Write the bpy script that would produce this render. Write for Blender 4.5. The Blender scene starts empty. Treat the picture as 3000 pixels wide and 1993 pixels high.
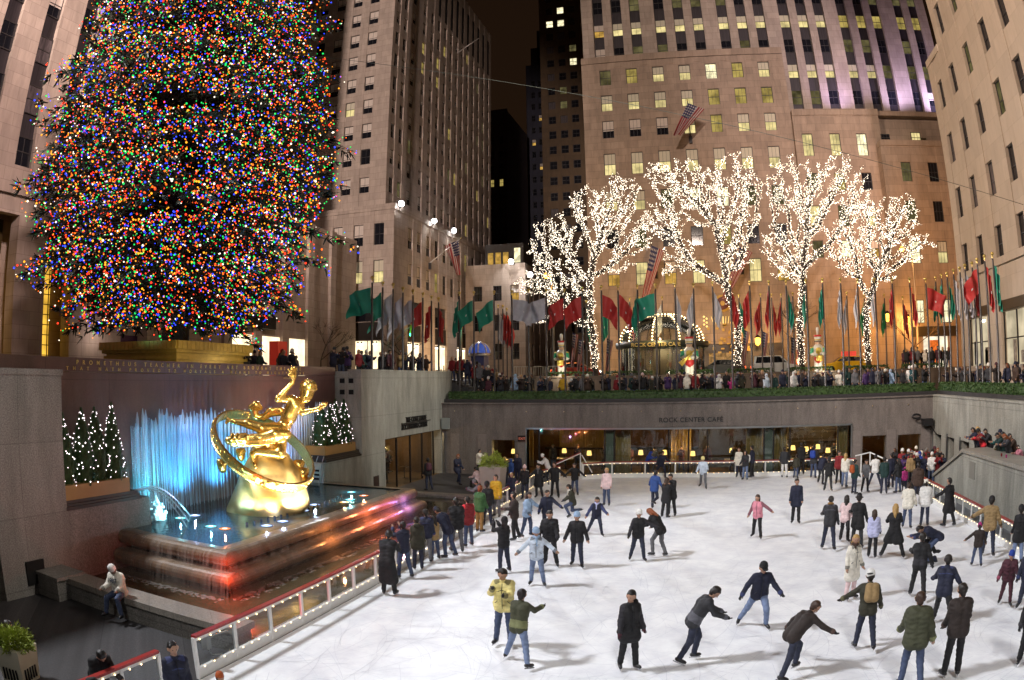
import bpy, bmesh, math, random
import numpy as np
from mathutils import Vector, Matrix
rnd = random.Random(7)
S = bpy.context.scene
C = S.collection
# ------------------------------------------------------------------ camera (wide lens with curved verticals, 6.1 m above the ice)
FPX, PITCH, ROLL, YAW, EYE = 2053.46, .05441, -.009347, -.284115, 6.1
def todir(x, y, z):
    cp, sp = math.cos(PITCH), math.sin(PITCH)
    x, y, z = x, y*cp-z*sp, y*sp+z*cp
    c, s = math.cos(YAW), math.sin(YAW)
    return Vector((x*c+y*s, -x*s+y*c, z))
def ray(px, py):                      # direction of a photo pixel (3000 x 1993)
    x, y = px-1500, 996.5-py
    c, s = math.cos(ROLL), math.sin(ROLL)
    x, y = x*c-y*s, x*s+y*c
    r = math.hypot(x, y)+1e-9
    t = 2*math.asin(r/(2*FPX))
    return todir(math.sin(t)*x/r, math.cos(t), math.sin(t)*y/r)
def at(px, py, z=0.):                 # ground point at height z
    d = ray(px, py); k = (z-EYE)/d.z
    return Vector((d.x*k, d.y*k, z))
def onX(px, py, X):
    d = ray(px, py); k = X/d.x
    return Vector((X, d.y*k, EYE+d.z*k))
def onY(px, py, Y):
    d = ray(px, py); k = Y/d.y
    return Vector((d.x*k, Y, EYE+d.z*k))
cam = bpy.data.cameras.new('camera')
cam.type = 'PANO'
for holder in (cam, getattr(cam, 'cycles', None)):
    try:
        holder.panorama_type = 'FISHEYE_EQUISOLID'
        holder.fisheye_lens = FPX/3000*36
        holder.fisheye_fov = math.pi
    except Exception:
        pass
cam.sensor_width = 36; cam.sensor_fit = 'HORIZONTAL'
cam.clip_start = .05; cam.clip_end = 2000
co = bpy.data.objects.new('camera', cam); C.objects.link(co)
cr, sr = math.cos(ROLL), math.sin(ROLL)
R_, U_, F_ = todir(cr, 0, sr), todir(-sr, 0, cr), todir(0, 1, 0)
co.matrix_world = Matrix(((R_.x, U_.x, -F_.x, 0), (R_.y, U_.y, -F_.y, 0), (R_.z, U_.z, -F_.z, EYE), (0, 0, 0, 1)))
S.camera = co
# ------------------------------------------------------------------ night sky, exposure, lamps
def lin(r, g, b):
    f = lambda v: (v/255/12.92) if v <= 10 else ((v/255+.055)/1.055)**2.4
    return (f(r), f(g), f(b))
W = bpy.data.worlds.new('World'); S.world = W; W.use_nodes = True
wn = W.node_tree.nodes; wl = W.node_tree.links
bg = wn['Background']
tc = wn.new('ShaderNodeTexCoord'); sep = wn.new('ShaderNodeSeparateXYZ'); rp = wn.new('ShaderNodeValToRGB')
wl.new(tc.outputs['Generated'], sep.inputs[0]); wl.new(sep.outputs['Z'], rp.inputs[0]); wl.new(rp.outputs[0], bg.inputs[0])
rp.color_ramp.elements[0].position = 0.; rp.color_ramp.elements[0].color = (.016, .008, .0035, 1)
rp.color_ramp.elements[1].position = .75; rp.color_ramp.elements[1].color = (.010, .0048, .0028, 1)
bg.inputs[1].default_value = 1.0
S.view_settings.view_transform = 'Standard'; S.view_settings.look = 'None'
S.view_settings.exposure = 0; S.view_settings.gamma = 1
S.cycles.sample_clamp_indirect = 2.5
S.cycles.max_bounces = 6
S.cycles.use_denoising = True
S.cycles.caustics_reflective = False; S.cycles.caustics_refractive = False
S.render.engine = 'CYCLES'
def spot(loc, aim, power, col, angle, blend=.5, size=.4, name='floodlight'):
    l = bpy.data.lights.new(name, 'SPOT'); l.energy = power; l.color = col
    l.spot_size = math.radians(angle); l.spot_blend = blend; l.shadow_soft_size = size
    o = bpy.data.objects.new(name, l); C.objects.link(o)
    o.location = loc
    o.rotation_euler = (Vector(aim)-Vector(loc)).to_track_quat('-Z', 'Y').to_euler()
    return o
def lamp(loc, power, col, size=.03, name='lamp_glow'):
    l = bpy.data.lights.new(name, 'POINT'); l.energy = power; l.color = col; l.shadow_soft_size = .02
    o = bpy.data.objects.new(name, l); C.objects.link(o); o.location = loc
    return o
WARM, COOL, PINK = (1, .80, .58), (.93, .96, 1), (1, .74, .62)
# roof floods over the rink (west roofs, the street front to the north, the east roofs, the south roofs behind the camera), then added wall fills
spot((-40, 4, 46), (1, 20, 0), 122000, (.95, .96, 1), 50, .6, 3.2)
spot((-39, 82, 29.5), (0, 22, 0), 70000, COOL, 60, .8, 2)
spot((-39, 94, 29.5), (3, 30, 0), 62000, COOL, 60, .8, 2)
spot((24, 50, 32), (-3, 20, 0), 96000, (.95, .97, 1), 62, .8, 3)
spot((6, -22, 34), (0, 24, 0), 36000, (1, .97, .94), 46, .8, 3)
spot((20.5, 33, 30), (-17.5, 38.5, 3.5), 36000, (.98, .98, .93), 18, .7, .5)  # fill added to brighten the concourse wall, no fixture behind it
spot((20.5, 16, 30), (-18.5, 8, 2.5), 24000, (1, .92, .84), 15, .7, .5)  # added fill for the dark pylon wall, a made-up source
spot((0, -12, 32), (-1, 44, 3.5), 26000, (1, .94, .86), 40, .9, .8)  # unseen fill added from the south to lift the cafe wall
# floods that wash the house fronts
spot((-4, -60, 44), (-1, 80, 34), 310000, (1, .80, .67), 25, .5, 2)
spot((20, -60, 44), (24, 80, 42), 270000, (1, .79, .76), 24, .6, 2)
spot((-20, -50, 44), (-46, 82, 42), 520000, (1, .80, .70), 30, .6, 2)
spot((30, 40, 40), (-40, 105, 44), 560000, (1, .80, .71), 60, .9, 2)
spot((10, 0, 40), (-42, 24, 32), 150000, (1, .74, .67), 66, .9, 2)
spot((-30, 6, 40), (21, 46, 26), 150000, (1, .75, .58), 60, .9, 2)
# ------------------------------------------------------------------ mesh builder
class MB:
    def __init__(s): s.v, s.f, s.m, s.sm = [], [], [], []
    def add(s, vs, fs, m=None, smooth=False):
        o = len(s.v); s.v.extend([tuple(v) for v in vs])
        for f in fs:
            s.f.append(tuple(i+o for i in f)); s.m.append(m); s.sm.append(smooth)
        return s
    def box(s, x0, x1, y0, y1, z0, z1, m=None):
        return s.add([(x0, y0, z0), (x1, y0, z0), (x1, y1, z0), (x0, y1, z0), (x0, y0, z1), (x1, y0, z1), (x1, y1, z1), (x0, y1, z1)],
                     [(0, 3, 2, 1), (4, 5, 6, 7), (0, 1, 5, 4), (1, 2, 6, 5), (2, 3, 7, 6), (3, 0, 4, 7)], m)
    def quad(s, a, b, c, d, m=None): return s.add([a, b, c, d], [(0, 1, 2, 3)], m)
    def bar(s, a, b, w, h, m=None, up=(0, 0, 1)):    # beam from a to b, w wide, h high
        a, b = Vector(a), Vector(b); d = (b-a).normalized(); u = Vector(up)
        x = d.cross(u); x = x.normalized() if x.length > 1e-5 else Vector((1, 0, 0)); u = x.cross(d)
        vs = [p+x*(w/2*i)+u*(h/2*j) for p in (a, b) for i, j in ((-1, -1), (1, -1), (1, 1), (-1, 1))]
        return s.add(vs, [(0, 3, 2, 1), (4, 5, 6, 7), (0, 1, 5, 4), (1, 2, 6, 5), (2, 3, 7, 6), (3, 0, 4, 7)][0:0] or [(3, 2, 1, 0), (4, 5, 6, 7), (0, 1, 5, 4), (1, 2, 6, 5), (2, 3, 7, 6), (3, 0, 4, 7)], m)
    def tube(s, pts, rs, n=8, m=None, cap=True, smooth=True):
        pts = [Vector(p) for p in pts]
        if not hasattr(rs, '__len__'): rs = [rs]*len(pts)
        vs, fs = [], []; ref = None
        for i, p in enumerate(pts):
            d = (pts[min(i+1, len(pts)-1)]-pts[max(i-1, 0)]).normalized()
            if ref is None: ref = d.orthogonal().normalized()
            ref = (ref-d*ref.dot(d)); ref = ref.normalized() if ref.length > 1e-6 else d.orthogonal().normalized()
            b = d.cross(ref)
            for k in range(n):
                t = 2*math.pi*k/n
                vs.append(p+(ref*math.cos(t)+b*math.sin(t))*rs[i])
        for i in range(len(pts)-1):
            for k in range(n):
                fs.append((i*n+k, i*n+(k+1) % n, (i+1)*n+(k+1) % n, (i+1)*n+k))
        if cap:
            fs.append(tuple(range(n-1, -1, -1))); fs.append(tuple(range((len(pts)-1)*n, len(pts)*n)))
        return s.add(vs, fs, m, smooth)
    def lathe(s, prof, n=16, m=None, c=(0, 0, 0), smooth=True, a0=0., a1=2*math.pi):
        full = abs(a1-a0-2*math.pi) < 1e-6; k = n if full else n+1; vs, fs = [], []
        for r, z in prof:
            for i in range(k):
                t = a0+(a1-a0)*i/n; vs.append((c[0]+r*math.cos(t), c[1]+r*math.sin(t), c[2]+z))
        for j in range(len(prof)-1):
            for i in range(n):
                q = (i+1) % k if full else i+1
                fs.append((j*k+i, j*k+q, (j+1)*k+q, (j+1)*k+i))
        return s.add(vs, fs, m, smooth)
    def ball(s, c, r, m=None, n=8, sz=1.):
        return s.lathe([(max(r*math.sin(math.pi*i/(n//2+1)), 1e-4), -r*sz*math.cos(math.pi*i/(n//2+1))) for i in range(n//2+2)], n, m, c)
    def prism(s, poly, a, b, m=None, axis='y'):      # polygon extruded from a to b along an axis
        n = len(poly)
        P = {'y': lambda u, v, t: (u, t, v), 'x': lambda u, v, t: (t, u, v), 'z': lambda u, v, t: (u, v, t)}[axis]
        vs = [P(u, v, a) for u, v in poly]+[P(u, v, b) for u, v in poly]
        return s.add(vs, [tuple(range(n)), tuple(range(2*n-1, n-1, -1))]+[(i, i+n, (i+1) % n+n, (i+1) % n) for i in range(n)], m)
    def join(s, o, M=None):
        b = len(s.v); s.v.extend([tuple(M @ Vector(v)) if M else v for v in o.v])
        s.f.extend([tuple(i+b for i in f) for f in o.f]); s.m.extend(o.m); s.sm.extend(o.sm); return s
    def mesh(s, name, mat=None):
        me = bpy.data.meshes.new(name); me.from_pydata(s.v, [], s.f)
        mats = []
        idx = []
        for m in s.m:
            m = m or mat
            if m not in mats: mats.append(m)
            idx.append(mats.index(m))
        for m in mats: me.materials.append(m)
        if idx:
            me.polygons.foreach_set('material_index', idx)
            me.polygons.foreach_set('use_smooth', s.sm)
        me.update(); return me
def tag(o, label=None, cat=None, group=None, kind=None):
    for k, v in (('label', label), ('category', cat), ('group', group), ('kind', kind)):
        if v: o[k] = v
    return o
def thing(name, label, cat, loc=(0, 0, 0), rz=0., group=None):
    o = bpy.data.objects.new(name, None); C.objects.link(o)
    o.location = loc; o.rotation_euler = (0, 0, rz); o.empty_display_size = .2
    return tag(o, label, cat, group)
def put(name, me, parent=None, loc=(0, 0, 0), rz=0., world=True, kind=None):
    """links a mesh (or MB with .mat); world=True: coordinates are the world's even under a parent"""
    o = bpy.data.objects.new(name, me); C.objects.link(o)
    o.location = loc; o.rotation_euler = (0, 0, rz)
    if parent is not None:
        o.parent = parent
        if world:
            M = Matrix.Identity(4); q = parent
            while q is not None: M = (Matrix.Translation(q.location) @ q.rotation_euler.to_matrix().to_4x4()) @ M if q.parent is None else M; q = q.parent
            o.matrix_parent_inverse = M.inverted()
    if kind: o['kind'] = kind
    return o
def part(name, mb, mat, parent, world=True, kind=None): return put(name, mb.mesh(name, mat), parent, world=world, kind=kind)
def structure(name, mb, mat): return put(name, mb.mesh(name, mat), kind='structure')
def loose(name, mb, mat, label, cat, group=None, loc=(0, 0, 0), rz=0.): return tag(put(name, mb.mesh(name, mat), None, loc, rz), label, cat, group)
# ------------------------------------------------------------------ materials
_mats = {}
def M(name, col, rough=.6, metal=0., var=.0, vscale=6., bump=0., bscale=40., emit=None, es=1., alpha=1., spec=None, stretch=(1, 1, 1)):
    if name in _mats: return _mats[name]
    m = bpy.data.materials.new(name); m.use_nodes = True; n, l = m.node_tree.nodes, m.node_tree.links
    p = n['Principled BSDF']; p.inputs['Base Color'].default_value = (*col, 1); p.inputs['Roughness'].default_value = rough
    p.inputs['Metallic'].default_value = metal; p.inputs['Alpha'].default_value = alpha
    if spec is not None: p.inputs['Specular IOR Level'].default_value = spec
    if var or bump:
        t = n.new('ShaderNodeTexCoord'); mp = n.new('ShaderNodeMapping'); mp.inputs['Scale'].default_value = stretch; l.new(t.outputs['Object'], mp.inputs[0])
    if var:
        x = n.new('ShaderNodeTexNoise'); x.inputs['Scale'].default_value = vscale; x.inputs['Detail'].default_value = 5; x.inputs['Roughness'].default_value = .65
        l.new(mp.outputs[0], x.inputs['Vector'])
        r = n.new('ShaderNodeValToRGB'); r.color_ramp.elements[0].position = .3; r.color_ramp.elements[1].position = .72
        r.color_ramp.elements[0].color = (*[c*(1-var) for c in col], 1); r.color_ramp.elements[1].color = (*[min(1, c*(1+var)) for c in col], 1)
        l.new(x.outputs['Fac'], r.inputs[0]); l.new(r.outputs[0], p.inputs['Base Color'])
    if bump:
        y = n.new('ShaderNodeTexNoise'); y.inputs['Scale'].default_value = bscale; y.inputs['Detail'].default_value = 4
        b = n.new('ShaderNodeBump'); b.inputs['Strength'].default_value = bump; b.inputs['Distance'].default_value = .02
        l.new(mp.outputs[0], y.inputs['Vector']); l.new(y.outputs['Fac'], b.inputs['Height']); l.new(b.outputs[0], p.inputs['Normal'])
    if emit:
        p.inputs['Emission Color'].default_value = (*emit, 1); p.inputs['Emission Strength'].default_value = es
        m.cycles.emission_sampling = 'NONE'
    _mats[name] = m; return m
def stone(name, col, bw=1.6, bh=.9, var=.10, seam=.72, stain=.16, rough=.75, speck=0., off=.5, bump=.06):
    """block-jointed stone: tone per block, thin seams, streaky wear; works on faces along either wall direction"""
    if name in _mats: return _mats[name]
    m = bpy.data.materials.new(name); m.use_nodes = True; n, l = m.node_tree.nodes, m.node_tree.links
    p = n['Principled BSDF']; p.inputs['Roughness'].default_value = rough
    t = n.new('ShaderNodeTexCoord'); s = n.new('ShaderNodeSeparateXYZ'); l.new(t.outputs['Object'], s.inputs[0])
    a = n.new('ShaderNodeMath'); a.operation = 'ADD'; l.new(s.outputs[0], a.inputs[0]); l.new(s.outputs[1], a.inputs[1])
    c = n.new('ShaderNodeCombineXYZ'); l.new(a.outputs[0], c.inputs[0]); l.new(s.outputs[2], c.inputs[1])
    b = n.new('ShaderNodeTexBrick'); l.new(c.outputs[0], b.inputs['Vector']); b.offset = off
    b.inputs['Color1'].default_value = (*[x*(1-var) for x in col], 1); b.inputs['Color2'].default_value = (*[x*(1+var) for x in col], 1)
    b.inputs['Mortar'].default_value = (*[x*seam for x in col], 1); b.inputs['Scale'].default_value = 1
    b.inputs['Mortar Size'].default_value = .018; b.inputs['Brick Width'].default_value = bw; b.inputs['Row Height'].default_value = bh
    x = n.new('ShaderNodeTexNoise'); x.inputs['Scale'].default_value = .9; x.inputs['Detail'].default_value = 7; x.inputs['Roughness'].default_value = .7
    mp = n.new('ShaderNodeMapping'); mp.inputs['Scale'].default_value = (1.6, .35, 1); l.new(c.outputs[0], mp.inputs[0]); l.new(mp.outputs[0], x.inputs['Vector'])
    r = n.new('ShaderNodeMapRange'); r.inputs[1].default_value = .3; r.inputs[2].default_value = .7; r.inputs[3].default_value = 1-stain; r.inputs[4].default_value = 1+stain*.6
    l.new(x.outputs['Fac'], r.inputs[0])
    mix = n.new('ShaderNodeMix'); mix.data_type = 'RGBA'; mix.blend_type = 'MULTIPLY'; mix.inputs[0].default_value = 1
    l.new(b.outputs['Color'], mix.inputs[6]); l.new(r.outputs[0], mix.inputs[7]); out = mix.outputs[2]
    y = n.new('ShaderNodeTexNoise'); y.inputs['Scale'].default_value = 26; y.inputs['Detail'].default_value = 3; l.new(t.outputs['Object'], y.inputs['Vector'])
    if speck:
        r2 = n.new('ShaderNodeMapRange'); r2.inputs[1].default_value = .35; r2.inputs[2].default_value = .7; r2.inputs[3].default_value = 1-speck; r2.inputs[4].default_value = 1+speck
        l.new(y.outputs['Fac'], r2.inputs[0]); m2 = n.new('ShaderNodeMix'); m2.data_type = 'RGBA'; m2.blend_type = 'MULTIPLY'; m2.inputs[0].default_value = 1
        l.new(out, m2.inputs[6]); l.new(r2.outputs[0], m2.inputs[7]); out = m2.outputs[2]
    l.new(out, p.inputs['Base Color'])
    bu = n.new('ShaderNodeBump'); bu.inputs['Strength'].default_value = bump*4; bu.inputs['Distance'].default_value = .01
    l.new(y.outputs['Fac'], bu.inputs['Height']); l.new(bu.outputs[0], p.inputs['Normal'])
    _mats[name] = m; return m
def glow(name, col, es=1., var=0., scale=3.):
    """something that gives off light; var: uneven brightness (a room seen through a pane)"""
    if name in _mats: return _mats[name]
    m = bpy.data.materials.new(name); m.use_nodes = True; n, l = m.node_tree.nodes, m.node_tree.links
    n.remove(n['Principled BSDF']); e = n.new('ShaderNodeEmission'); e.inputs[0].default_value = (*col, 1); e.inputs[1].default_value = es
    l.new(e.outputs[0], n['Material Output'].inputs[0])
    if var:
        t = n.new('ShaderNodeTexCoord'); x = n.new('ShaderNodeTexNoise'); x.inputs['Scale'].default_value = scale; x.inputs['Detail'].default_value = 3
        g = n.new('ShaderNodeNewGeometry'); ad = n.new('ShaderNodeVectorMath'); l.new(g.outputs['Position'], x.inputs['Vector'])
        r = n.new('ShaderNodeMapRange'); r.inputs[1].default_value = .35; r.inputs[2].default_value = .65; r.inputs[3].default_value = es*(1-var); r.inputs[4].default_value = es*(1+var)
        l.new(x.outputs['Fac'], r.inputs[0]); l.new(r.outputs[0], e.inputs[1])
    m.cycles.emission_sampling = 'NONE'
    _mats[name] = m; return m
def glassm(name, col=(.8, .9, .9), a=.18, rough=.03):
    """clear sheet: mostly see-through with a mirror share that grows at grazing angles"""
    if name in _mats: return _mats[name]
    m = bpy.data.materials.new(name); m.use_nodes = True; n, l = m.node_tree.nodes, m.node_tree.links
    n.remove(n['Principled BSDF']); t = n.new('ShaderNodeBsdfTransparent'); t.inputs[0].default_value = (*col, 1)
    g = n.new('ShaderNodeBsdfGlossy'); g.inputs['Roughness'].default_value = rough; g.inputs[0].default_value = (.9, .95, 1, 1)
    f = n.new('ShaderNodeFresnel'); f.inputs[0].default_value = 1.45
    ad = n.new('ShaderNodeMath'); ad.operation = 'ADD'; ad.use_clamp = True; ad.inputs[1].default_value = a; l.new(f.outputs[0], ad.inputs[0])
    x = n.new('ShaderNodeMixShader'); l.new(ad.outputs[0], x.inputs[0]); l.new(t.outputs[0], x.inputs[1]); l.new(g.outputs[0], x.inputs[2]); l.new(x.outputs[0], n['Material Output'].inputs[0])
    _mats[name] = m; return m
LIMESTONE = stone('limestone', (.42, .34, .29), 1.7, .95, .10, .66, .22)
LIMESTONE2 = stone('brown_limestone', (.36, .27, .21), 1.65, .9, .10, .66, .26)
GRANITE = stone('grey_granite', (.23, .22, .20), 3.2, 2.1, .05, .75, .3, .6, .35, 0.)
CONCRETE = stone('pale_granite', (.34, .335, .29), 3.4, 2.05, .04, .75, .42, .6, .22, 0.)
REDGRANITE = stone('red_granite', (.13, .066, .055), 2.9, 3.0, .05, .7, .3, .32, .12, 0.)
PAVE = stone('promenade_slabs', (.05, .048, .05), 3, 2.4, .3, .35, .55, .6, .3, 0.)
DARKMET = M('dark_metal', (.03, .028, .03), .45, .6)
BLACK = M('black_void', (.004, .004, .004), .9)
GOLDB = M('gilded_board', (.50, .33, .07), .5, .1, .18, 3, .2, 30)
WHITEP = M('white_paint', (.78, .78, .76), .4, 0, .05, 8)
REDP = M('red_paint', (.30, .022, .018), .35, 0, .12, 5)
BULBW = glow('warm_bulb', (1, .72, .36), 7)
BULBX = glow('white_bulb', (1, .84, .64), 6.5)
def text(name, body, size, loc, rot, mat, parent=None, space=1., sx=1., ext=.02, align='LEFT', fit=0):
    cu = bpy.data.curves.new(name, 'FONT'); cu.body = body; cu.size = size; cu.extrude = ext; cu.offset = size*.012; cu.space_character = space; cu.align_x = align
    cu.materials.append(mat)
    o = bpy.data.objects.new(name, cu); C.objects.link(o)
    if fit:
        lo, hi = 1., 6.
        for _ in range(14):
            cu.space_character = (lo+hi)/2; bpy.context.view_layer.update()
            if o.dimensions.x < fit: lo = (lo+hi)/2
            else: hi = (lo+hi)/2
    bpy.context.view_layer.update()
    me = bpy.data.meshes.new_from_object(o.evaluated_get(bpy.context.evaluated_depsgraph_get()))
    bpy.data.objects.remove(o); o = bpy.data.objects.new(name, me); C.objects.link(o); o.location = loc; o.rotation_euler = rot; o.scale = (sx, 1, 1)
    if parent is not None:
        o.parent = parent; o.matrix_parent_inverse = (Matrix.Translation(parent.location) @ parent.rotation_euler.to_matrix().to_4x4()).inverted()
    return o
NORTHWALL = (math.pi/2, 0, 0)          # lettering read from the south
WESTWALL = (math.pi/2, 0, math.pi/2)   # lettering read from the east
def streaks(name, col, lo, hi, fine=9., tall=.35, rough=.25):
    """thin falling water: streaks of film along the fall, clear between them"""
    if name in _mats: return _mats[name]
    m = bpy.data.materials.new(name); m.use_nodes = True; n, l = m.node_tree.nodes, m.node_tree.links; p = n['Principled BSDF']
    p.inputs['Base Color'].default_value = (*col, 1); p.inputs['Roughness'].default_value = rough
    t = n.new('ShaderNodeTexCoord'); s = n.new('ShaderNodeSeparateXYZ'); l.new(t.outputs['Object'], s.inputs[0])
    a = n.new('ShaderNodeMath'); a.operation = 'SUBTRACT'; l.new(s.outputs[1], a.inputs[0]); l.new(s.outputs[0], a.inputs[1])
    c = n.new('ShaderNodeCombineXYZ'); l.new(a.outputs[0], c.inputs[0]); l.new(s.outputs[2], c.inputs[1])
    mp = n.new('ShaderNodeMapping'); mp.inputs['Scale'].default_value = (fine, tall, 1); l.new(c.outputs[0], mp.inputs[0])
    x = n.new('ShaderNodeTexNoise'); x.inputs['Scale'].default_value = 1; x.inputs['Detail'].default_value = 6; x.inputs['Roughness'].default_value = .7; l.new(mp.outputs[0], x.inputs['Vector'])
    r = n.new('ShaderNodeMapRange'); r.inputs[1].default_value = .40; r.inputs[2].default_value = .68; r.inputs[3].default_value = lo; r.inputs[4].default_value = hi; l.new(x.outputs['Fac'], r.inputs[0]); l.new(r.outputs[0], p.inputs['Alpha'])
    _mats[name] = m; return m
def octa(r=1.):
    return MB().add([(r, 0, 0), (0, r, 0), (-r, 0, 0), (0, -r, 0), (0, 0, r), (0, 0, -r)], [(0, 1, 4), (1, 2, 4), (2, 3, 4), (3, 0, 4), (1, 0, 5), (2, 1, 5), (3, 2, 5), (0, 3, 5)], None, True)
def ico(r=1.):
    bm = bmesh.new(); bmesh.ops.create_icosphere(bm, subdivisions=1, radius=r)
    m = MB().add([v.co[:] for v in bm.verts], [tuple(v.index for v in f.verts) for f in bm.faces], None, True); bm.free(); return m
def bulbs(parent, items, name='bulb', keep=100, shape=octa, world=True):
    """items: (position, radius, material); the hundred that show largest are parts of their own, the others one part"""
    items = sorted(items, key=lambda t: -t[1]/max((Vector(t[0])-Vector((0, 0, EYE))).length, .1)*(1.3 if keep else 1))
    cache = {}
    for p, r, m in items[:keep]:
        if m not in cache: cache[m] = shape(1.).mesh(name, m)
        o = put(name, cache[m], parent, world=False)
        o.location = Vector(p)-parent.location; o.scale = (r, r, r)
    rest = items[keep:]
    if rest:
        base = shape(1.); bv = np.array(base.v); nf = len(base.f); k = len(base.f[0]); bf = np.array(base.f)
        pos = np.array([tuple(p) for p, r, m in rest]); rad = np.array([r for p, r, m in rest])
        v = (bv[None]*rad[:, None, None]+pos[:, None]).reshape(-1, 3)
        f = (bf[None]+(np.arange(len(rest))*len(bv))[:, None, None]).reshape(-1, k)
        me = bpy.data.meshes.new('string_of_lights'); me.from_pydata(v.tolist(), [], f.tolist())
        mats = []
        for p, r, m in rest:
            if m not in mats: mats.append(m)
        for m in mats: me.materials.append(m)
        me.polygons.foreach_set('material_index', np.repeat([mats.index(m) for p, r, m in rest], nf))
        put('light_string', me, parent, kind='stuff')
# ------------------------------------------------------------------ windows and house fronts
FRAME = M('window_frame', (.05, .045, .045), .5, .2)
PANE_D = M('pane_dark', (.012, .013, .018), .06, 0, spec=.8)
PANE_C = M('pane_curtained', (.10, .085, .09), .25, 0, .5, 3, stretch=(4, 4, .3))
BLIND = M('blind_pale', (.62, .54, .48), .8, 0, .06, 2)
BLIND_L = M('blind_backlit', (.5, .45, .35), .8, 0, .05, 2, emit=(1, .85, .6), es=.07)
LIT = glow('pane_lit', (1, .82, .36), .75, .35, .9)
LIT2 = glow('pane_lit_soft', (.95, .72, .20), .38, .4, .8)
LITHOT = glow('pane_lit_bright', (1, .9, .55), 1.15, .45, 1.3)
LITG = glow('pane_lit_dim', (.56, .48, .20), .17, .5, .9)
AMBER = glow('pane_amber', (1, .58, .12), .5, .5, 1.1)
METALSP = M('spandrel_metal', (.055, .048, .055), .45, .5, .35, 1.5, stretch=(6, 6, .2))
def win_template(w, h, kind, bars=(2, 1), d=.0, sash=.5):
    """kinds: dark, blind (pale blind above, dark below), lit, litlow, dim, amber, curtain, hot; returns frame, pane, blind builders (local: x across, z up, -y out)"""
    f, p, b = MB(), MB(), None
    t = .07; e = .06
    f.box(-w/2, -w/2+t, -.03, .05, 0, h); f.box(w/2-t, w/2, -.03, .05, 0, h)
    f.box(-w/2+t, w/2-t, -.03, .05, 0, t); f.box(-w/2+t, w/2-t, -.03, .05, h-t, h)
    f.box(-w/2+t, w/2-t, -.02, .05, h*sash-.03, h*sash+.035)
    for i in range(1, bars[0]+1):
        x = -w/2+t+(w-2*t)*i/(bars[0]+1)
        for z0, z1 in ((t, h*sash-.035), (h*sash+.035, h-t)): f.box(x-.014, x+.014, -.012, .045, z0, z1)
    z = h*sash
    main = {'dark': PANE_D, 'blind': PANE_D, 'lit': LIT, 'litlow': LIT, 'dim': LITG, 'amber': AMBER, 'curtain': PANE_C, 'hot': LITHOT, 'soft': LIT2}[kind]
    p.quad((-w/2+.02, .03, .02), (w/2-.02, .03, .02), (w/2-.02, .03, h-.02), (-w/2+.02, .03, h-.02), main)
    if kind in ('blind', 'litlow', 'amber'):
        z0 = h*(.42 if kind == 'blind' else .5)
        b = MB().quad((-w/2+t, .022, z0), (w/2-t, .022, z0), (w/2-t, .022, h-t), (-w/2+t, .022, h-t), BLIND if kind != 'litlow' else BLIND_L)
    return f, p, b
class Windows:
    """all openings of one building; the hundred that show largest become parts, the rest one part"""
    T = {}
    def __init__(s, parent): s.parent, s.L = parent, []
    def add(s, loc, rz, w, h, kind, bars=(2, 1), sash=.5): s.L.append((Vector(loc), rz, round(w, 2), round(h, 2), kind, bars, sash))
    def done(s, name='window'):
        s.L.sort(key=lambda q: -q[2]*q[3]*abs(math.cos(q[1])*-(q[0].y)+math.sin(q[1])*q[0].x)/max((q[0]-Vector((0, 0, EYE))).length, 1)**3)
        rest = MB()
        for i, (loc, rz, w, h, kind, bars, sash) in enumerate(s.L):
            key = (w, h, kind, bars, sash)
            if key not in Windows.T:
                t = win_template(w, h, kind, bars, sash=sash)
                Windows.T[key] = (t, [b.mesh(q, FRAME) if b else None for q, b in zip(('window', 'pane', 'blind'), t)])
            t, me = Windows.T[key]
            if i < 100:
                o = put(name, me[0], s.parent, world=False); o.location = loc-s.parent.location; o.rotation_euler = (0, 0, rz)
                for q, m in (('pane', me[1]), ('blind', me[2])):
                    if m: c = bpy.data.objects.new(q, m); C.objects.link(c); c.parent = o
            else:
                X = Matrix.Translation(loc) @ Matrix.Rotation(rz, 4, 'Z')
                for b in t:
                    if b:
                        k = len(rest.m); rest.join(b, X)
                        for j in range(k, len(rest.m)): rest.m[j] = rest.m[j] or FRAME
        if rest.v: part('window_grid', rest, FRAME, s.parent, kind='stuff')
def front(mb, axis, plane, a0, a1, z0, z1, cols, rows, win=None, thick=.5, inset=.24, sp_in=.06, pick=None, bars=(2, 1), mat=None, sash=.5):
    """one house front. axis 'S': on plane y, seen from the south; 'E': on plane x, seen from the east; 'W': on plane x, seen from the west.
    cols [(a,b)], rows [(z,z)]: openings; between them piers (proud) and spandrels (set back)"""
    def bx(u0, u1, d0, d1, w0, w1):
        if u1-u0 < .001 or w1-w0 < .001: return
        if axis == 'S': mb.box(u0, u1, plane+d0, plane+d1, w0, w1, mat)
        elif axis == 'E': mb.box(plane-d1, plane-d0, u0, u1, w0, w1, mat)
        else: mb.box(plane+d0, plane+d1, u0, u1, w0, w1, mat)
    edges = [a0]+[v for c in cols for v in c]+[a1]
    for i in range(0, len(edges), 2): bx(edges[i], edges[i+1], 0, thick, z0, z1)
    zs = [z0]+[v for r in rows for v in r]+[z1]
    for c in cols:
        for i in range(0, len(zs), 2): bx(c[0], c[1], sp_in, thick, zs[i], zs[i+1])
    if win is not None:
        for ci, c in enumerate(cols):
            for ri, r in enumerate(rows):
                w, h = c[1]-c[0], r[1]-r[0]; u = (c[0]+c[1])/2
                k = pick(ci, ri) if pick else 'dark'
                if k is None: continue
                if axis == 'S': win.add((u, plane+inset, r[0]), 0, w, h, k, bars, sash)
                elif axis == 'E': win.add((plane-inset, u, r[0]), math.pi/2, w, h, k, bars, sash)
                else: win.add((plane+inset, u, r[0]), -math.pi/2, w, h, k, bars, sash)
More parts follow.
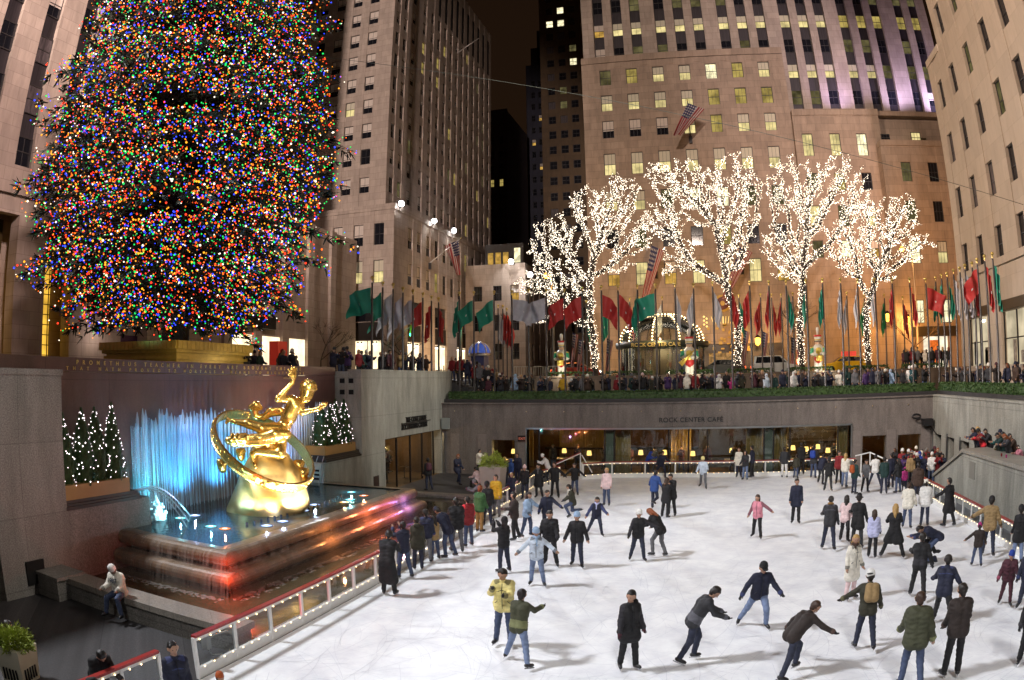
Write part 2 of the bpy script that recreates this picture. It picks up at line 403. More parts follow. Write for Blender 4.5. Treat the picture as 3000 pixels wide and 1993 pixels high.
def choose(seed, table):
    r = random.Random(seed); ks = [k for k, w in table]; ws = [w for k, w in table]
    return lambda ci, ri: r.choices(ks, ws)[0]
ST = 6.0   # street level
# ---- the broad office block across the street (north)
B = thing('office_building', 'broad stone office block behind the lit trees, dark window strips rising above its ledge', 'building', (0, 84, ST))
win = Windows(B); mb = MB()
cx = [-11.7+3.315*i for i in range(7)]
cols = [(x, x+1.42) for x in cx]
rows = [(16.6, 19.3), (21.0, 23.3), (25.55, 27.9), (30.0, 32.75), (34.75, 37.05), (38.35, 40.5), (41.9, 44.0)]
lit = {0: 'amber lit amber lit litlow lit amber', 1: 'dark dim dark dark soft dark dark', 2: 'litlow litlow dim hot hot dim dim', 3: 'litlow litlow litlow litlow litlow litlow litlow', 4: 'blind blind blind litlow soft litlow litlow', 5: 'litlow litlow litlow litlow soft soft soft', 6: 'dim soft litlow litlow hot soft litlow'}
front(mb, 'S', 80, -13.95, 11.5, 9.6, 45.9, cols, rows, win, pick=lambda c, r: lit[r].split()[c])
for x0, x1 in ((-13.95, -2.2), (8.4, 11.5)): mb.box(x0, x1, 80, 80.5, ST, 9.6)
mb.box(-13.95, 11.5, 79.85, 80, 45.0, 45.9); mb.box(-13.95, 11.5, 80.5, 92, 45.2, 45.9)
for x in cx: mb.box(x+1.9, x+2.9, 79.94, 80, 44.3, 44.9)
mb.box(-13.95, -13.45, 80.5, 92, ST, 45.2)
# its tower above the ledge, in recessed strips
tx = [-12.45, -9.95, -7.5, -4.25, -1.75, .72, 4.05, 6.5, 8.95, 12.3, 14.75, 17.15, 20.4, 22.9, 25.2, 28.75, 31.0]
tcols = [(x, x+1.36) for x in tx]
trow = [(z, z+2.0) for z in (39.0+3.72*i for i in range(13))]
rt = random.Random(5)
def tp(c, r):
    if r == 1 and c > 8: return 'litlow' if c < 14 else 'dim'
    if r == 3: return ('amber' if c == 0 else 'litlow' if c < 12 else 'soft')
    if r in (5, 7): return rt.choice(['dark', 'dark', 'amber', 'soft'])
    return rt.choice(['dark', 'dark', 'dark', 'blind' if rt.random() < .35 else 'dark', 'dim'])
tw = MB(); edges = [-13.95]+[v for c in tcols for v in c]+[33.5]
for i in range(0, len(edges), 2): tw.box(edges[i], edges[i+1], 82, 83, 37.5, 88)
tw.box(-13.95, 33.5, 83.2, 100, 37.5, 88)
for c in tcols:
    part('spandrel', MB().box(c[0], c[1], 82.70, 83, 37.5, 88), METALSP, B)
    for k, r in enumerate(trow): win.add(((c[0]+c[1])/2, 82.62, r[0]), 0, 1.36, 2.0, tp(tcols.index(c), k), (1, 1))
part('tower', tw, LIMESTONE, B)
# stepped wings on its right
front(mb, 'S', 79, 11.5, 22.5, ST, 37.0, [(12.4, 13.7), (15.85, 17.15), (19.25, 20.55)], [(19.0, 21.0), (22.6, 25.1), (26.9, 29.0), (31.1, 33.9)], win, pick=lambda c, r: 'dim lit dim lit hot dim soft lit amber litlow dark hot'.split()[(c*4+r)])
mb.box(11.5, 22.5, 78.88, 79, 36.2, 37.0); mb.box(11.5, 12, 79.5, 92, ST, 36); mb.box(11.5, 33.5, 79.5, 92, 36.4, 37.0)
front(mb, 'S', 77, 21.6, 34, ST, 32.4, [(23.9, 25.2), (27.45, 28.75)], [(11.2, 13.8), (17.9, 20.45), (22.65, 25.1), (27.4, 29.75)], win, pick=lambda c, r: 'hot hot dim dim hot litlow dark dark'.split()[c*4+r])
mb.box(21.6, 34, 76.88, 77, 31.7, 32.4); mb.box(21.6, 22.1, 77.5, 82, ST, 31.7); mb.box(21.6, 34, 77.5, 79, 31.8, 32.4)
win.add((23.0, 79.0, 32.9), 0, 1.2, .9, 'dark', (2, 1)); win.add((27.1, 79.0, 32.7), 0, 1.3, 1.4, 'lit', (2, 1))
mb.box(-13.45, 34, 80.6, 99, ST, 36.3)
part('wall', mb, LIMESTONE2, B); win.done()
# its street door: clock-like medallion and gilded grille over a lit entrance
g = MB()
for r0, r1, m in ((1.0, .74, GOLDB), (.74, .28, M('medallion_red', (.12, .03, .03), .5)), (.28, .001, GOLDB)):
    n = 24; vs = [(1.55+r*math.cos(2*math.pi*i/n), y, 14.2+r*math.sin(2*math.pi*i/n)) for r, y in ((r0, 79.86), (r1, 79.84)) for i in range(n)]
    g.add(vs, [(i, (i+1) % n, n+(i+1) % n, n+i) for i in range(n)], m)
for i in range(9): g.bar((1.55+(i-4)*.28, 79.8, 11.9), (1.55+(i-4)*.34, 79.8, 12.7), .12, .06, glow('grille_light', (1, .66, .22), 1.6))
rg = random.Random(2)
for i in range(46):
    x, z = rg.uniform(-1.6, 4.4), rg.uniform(8.2, 11.6); g.box(x, x+rg.uniform(.15, .5), 79.78, 79.8, z, z+rg.uniform(.1, .35), GOLDB)
for sx in (-1, 1):
    for i in range(6): g.ball((1.55+sx*(1.9+.3*(i % 2)), 79.7, 11.6+.22*i), .13, glow('grille_light', (1, .66, .22), 1.6), 8)
g.box(-2.2, 8.4, 80.3, 80.4, ST, 9.6, M('entrance_dark', (.03, .02, .015), .4)); g.box(-.2, 3.4, 80.2, 80.25, ST, 8.6, glow('entrance_light', (1, .55, .2), .35, .5))
part('entrance', g, GOLDB, B)
# ---- the tall block at the north-west corner
B = thing('office_building', 'tall pinkish stone office tower beside the great tree, rows of sash windows, shops below', 'building', (-47, 86, ST))
win = Windows(B); mb = MB()
cols = [(x, x+1.5) for x in (-66.8, -63.6, -60.5, -57.4, -54.4, -51.4, -48.35, -45.15, -42.05)]
front(mb, 'S', 80, -70, -39.1, 17.2, 28.9, cols, [(18.5, 21.5), (23.5, 26.4)], win, pick=choose(3, [('blind', 6), ('litlow', 3), ('dark', 2), ('soft', 1)]), sash=.5, bars=(1, 1))
shops = [(-60.6, -56.4), (-55.6, -52.2), (-51.4, -47.1), (-45.1, -40.8)]
front(mb, 'S', 80, -70, -39.1, ST, 17.2, shops, [(6.4, 11.0), (11.1, 13.4), (13.5, 16.5)], None)
ecols = [(84.4, 86.0), (87.4, 89.0), (90.7, 92.2), (93.9, 95.4), (97, 98.5), (100.2, 101.7), (103.4, 104.9), (106.6, 108.1), (110, 111.5), (114, 115.5), (118, 119.5), (122, 123.5)]
front(mb, 'E', -39.1, 80.5, 130, 17.2, 28.9, ecols, [(18.7, 21.6), (23.6, 26.5)], win, pick=choose(4, [('blind', 5), ('dark', 4), ('soft', 2)]))
eshop = [(84.5, 89.2), (94, 98.8), (103, 107.5), (112, 116.5)]
front(mb, 'E', -39.1, 80.5, 130, ST, 17.2, eshop, [(6.4, 11.0), (11.1, 13.4), (13.5, 16.6)], None)
mb.box(-70, -39.0, 79.9, 80, 28.1, 28.9); mb.box(-39.1, -39.0, 80.0, 130, 28.1, 28.9); mb.box(-70, -39.6, 80.5, 130, 28.4, 28.9)
mb.box(-69, -40.2, 81.5, 129, ST+.1, 28.3)
# upper tower, set back
rz = [8.1+3.80*1 for i in range(1)]
zr = [6.1+(z-6.1)*1.031 for z in (32.97, 37.01, 40.83, 44.52, 48.11, 51.82, 55.52, 59.09)]
rows = [(z-2.25, z) for z in zr]+[(zr[-1]+3.8*i-2.25, zr[-1]+3.8*i) for i in range(1, 5)]
cols = [(x, x+1.55) for x in (-63.9, -60.9, -57.9, -54.95, -51.85, -48.85, -45.9)]
front(mb, 'S', 82.5, -70, -43.2, 28.9, 80, cols, rows, win, pick=choose(9, [('blind', 8), ('dark', 2), ('litlow', .5)]), bars=(1, 1))
pr = [v for v in (82.9, 85.5)]
front(mb, 'E', -41.7, 83.0, 88.6, 28.9, 80, [(83.4, 84.8), (86.0, 87.4)], rows, win, pick=choose(10, [('blind', 6), ('dark', 4), ('dim', 1)]))
mb.box(-43.2, -41.7, 82.5, 83.0, 28.9, 80); mb.box(-42.4, -41.9, 88.6, 89.0, 28.9, 80)
ey = [90.7, 94.8, 98.1, 101.1, 104.1, 107.0, 109.9, 112.8, 115.8, 118.9, 122.0, 125.2, 128.4]
front(mb, 'E', -42.4, 88.6, 131, 28.9, 80, [(y, y+1.4) for y in ey], rows[:10], win, pick=choose(11, [('blind', 10), ('dark', 3), ('dim', 1.5), ('soft', .7)]))
for y in ey[3:]: mb.box(-42.41, -42.38, y+.1, y+1.1, 69.2, 77.5, BLACK)
mb.box(-69, -43.5, 83.6, 130, 28.9, 80)
part('wall', mb, LIMESTONE, B); win.done()
SHOP = glow('shop_light', (1, .80, .50), 1.8, .25, .7); AWN = M('shop_fascia', (.02, .014, .012), .5)
FIX = glow('shop_spot', (1, .9, .7), 6)
for axis, L in (('S', shops), ('E', eshop)):
    for i, (a, b) in enumerate(L):
        s, f, u, lt, fu = MB(), MB(), MB(), MB(), MB()
        def q(mm, d, a, b, z0, z1, m=None):
            if axis == 'S': mm.box(a, b, 80+d, 80+d+.06, z0, z1, m)
            else: mm.box(-39.1-d-.06, -39.1-d, a, b, z0, z1, m)
        q(s, .40, a, b, 6.4, 11.0); q(f, .2, a, b, 11.1, 13.4); q(u, .35, a, b, 13.5, 16.5)
        for zz in (7.3,): q(fu, .3, a, b, zz, zz+.08)
        q(fu, .32, (a+b)/2-.04, (a+b)/2+.04, 6.4, 11.0)
        for t in (.18, .3, .7, .82):
            c = a+(b-a)*t; p = (c, 80.25, 10.6) if axis == 'S' else (-39.35, c, 10.6); part('spotlight', MB().ball(p, .12, FIX, 6), FIX, B); fu.ball((p[0], p[1], p[2]+.2), .14, None, 6)
        rs_ = random.Random(i+7)
        for k in range(5):
            c = a+(b-a)*rs_.uniform(.1, .85); q(fu, .34, c, c+rs_.uniform(.3, .9), 6.5, rs_.uniform(7.2, 8.6), M('shop_goods', (.34, .27, .2), .7, 0, .4, 3))
        part('shop_window', s, SHOP, B); part('fascia', f, AWN, B); part('window', u, PANE_D if i != 2 else PANE_C, B); part('shop_fitting', fu, DARKMET, B)
# lower block further up the side street, and the dark towers that close the view
B = thing('office_building', 'low brown stone block up the side street with a lit rooftop pavilion', 'building', (-32, 112, ST))
mb = MB(); win = Windows(B)
front(mb, 'S', 104, -38, -28.2, ST, 24, [(-36.6, -35.2), (-33.4, -32), (-30.6, -29.2)], [(9, 11.5), (13.5, 16), (18.2, 20.6)], win, pick=lambda c, r: 'dark dark dark dark dark dark dark dark amber'.split()[c*3+r])
front(mb, 'E', -28.2, 104.5, 140, ST, 24, [(108, 109.4), (112, 113.4), (116, 117.4), (120, 121.4)], [(9, 11.5), (13.5, 16), (18.2, 20.6)], win, pick=lambda c, r: 'dark')
mb.box(-37.5, -28.8, 104.6, 139, ST, 24); part('wall', mb, LIMESTONE2, B); win.done()
pv = MB().box(-36, -29.5, 108, 120, 24, 28, M('pavilion_dark', (.05, .04, .035), .6))
for x in (-35.5, -34.2, -32.9): pv.box(x, x+.9, 107.9, 107.98, 24.6, 26.6, AMBER)
pv.box(-31, -30, 107.9, 107.98, 24.8, 27.2, LITHOT); part('pavilion', pv, DARKMET, B)
def dark_tower(label, x0, x1, y, ztop, cs, col, litw, dz=3.75, steps=()):
    B = thing('office_tower', label, 'tower', ((x0+x1)/2, y, ST)); mb, win = MB(), Windows(B)
    n = int((ztop-14)/dz)
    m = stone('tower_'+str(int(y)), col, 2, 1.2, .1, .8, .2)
    front(mb, 'S', y, x0, x1, ST, ztop, cs, [(12+dz*i, 13.9+dz*i) for i in range(n)], win, pick=litw, bars=(1, 1))
    mb.box(x0+.2, x1-.2, y+.6, y+20, ST, ztop-.3)
    for a, b, z in steps: mb.box(a, b, y+.4, y+18, ztop-.5, z)
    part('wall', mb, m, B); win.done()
rr = random.Random(12)
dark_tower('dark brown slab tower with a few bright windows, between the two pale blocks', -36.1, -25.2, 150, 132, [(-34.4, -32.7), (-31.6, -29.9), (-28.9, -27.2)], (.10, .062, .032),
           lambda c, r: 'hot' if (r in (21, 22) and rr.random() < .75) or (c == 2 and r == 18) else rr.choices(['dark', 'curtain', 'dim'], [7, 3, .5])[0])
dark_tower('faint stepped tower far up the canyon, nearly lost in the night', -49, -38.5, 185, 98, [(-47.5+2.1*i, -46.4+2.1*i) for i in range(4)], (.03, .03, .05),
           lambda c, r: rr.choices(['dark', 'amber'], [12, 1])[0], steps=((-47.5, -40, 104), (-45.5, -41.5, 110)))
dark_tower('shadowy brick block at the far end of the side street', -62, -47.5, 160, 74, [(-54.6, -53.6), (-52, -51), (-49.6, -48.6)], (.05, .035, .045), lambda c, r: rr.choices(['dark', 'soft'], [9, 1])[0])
# ---- the near block on the east side
B = thing('office_building', 'pale stone block rising beside the plaza with tall recessed sash windows and lit shops', 'building', (24, 45, ST-1.5))
win = Windows(B); mb = MB()
yc = sorted((y-1.35, y) for y in (52.9, 49.5, 45.7, 41.75, 37.9, 34.0, 30.1, 26.2, 22.3, 18.4))
rows = [(13.45, 15.6), (17.7, 20.1), (22.2, 24.65), (26.86, 29.25), (32.0, 34.7), (36.7, 39.2), (41.3, 43.8), (45.9, 48.4), (50.5, 53)]
rw = random.Random(21)
front(mb, 'W', 21, 14, 54.3, 13.4, 31.9, yc, rows[:4], win, pick=lambda c, r: rw.choices(['dark', 'curtain', 'dim', 'soft'], [6, 4, 1, .5])[0], bars=(1, 1), sash=.42, inset=.3)
front(mb, 'W', 21, 14, 50.6, 31.9, 62, [c for c in yc if c[1] < 50], rows[4:], win, pick=lambda c, r: rw.choices(['dark', 'curtain', 'dim'], [6, 4, 1])[0], bars=(1, 1), sash=.42, inset=.3)
mb.box(20.9, 21, 14, 54.3, 12.9, 13.4); mb.box(20.92, 21, 50.6, 54.3, 31.3, 31.9); mb.box(21.5, 40, 50.6, 54.3, 31.4, 31.9); mb.box(21.5, 40, 50.1, 50.6, 31.9, 62); mb.box(21.5, 40, 53.8, 54.3, 4.4, 31.4)
sh = [(19, 24), (25.5, 30.5), (32.5, 37.5), (38.9, 45.7), (48.4, 52.6)]
front(mb, 'W', 21, 14, 54.3, 4.4, 12.9, sh, [(6.2, 9.75)], None, thick=.5)
mb.box(21.6, 40, 14, 50, 4.4, 61); mb.box(21.6, 40, 50.6, 53.7, 4.4, 31.3)
part('wall', mb, stone('cream_limestone', (.47, .39, .31), 1.9, 1.5, .07, .85, .12), B); win.done()
SHOP2 = glow('boutique_light', (1, .84, .56), .62, .3, .6)
for i, (a, b) in enumerate(sh):
    part('shop_window', MB().box(21.42, 21.46, a, b, 6.2, 9.75), SHOP2, B)
    f = MB().box(20.96, 21.0, a-.3, b+.3, 9.8, 10.5); part('fascia', f, M('bronze_fascia', (.05, .035, .02), .4, .4), B)
    g = MB()
    for k in range(4 if b-a > 5 else 3):
        y = a+(b-a)*k/(3 if b-a > 5 else 2); g.box(21.2, 21.3, y-.05, y+.05, 6.2, 9.75)
    g.box(21.2, 21.3, a, b, 7.9, 7.98)
    rs_ = random.Random(i)
    for k in range(6):
        y = rs_.uniform(a+.3, b-.8); g.box(21.32, 21.4, y, y+rs_.uniform(.3, .6), 6.3, rs_.uniform(7, 8.3), M('shop_goods', (.34, .27, .2), .7, 0, .4, 3))
    part('shop_fitting', g, DARKMET, B)
    for k in range(3): part('spotlight', MB().ball((21.3, a+(b-a)*(.3+.08*k), 9.45), .1, FIX, 6), FIX, B)
# ---- the tower on the west side, behind the great tree
B = thing('office_tower', 'grey stone skyscraper behind the great tree with dark vertical window strips', 'tower', (-46, 20, ST))
win = Windows(B); mb = MB()
s = 42/40
cs = [(y*s-1.52, y*s) for y in (14.45, 18.05, 21.66, 25.23, 28.8, 32.4, 36, 39.6, 43.2)]
edges = [6]+[v for c in cs for v in c]+[48]
for i in range(0, len(edges), 2): mb.box(-43, -42, edges[i], edges[i+1], 18.2, 84)
for c in cs: mb.box(-43, -42, c[0], c[1], 18.2, 20.2)
sp = MB(); rt = random.Random(8)
for c in cs:
    for k in range(16):
        z = 20.2+3.95*k; win.add((-42.32, (c[0]+c[1])/2, z), math.pi/2, 1.52, 2.2, rt.choices(['dark', 'curtain', 'blind'], [6, 3, 1])[0], (1, 1))
    part('spandrel', MB().box(-42.9, -42.42, c[0], c[1], 20.2, 84), METALSP, B)
mb.box(-60, -43.1, 6, 48, 18.3, 84)
mb.box(-43, -42.3, 6, 48, 16.9, 18.2); 
for y0, y1 in ((6, 14), (17, 22.6), (26.2, 29), (31.6, 37), (40, 48)): mb.box(-43.4, -42.2, y0, y1, ST, 16.9)
mb.box(-60, -45.6, 6, 48, ST, 18)
part('wall', mb, LIMESTONE, B); win.done()
for y0, y1 in ((14, 17), (22.6, 26.2), (29, 31.6), (37, 40)):
    part('entrance_window', MB().box(-45.2, -45.1, y0, y1, ST+.9, 14.5), glow('gold_lit_glass', (1, .55, .06), .85, .55, .6), B)
for y0, y1 in ((14, 17), (22.6, 26.2), (29, 31.6), (37, 40)):
    g = MB()
    for z in np.arange(ST+1.6, 14.4, .75): g.box(-45.08, -45.0, y0, y1, z, z+.06)
    for y in np.arange(y0, y1, .6): g.box(-45.08, -45.0, y, y+.05, ST+.9, 14.5)
    g.box(-45.4, -44.6, y0, y1, 14.5, 16.9); g.box(-45.1, -44.9, y0, y1, ST, ST+.9, BLACK)
    part('glazing_bars', g, M('bronze', (.10, .07, .03), .4, .6), B)
g = MB()
for k in range(10):
    a = rt.uniform(0, 3); y = rt.uniform(10, 14)
    g.tube([(-41.95, 8+k*1.6+.7*math.cos(t), 16.2+1.2*math.sin(t)+.12*k % 1) for t in np.linspace(0, math.pi, 9)], .1, 6)
part('relief', g, M('gilt_relief', (.5, .32, .06), .35, .8), B)
B = thing('shop_building', 'pale stone building behind the great tree with a dark canopy and a purple banner', 'building', (-47, 60, ST))
mb = MB().box(-60, -44, 49, 79, ST, 24)
for y in (52, 57, 62, 67, 72): mb.box(-44, -43.6, y, y+1.2, ST, 24)
part('wall', mb, LIMESTONE, B)
part('canopy', MB().box(-44, -43.1, 50, 60, 11.2, 12.4), AWN, B)
part('shop_window', MB().box(-43.99, -43.95, 53.3, 56.9, 6.4, 10.5).box(-43.99, -43.95, 58.3, 61.9, 6.4, 10.5).box(-43.99, -43.95, 63.3, 66.9, 6.4, 10.5), SHOP, B)
# ------------------------------------------------------------------ the setting: ground, ice, water
ASPH = M('asphalt', (.035, .033, .032), .6, 0, .25, 2, .2, 60)
def gsheet(name, boxes, mat, z): 
    mb = MB()
    for x0, x1, y0, y1 in boxes: mb.box(x0, x1, y0, y1, z-.4, z)
    return structure(name, mb, mat)
structure('ground', MB().box(-400, 400, -300, 500, -1.2, -.62), ASPH)
gsheet('street', [(-400, -20.2, -60, 500), (-20.2, 400, 58, 500), (34, 400, -60, 58)], ASPH, 5.98)
gsheet('terrace', [(-20.2, 34, 43.9, 58), (15.1, 34, -10, 43.9)], stone('terrace_slabs', (.13, .12, .11), 2, 2, .1, .7, .25), 4.45)
gsheet('promenade', [(-17.6, -9.6, -8, 11.75), (-17.6, -9.6, 33.3, 43.3), (-9.6, 14.6, 42.25, 43.3), (10.75, 14.6, -8, 42.25), (-9.6, 10.75, -8, 1.9)], PAVE, -.2)
m = M('ice', (.85, .87, .93), .55, 0, .13, 1.1, .12, 9, spec=.25)
n, l = m.node_tree.nodes, m.node_tree.links
w = n.new('ShaderNodeTexNoise'); w.inputs['Scale'].default_value = 3; w.inputs['Detail'].default_value = 9; w.inputs['Roughness'].default_value = .75; w.inputs['Distortion'].default_value = 2.5
b2 = n.new('ShaderNodeBump'); b2.inputs['Strength'].default_value = .25; b2.inputs['Distance'].default_value = .02
t = [q for q in n if q.type == 'TEX_COORD'][0]; l.new(t.outputs['Object'], w.inputs['Vector']); l.new(w.outputs['Fac'], b2.inputs['Height'])
b1 = [q for q in n if q.type == 'BUMP' and q != b2][0]; l.new(b1.outputs[0], b2.inputs['Normal']); l.new(b2.outputs[0], n['Principled BSDF'].inputs['Normal'])
gsheet('ice_rink', [(-9.42, 10.62, 1.9, 42.1)], m, 0.)
rs_ = random.Random(3); mb = MB()      # skate cuts: fine curved grooves filled with shaved ice
for k in range(3200):
    x, y = rs_.uniform(-9, 10.2), rs_.uniform(5, 40); a = rs_.uniform(0, 6.3); cur = rs_.uniform(-.5, .5); L = rs_.uniform(.6, 2.6); wd = rs_.uniform(.002, .005)
    pts = []
    for i in range(7):
        pts.append((x, y)); a += cur*L/6; x += math.cos(a)*L/6; y += math.sin(a)*L/6
    if min(p[0] for p in pts) < -9.3 or max(p[0] for p in pts) > 10.5 or max(p[1] for p in pts) > 41.5: continue
    vs = []
    for i, p in enumerate(pts):
        q = pts[min(i+1, 6)]; o = pts[max(i-1, 0)]; dx, dy = q[0]-o[0], q[1]-o[1]; h = math.hypot(dx, dy)+1e-6
        vs += [(p[0]-dy/h*wd, p[1]+dx/h*wd, .004), (p[0]+dy/h*wd, p[1]-dx/h*wd, .004)]
    mb.add(vs, [(2*i, 2*i+1, 2*i+3, 2*i+2) for i in range(6)])
structure('ice_scratches', mb, M('shaved_ice', (.66, .68, .74), .8))
WATER = M('pool_water', (.075, .062, .034), .07, 0, .3, 1.2, .35, 3.2, spec=.6)
WATER2 = M('basin_water', (.035, .06, .07), .06, 0, .3, 1.5, .5, 4.5, spec=.7)
gsheet('pool_water', [(-17.5, -9.95, 12.36, 33.3)], WATER, -.08)
# ------------------------------------------------------------------ walls of the sunken plaza
def wall(name, label, mb, mat, loc): 
    e = thing(name, label, 'wall', loc); part('wall', mb, mat, e); return e
e = wall('pylon_wall', 'broad grey granite wall block at the near end of the fountain', MB().box(-19.4, -17.5, 10.05, 12.81, -.6, 6.12).box(-19.4, -17.46, -6, 12.84, 6.12, 6.3).box(-19.4, -18.4, -6, 10.05, -.6, 6.12), GRANITE, (-18, 8, 0))
part('vent', MB().box(-17.49, -17.44, 10.92, 11.62, .12, .82), BLACK, e)
part('coping_base', MB().box(-17.5, -16.4, 11.3, 12.3, -.2, .42).box(-17.5, -16.3, 11.25, 12.35, .42, .52), GRANITE, e)
e = wall('fountain_wall', 'polished red granite wall behind the golden statue, gilt lettering along its top', MB().box(-20.2, -19.1, 5, 33, -.6, 6.25).box(-20.2, -19.06, 5, 32, 6.27, 6.72), REDGRANITE, (-19.6, 20, 0))
GILT = M('gilt_letters', (.75, .55, .18), .3, .7)
for s_, z, y0, y1, sz in (('PROMETHEUS TEACHER IN EVERY ART BROUGHT THE FIRE', 6.50, 14.6, 28.6, .20), ('THAT HATH PROVED TO MORTALS A MEANS TO MIGHTY ENDS', 6.31, 14.15, 28.9, .165)):
    text('lettering', s_, sz, (-19.04, y0, z), WESTWALL, GILT, e, 1.0, 1, .008, 'LEFT', y1-y0)
text('lettering', 'AESCHYLUS', .11, (-19.08, 27.2, 6.1), WESTWALL, GILT, e, 1.9, 1, .008)
e = wall('concourse_wall', 'tall pale granite wall with black concourse lettering over a glazed opening', 
         MB().box(-20.2, -17.5, 32, 34.7, -.6, 6.5).box(-18.2, -17.5, 34.7, 43.25, 2.75, 6.5).box(-18.2, -17.5, 43.25, 45, 3.9, 6.5).box(-18.25, -17.47, 31.97, 45.03, 6.5, 6.6).box(-18.2, -17.5, 43.0, 43.25, -.6, 2.75).box(-19.2, -17.5, 28.22, 32, -.6, 2.12), CONCRETE, (-17.9, 38, 0))
INK = M('black_letters', (.012, .012, .012), .4)
text('lettering', 'THE CONCOURSE', .44, (-17.46, 37.42, 3.53), WESTWALL, INK, e, 1, .84, .03)
part('lettering_rule', MB().box(-17.5, -17.45, 36.82, 41.15, 3.455, 3.50), INK, e)
text('lettering', 'ROCKEFELLER CENTER', .44, (-17.46, 36.82, 3.12), WESTWALL, INK, e, 1, .83, .03)
sq = MB()
for x in (-18.62, -18.08):
    for z in (5.88, 5.29): sq.box(x-.13, x+.13, 31.93, 31.99, z, z+.24)
part('vent', sq, BLACK, e)
part('vent', MB().box(-17.5, -17.46, 33.2, 33.8, -.1, .85), M('rust_grille', (.04, .02, .015), .6), e)
for nm in ('left', 'right'):
    pass
# glazed concourse room: dim brown interior with tables and seated guests
cr_ = thing('concourse_room', 'dim brown room with cafe tables behind the glass under the concourse lettering', 'room', (-20, 39, -.2))
part('room_shell', MB().box(-25, -24.8, 34.7, 43, -.2, 2.8).box(-25, -18.2, 34.5, 34.7, -.2, 2.8).box(-25, -18.2, 43, 43.2, -.2, 2.8).box(-25, -18.2, 34.7, 43, 2.75, 2.85).box(-25, -17.5, 34.7, 43, -.4, -.21), M('brown_room', (.13, .075, .03), .7, 0, .4, .8), cr_)
part('glazing', MB().quad((-17.74, 34.75, -.2), (-17.74, 42.2, -.2), (-17.74, 42.2, 2.73), (-17.74, 34.75, 2.73)), glassm('window_glass', (.88, .9, .86), .0), cr_)
mu = MB()
for y in (34.75, 36.6, 38.5, 40.3, 42.15): mu.box(-17.79, -17.69, y-.03, y+.03, -.2, 2.73)
mu.box(-17.8, -17.7, 34.75, 42.2, 2.68, 2.74); part('glazing_bars', mu, DARKMET, cr_)
lamp((-20.5, 36.5, 2.3), 90, (1, .7, .35), .3); lamp((-20.5, 41, 2.3), 90, (1, .7, .35), .3)
# cafe wall along the north side with lit dining room behind the openings
ops = [(-14.05, -12.5, -.2, 2.1), (-11.68, 8.9, -.2, 2.82), (9.7, 11.3, -.2, 2.12), (12.1, 13.7, -.2, 2.1)]
mb = MB(); xs = [-17.5]+[v for o in ops for v in o[:2]]+[14.55]
for i in range(0, len(xs), 2): mb.box(xs[i], xs[i+1], 43.2, 43.75, -.6, 4.42)
for a, b, z0, z1 in ops: mb.box(a, b, 43.2, 43.75, z1, 4.42)
mb.box(-17.5, 14.55, 43.1, 44.2, 4.42, 4.5)
CAFEW = stone('cafe_granite', (.175, .15, .135), 3.4, 4.4, .06, .7, .42, .6, .3, 0.)
e = wall('cafe_wall', 'long brown granite wall with cafe lettering above wide lit windows', mb, CAFEW, (0, 43.4, 0))
text('lettering', 'ROCK CENTER CAF\u00c9', .40, (-3.25, 43.17, 3.26), NORTHWALL, INK, e, 1.08, 1.0, .02)
pn = MB()
for x in (-16.9, -15.0, -12.3, 8.95, 11.35, 13.75): pn.box(x, x+.62, 43.16, 43.198, -.2, 2.45)
part('stone_panel', pn, M('panel_granite', (.2, .17, .155), .5, 0, .2, 6), e)
part('steel_trim', MB().box(-11.76, -11.68, 43.1, 43.7, -.2, 2.9).box(8.9, 8.98, 43.1, 43.7, -.2, 2.9).box(-11.76, 8.98, 43.1, 43.7, 2.82, 2.92).box(-17.5, -17.3, 43.08, 43.19, -.2, 2.5), M('brushed_steel', (.35, .36, .36), .3, .9), e)
bo = MB()
for i in range(14): bo.ball((-16.6+2.45*i, 43.18, 3.95), .045, None, 6)
part('stud_light', bo, M('brass', (.5, .4, .25), .4, .8), e)
fr = thing('cafe_dining_room', 'warm lit cafe dining room with lamps and curtains behind the long window', 'room', (-1, 47, -.2))
sh = MB().box(-16, 14.3, 50, 50.2, -.25, 3.2).box(-16, 14.3, 43.8, 50.2, 3.0, 3.2).box(-16, 14.3, 43.8, 50.2, -.6, -.24).box(-16, -15.8, 43.8, 50, -.25, 3).box(14.1, 14.3, 43.8, 50, -.25, 3)
part('room_shell', sh, M('dining_room_wall', (.17, .085, .03), .7, 0, .5, .7), fr)
part('window_glazing', MB().box(-11.68, 8.9, 43.5, 43.52, -.2, 2.82).box(-14.05, -12.5, 43.5, 43.52, -.2, 2.1).box(9.7, 11.3, 43.5, 43.52, -.2, 2.1).box(12.1, 13.7, 43.5, 43.52, -.2, 2.1), glassm('cafe_glass', (.85, .88, .84), .0), fr)
mu = MB()
for x in (-10.95, -6.7, -6.1, -2.65, -1.42, -.22, 3.35, 3.95, 5.0, 8.1): mu.box(x-.04, x+.04, 43.44, 43.58, -.2, 2.82)
part('window_mullion', mu, DARKMET, fr)
co_ = MB()
for x0, x1 in ((-6.66, -6.14), (3.39, 3.91)): co_.box(x0, x1, 43.7, 44.2, -.2, 2.82)
part('column', co_, M('green_column', (.16, .2, .18), .6), fr)
cu = MB()
for x0, x1, y in ((-10.9, -7.0, 49.5), (-2.6, -1.3, 46.5), (-14, -12.5, 48), (8.2, 8.8, 44.0), (-6.05, -5.2, 44.3), (2.3, 3.3, 44.3), (4, 4.9, 44.3)):
    k = 0; x = x0
    while x < x1: cu.tube([(x, y+.05*(k % 2), -.2), (x, y+.05*(k % 2), 2.9)], .07, 6); x += .12; k += 1
